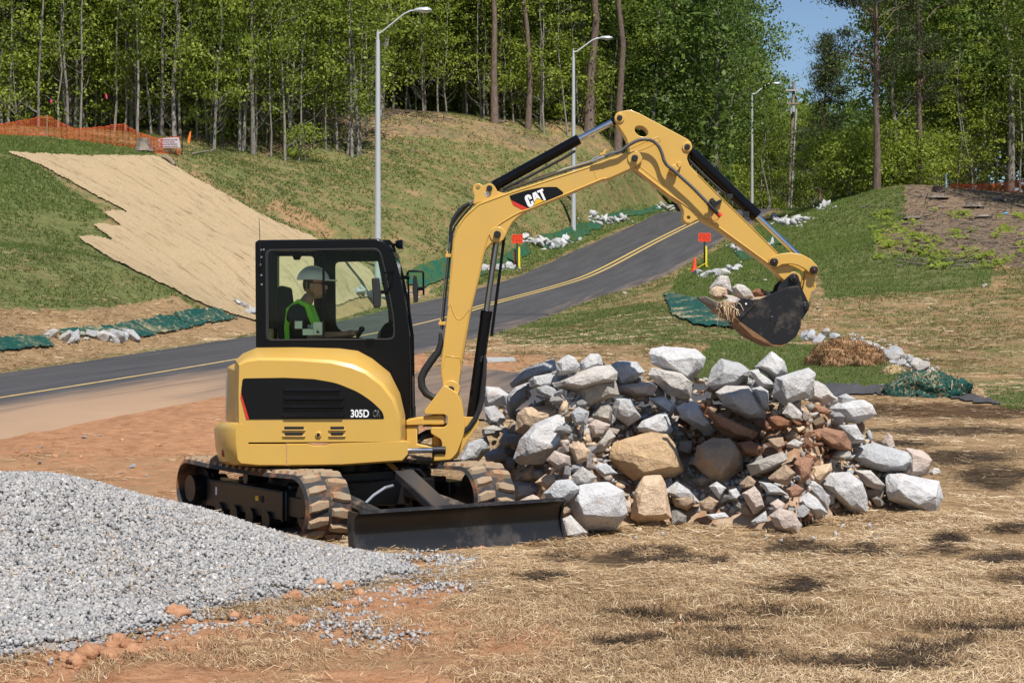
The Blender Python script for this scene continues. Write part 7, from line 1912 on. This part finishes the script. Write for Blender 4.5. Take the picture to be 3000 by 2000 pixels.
for i in range(4): proto(('young', i), 50 + i, 13 + 1.5 * i, 2.2, 2.7, 98, 46, .18, 'dec', .10, M_GREYBARK, M_LEAF[i % 2], 22, spread=.5, flat=.32)
for i in range(4): proto(('tall', i), 60 + i, 19 + 1.6 * i, 4.5, 4.2, 215, 54, .23, 'dec', .20, M_GREYBARK, M_LEAF[1 + i % 2], 28, spread=.72, flat=.4)
for i in range(3): proto(('pine', i), 70 + i, 22 + i * 2, 14.5, 3.2, 60, 260, .30, 'pine', .23, M_PINEBARK, M_NEEDLE, 34, spread=.5, flat=.5)
for i in range(2): proto(('lowpine', i), 76 + i, 17 + i * 2, 5.5, 2.7, 46, 240, .30, 'pine', .22, M_PINEBARK, M_NEEDLE, 40, spread=.45, flat=.4)
for i in range(2): proto(('cedar', i), 80 + i, 12 + 2 * i, 1.0, 3.0, 120, 130, .26, 'cone', .16, M_PINEBARK, M_NEEDLE, 40, spread=.42, flat=.4)
for i in range(3): proto(('bush', i), 90 + i, 2.6 + .5 * i, .25, 1.5, 40, 42, .15, 'dec', .03, M_PALEBARK, M_LEAF[0], 14, spread=.36, flat=.45)
NAMES = {'sap': 'sapling', 'thin': 'bare_sapling', 'young': 'young_tree', 'tall': 'broadleaf_tree', 'pine': 'pine_tree', 'lowpine': 'pine_tree', 'cedar': 'young_pine_tree', 'bush': 'shrub'}
TR = random.Random(21)
def plant(kind, x, y, label, group, s=1.0, rz=None, tilt=(0, 0), z=None, sxy=1.0):
    keys = [k for k in TREES if k[0] == kind]; tm, cm = TREES[TR.choice(keys)]
    o = thing(NAMES[kind], (x, y, (float(H(x, y)) if z is None else z) - .05), label, 'shrub' if kind == 'bush' else 'tree', group, False)
    o.rotation_euler = (tilt[0], tilt[1], TR.uniform(0, 6.28) if rz is None else rz)
    o.scale = (s * sxy, s * sxy, s)
    link('trunk', tm, o); link('crown', cm, o)
    return o
# trunks one can tell apart: (kind, base px, base py, distance, scale, girth factor, label)
KEY = [
 ('pine', 1449, 357, 104, 1.0, 1.0, 'straight brown pine on the ridge above the boom, left of two'),
 ('pine', 1546, 383, 106, .95, .85, 'slim straight pine on the ridge, right of the two above the boom'),
 ('pine', 1725, 423, 109, 1.1, 1.25, 'thick pine trunk standing behind the second lamp post'),
 ('pine', 1809, 432, 110, 1.05, 1.1, 'pine trunk directly behind the raised end of the boom'),
 ('pine', 1704, 388, 112, .85, .7, 'thin pine just left of the thick one behind the second lamp'),
 ('tall', 2105, 505, 122, 1.0, .9, 'broadleaf tree with a bare lower trunk behind the dipper arm'),
 ('lowpine', 2568, 560, 92, 1.0, .95, 'tall slightly leaning pine at the top of the right bank'),
 ('lowpine', 2693, 535, 95, .97, .8, 'second tall pine right of the leaning one on the right bank'),
 ('young', 712, 445, 84, 1.0, .9, 'thin pale trunk left of the tall bare one above the blanket'),
 ('tall', 742, 452, 83.5, .9, .62, 'tall straight bare trunk at the wood edge above the blanket'),
 ('tall', 220, 385, 87, .85, .5, 'pale trunk of a pair rising behind the orange fence'),
 ('young', 209, 384, 88, 1.1, .9, 'thinner trunk of the pair behind the orange fence'),
 ('young', 512, 412, 84, 1.15, .95, 'slightly crooked trunk behind the tree protection sign'),
 ('young', 474, 405, 85, 1.1, .75, 'thin straight trunk left of the crooked one behind the sign'),
 ('young', 402, 400, 86, 1.0, .6, 'thin trunk behind the right fence post'),
 ('young', 627, 442, 82, 1.05, .7, 'thin trunk with dark bark right of the protection sign'),
 ('young', 1015, 340, 97, 1.2, 1.0, 'bare grey trunk left of the first lamp post'),
 ('young', 987, 350, 97, 1.1, .8, 'dark crooked trunk beside the bare grey one near the first lamp'),
 ('sap', 890, 395, 92, 1.2, 1.0, 'pale slender sapling at the edge of the dark clearing'),
 ('sap', 1240, 330, 103, 1.1, .8, 'thin sapling on the ridge left of the first pine'),
 ('sap', 1410, 352, 106, 1.2, .9, 'white barked sapling just left of the ridge pine'),
 ('sap', 1310, 342, 104, 1.1, .8, 'sapling on the bare ridge in the middle'),
 ('cedar', 2395, 560, 128, 1.05, 1.0, 'dark young pine right of the utility pole'),
 ('tall', 2140, 520, 140, 1.05, 1.0, 'big leafy tree left of the open sky'),
 ('tall', 2010, 500, 138, 1.1, 1.0, 'big leafy tree above the dipper arm'),
 ('tall', 2960, 560, 100, 1.15, 1.0, 'big tree at the right edge above the orange fence'),
 ('tall', 2820, 555, 104, 1.1, 1.0, 'tall leafy tree right of the second right bank pine'),
 ('tall', 2380, 590, 150, .58, 1.0, 'lower leafy tree under the open sky'),
 ('tall', 2470, 590, 135, .6, 1.0, 'rounded leafy tree left of the leaning pine'),
 ('young', 2300, 600, 150, .85, 1.0, 'leafy tree behind the utility pole'),
]
for kind, px, py, d, s, gf, lab in KEY:
    x = WX(px, d)
    plant(kind, x, d, lab, None, s, sxy=(gf if kind != 'pine' else gf), z=None)
MARKS = [(-200, 'beyond the left end of the orange fence'), (60, 'above the left end of the orange fence'), (180, 'above the first fence post'), (300, 'above the sagging middle of the orange fence'), (400, 'above the right fence post'), (470, 'left of the protection sign'),
 (560, 'above the protection sign'), (650, 'just right of the protection sign'), (720, 'above the top corner of the blanket'), (800, 'right of the tall bare trunk'), (880, 'over the dark clearing'), (960, 'right of the dark clearing'), (1040, 'left of the first lamp'),
 (1120, 'behind the first lamp head'), (1200, 'at the left end of the bare ridge'), (1290, 'on the bare ridge'), (1390, 'left of the two ridge pines'), (1490, 'at the left ridge pine'), (1580, 'at the right ridge pine'), (1660, 'left of the second lamp'), (1730, 'behind the second lamp'),
 (1800, 'behind the boom end'), (1880, 'above the boom end'), (1960, 'right of the boom end'), (2040, 'above the dipper arm'), (2120, 'above the bucket cylinder'), (2200, 'left of the farthest lamp'), (2290, 'by the farthest lamp'), (2370, 'by the utility pole'), (2450, 'under the open sky'),
 (2540, 'left of the leaning pine'), (2620, 'behind the leaning pine'), (2720, 'behind the second bank pine'), (2800, 'above the bright cut stump'), (2900, 'above the right orange fence'), (3000, 'at the right edge'), (9999, 'beyond the right edge')]
KINDW = {'thin': 'thin nearly bare sapling', 'sap': 'slender pale sapling', 'young': 'young leafy tree', 'tall': 'tall broadleaf tree', 'bush': 'low leafy shrub', 'pine': 'bare trunked pine', 'cedar': 'dark young pine'}
def place_label(kind, px, d):
    where = next(w for p, w in MARKS if px < p)
    dep = 'at the wood edge ' if d < 92 or 1080 < px < 1960 and d < 111 or px > 2560 and d < 100 else ('deep in the wood ' if d > 104 and not 1080 < px < 2560 or d > 124 else 'among other trees ')
    return KINDW[kind] + ' ' + dep + where
def row(n, kinds, px0, px1, d0, d1, s0, s1, labs, grp, avoid=()):
    for k in range(n):
        kind = TR.choice(kinds); lab = None
        px = px0 + (px1 - px0) * (k + TR.random()) / n; d = TR.uniform(d0, d1)
        if any(a < px < b for a, b in avoid): continue
        x = WX(px, d)
        if abs(road_off(np.array([x]), np.array([d]))[0]) < 8: continue
        plant(kind, x, d, place_label(kind, px, d), grp, TR.uniform(s0, s1), tilt=(TR.gauss(0, .03), TR.gauss(0, .03)))
LAB1 = {'sap': 'slender pale sapling at the front of the left woods', 'young': 'young leafy tree at the front of the left woods', 'tall': 'tall broadleaf tree within the left woods', 'bush': 'leafy shrub at the edge of the left woods', 'pine': 'pine within the left woods', 'cedar': 'young dark pine within the left woods'}
LAB2 = {k: v.replace('left woods', 'woods behind the middle slope') for k, v in LAB1.items()}
LAB3 = {k: v.replace('left woods', 'woods behind the right bank') for k, v in LAB1.items()}
row(40, ['thin'], -200, 1060, 83.5, 90, .8, 1.3, LAB1, 'bare saplings along the left woods')
row(16, ['thin'], 1100, 1960, 105, 110, .8, 1.2, LAB2, 'bare saplings behind the middle slope')
row(12, ['thin'], 2180, 2560, 122, 132, .7, 1.1, LAB2, 'bare saplings beyond the road crest')
row(34, ['sap', 'sap', 'young'], -250, 1080, 86, 92, .8, 1.25, LAB1, 'saplings along the left woods')
row(30, ['young', 'sap', 'young'], -300, 1100, 91, 98, .9, 1.3, LAB1, 'young trees of the left woods')
row(16, ['tall', 'young', 'tall', 'cedar'], -350, 1150, 97, 106, .8, 1.05, LAB1, 'trees deep in the left woods')
row(14, ['tall'], -400, 1200, 106, 118, .9, 1.1, LAB1, 'trees deep in the left woods')
row(10, ['bush'], -200, 1000, 84.5, 90, .7, 1.2, LAB1, 'shrubs along the left woods')
row(18, ['sap', 'young', 'sap'], 1080, 1960, 107, 113, .9, 1.3, LAB2, 'young trees behind the middle slope')
row(16, ['young', 'tall', 'tall'], 1080, 2020, 113, 124, .85, 1.05, LAB2, 'trees behind the middle slope')
row(14, ['tall', 'tall', 'pine'], 1050, 2080, 124, 138, .9, 1.1, LAB2, 'trees deep behind the middle slope')
row(12, ['bush'], 1500, 2000, 108, 113, 1.0, 1.6, LAB2, 'shrubs behind the middle slope')
row(12, ['bush', 'young', 'bush'], 1960, 2560, 132, 146, 1.0, 1.5, LAB2, 'growth beyond the road crest', ((2215, 2330),))
row(9, ['young', 'young', 'cedar'], 2200, 2560, 140, 165, .8, .95, LAB2, 'trees beyond the road crest')
row(9, ['tall'], 1950, 2190, 145, 170, .95, 1.15, LAB2, 'tall trees left of the open sky')
row(12, ['young', 'sap', 'bush'], 2650, 3250, 97, 103, .85, 1.2, LAB3, 'young trees behind the right bank')
row(10, ['tall', 'young', 'tall'], 2640, 3350, 103, 115, .85, 1.05, LAB3, 'trees behind the right bank')
row(9, ['tall'], 2600, 3400, 115, 130, .85, 1.0, LAB3, 'trees deep behind the right bank')
row(12, ['bush'], 2440, 2760, 93, 98, .9, 1.5, LAB3, 'shrubs behind the right bank')
plant('tall', WX(3230, 80), 80, 'broadleaf tree just outside the frame at the right, added to shade the fence', None, .8)  # three trees added past the right edge to put the fence in shade
plant('tall', WX(3420, 84), 84, 'second broadleaf tree outside the frame at the right, added for shade', None, .9)
plant('tall', WX(3130, 84), 84, 'broadleaf tree added at the right edge to shade the orange fence', None, .9)
# dense growth far back that reads as one mass
def mass(name, n, px0, px1, d0, d1, hmax, mat, lsz, seed, tops=None):
    g = np.random.default_rng(seed)
    d = d0 + (d1 - d0) * g.random(n); px = px0 + (px1 - px0) * g.random(n); x = (px - 1500) * d / F
    hm = hmax * (.75 + .45 * fbm(x * .12, d * .12, 4, seed))
    z = H(x, d) + hm * g.random(n) ** .9
    if tops is not None:
        _, py = proj(x, d, z); lim = np.interp(px, [q[0] for q in tops], [q[1] for q in tops]) + 50 * (fbm(px * .02, px * 0, 4, seed) - .5)
        k = py > lim; x, d, z = x[k], d[k], z[k]
    n = len(x)
    cl = fbm(x * .5, d * .5 + z * .6, 4, seed + 1); k = cl > (.47 if d0 < 150 else .30)
    x, d, z = x[k], d[k], z[k]; n = len(x)
    p = np.stack([x, d, z], -1)
    nrm = g.standard_normal((n, 3)) * .6 + np.array([0, -.3, .7]); nrm /= np.linalg.norm(nrm, axis=1)[:, None]
    u = np.cross(nrm, g.standard_normal((n, 3))); u /= np.linalg.norm(u, axis=1)[:, None]; e = np.cross(nrm, u)
    L = (lsz * (.6 + .8 * g.random(n)))[:, None]
    V_ = np.stack([p - u * L, p + e * L * .7, p + u * L, p - e * L * .7], 1).reshape(-1, 3)
    tag(link(name, npmesh(name, V_, np.arange(4 * n).reshape(n, 4), mat, {'tint': ('FACE', np.clip(.4 + .2 * g.standard_normal(n), 0, 1))})), kind='stuff')
mass('far_foliage', 60000, -700, 2150, 118, 150, 22, M_LEAF[2], .32, 3)
mass('far_foliage', 70000, -900, 1900, 152, 178, 24, M_LEAF[2], .5, 6)
mass('far_foliage', 20000, 2100, 2620, 165, 190, 16, M_LEAF[2], .36, 4, [(2100, -200), (2290, 120), (2330, 245), (2400, 215), (2480, 240), (2560, 60), (2620, -100)])
mass('far_foliage', 24000, 2600, 3500, 125, 150, 20, M_LEAF[2], .32, 5)
# low green weeds on the cleared bank
xw, yw = [], []
g = np.random.default_rng(77)
pxw, pyw = 2560 + 460 * g.random(520), 620 + 170 * g.random(520)
k = fbm(pxw * .02, pyw * .05, 4, 5) > .52
x, y, z = hit(pxw[k], pyw[k])
n = len(x); V_, F_, T_ = [], [], []
for j in range(7):
    a = g.random(n) * 6.28; L = .10 + .16 * g.random(n); w_ = L * .35
    p = np.stack([x + (g.random(n) - .5) * .3, y + (g.random(n) - .5) * .3, z + .03 + .1 * g.random(n)], -1)
    u = np.stack([np.cos(a), np.sin(a), .5 + 0 * a], -1) * L[:, None]; e = np.stack([-np.sin(a), np.cos(a), 0 * a], -1) * w_[:, None]
    V_.append(np.stack([p, p + u * .5 + e, p + u, p + u * .5 - e], 1)); T_.append(.45 + .5 * g.random(n))
V_ = np.concatenate(V_).reshape(-1, 3)
tag(link('weeds', npmesh('weeds', V_, np.arange(len(V_)).reshape(-1, 4), M_LEAF[1], {'tint': ('FACE', np.concatenate(T_))})), kind='stuff')
# sticks and leaf litter on the cleared bank and along the wood edge
v, f = [], []
pxs = np.r_[2640 + 400 * g.random(700), 560 + 700 * g.random(260), 1050 + 500 * g.random(120)]
pys = np.r_[545 + 240 * g.random(700), 330 + 120 * g.random(260), 320 + 40 * g.random(120)]
x, y, z = hit(pxs, pys)
for a, b, c_ in zip(x, y, z):
    if b > 112: continue
    an = g.random() * 6.28; L = .2 + .9 * g.random() ** 2; r_ = .012 + .018 * g.random()
    p0 = Vector((a, b, c_ + .04)); p1 = p0 + Vector((math.cos(an) * L, math.sin(an) * L, .12 * g.random()))
    mb = MB(); mb.tube([p0, p1], [r_, r_ * .5], 4); k0 = len(v); v += mb.v; f += [tuple(i + k0 for i in q) for q in mb.f if len(q) == 4]
tag(link('twig_litter', npmesh('twig_litter', np.array(v), np.array(f), M_BARK)), kind='stuff')
# bleached dead saplings left standing by the road crest
for px, py, top, lab in ((2265, 610, (2228, 460), 'leaning bleached dead trunk right of the farthest lamp'), (2215, 612, (2292, 530), 'low fallen bleached limb at the crest by the farthest lamp')):
    d = 133; b = W(px, py, d); b.z = float(H(b.x, b.y))
    mb = MB(); q = W(*top, d); mb.tube([b, b.lerp(q, .5) + Vector((.1, 0, .15)), q], [.09, .07, .02], 6); o = mb.build('dead_trunk', M_PALEBARK); tag(o, lab, 'dead tree')
for o in bpy.data.objects:
    if 'at' in o.keys(): del o['at']
# tell apart what still shares a label, from left to right
same = {}
for o in COL.objects:
    if o.parent is None and o.get('category') and o.get('label'): same.setdefault(o['label'], []).append(o)
for lab, os_ in same.items():
    if 1 < len(os_) <= 8 and len(lab.split()) < 16:
        os_.sort(key=lambda o: o.location.x / max(o.location.y, 1))
        for k, o in enumerate(os_):
            o['label'] = ('leftmost' if k == 0 else 'rightmost' if k == len(os_) - 1 else 'middle' if len(os_) == 3 else ['', 'second', 'third', 'fourth', 'fifth', 'sixth', 'seventh'][k]) + ' ' + lab
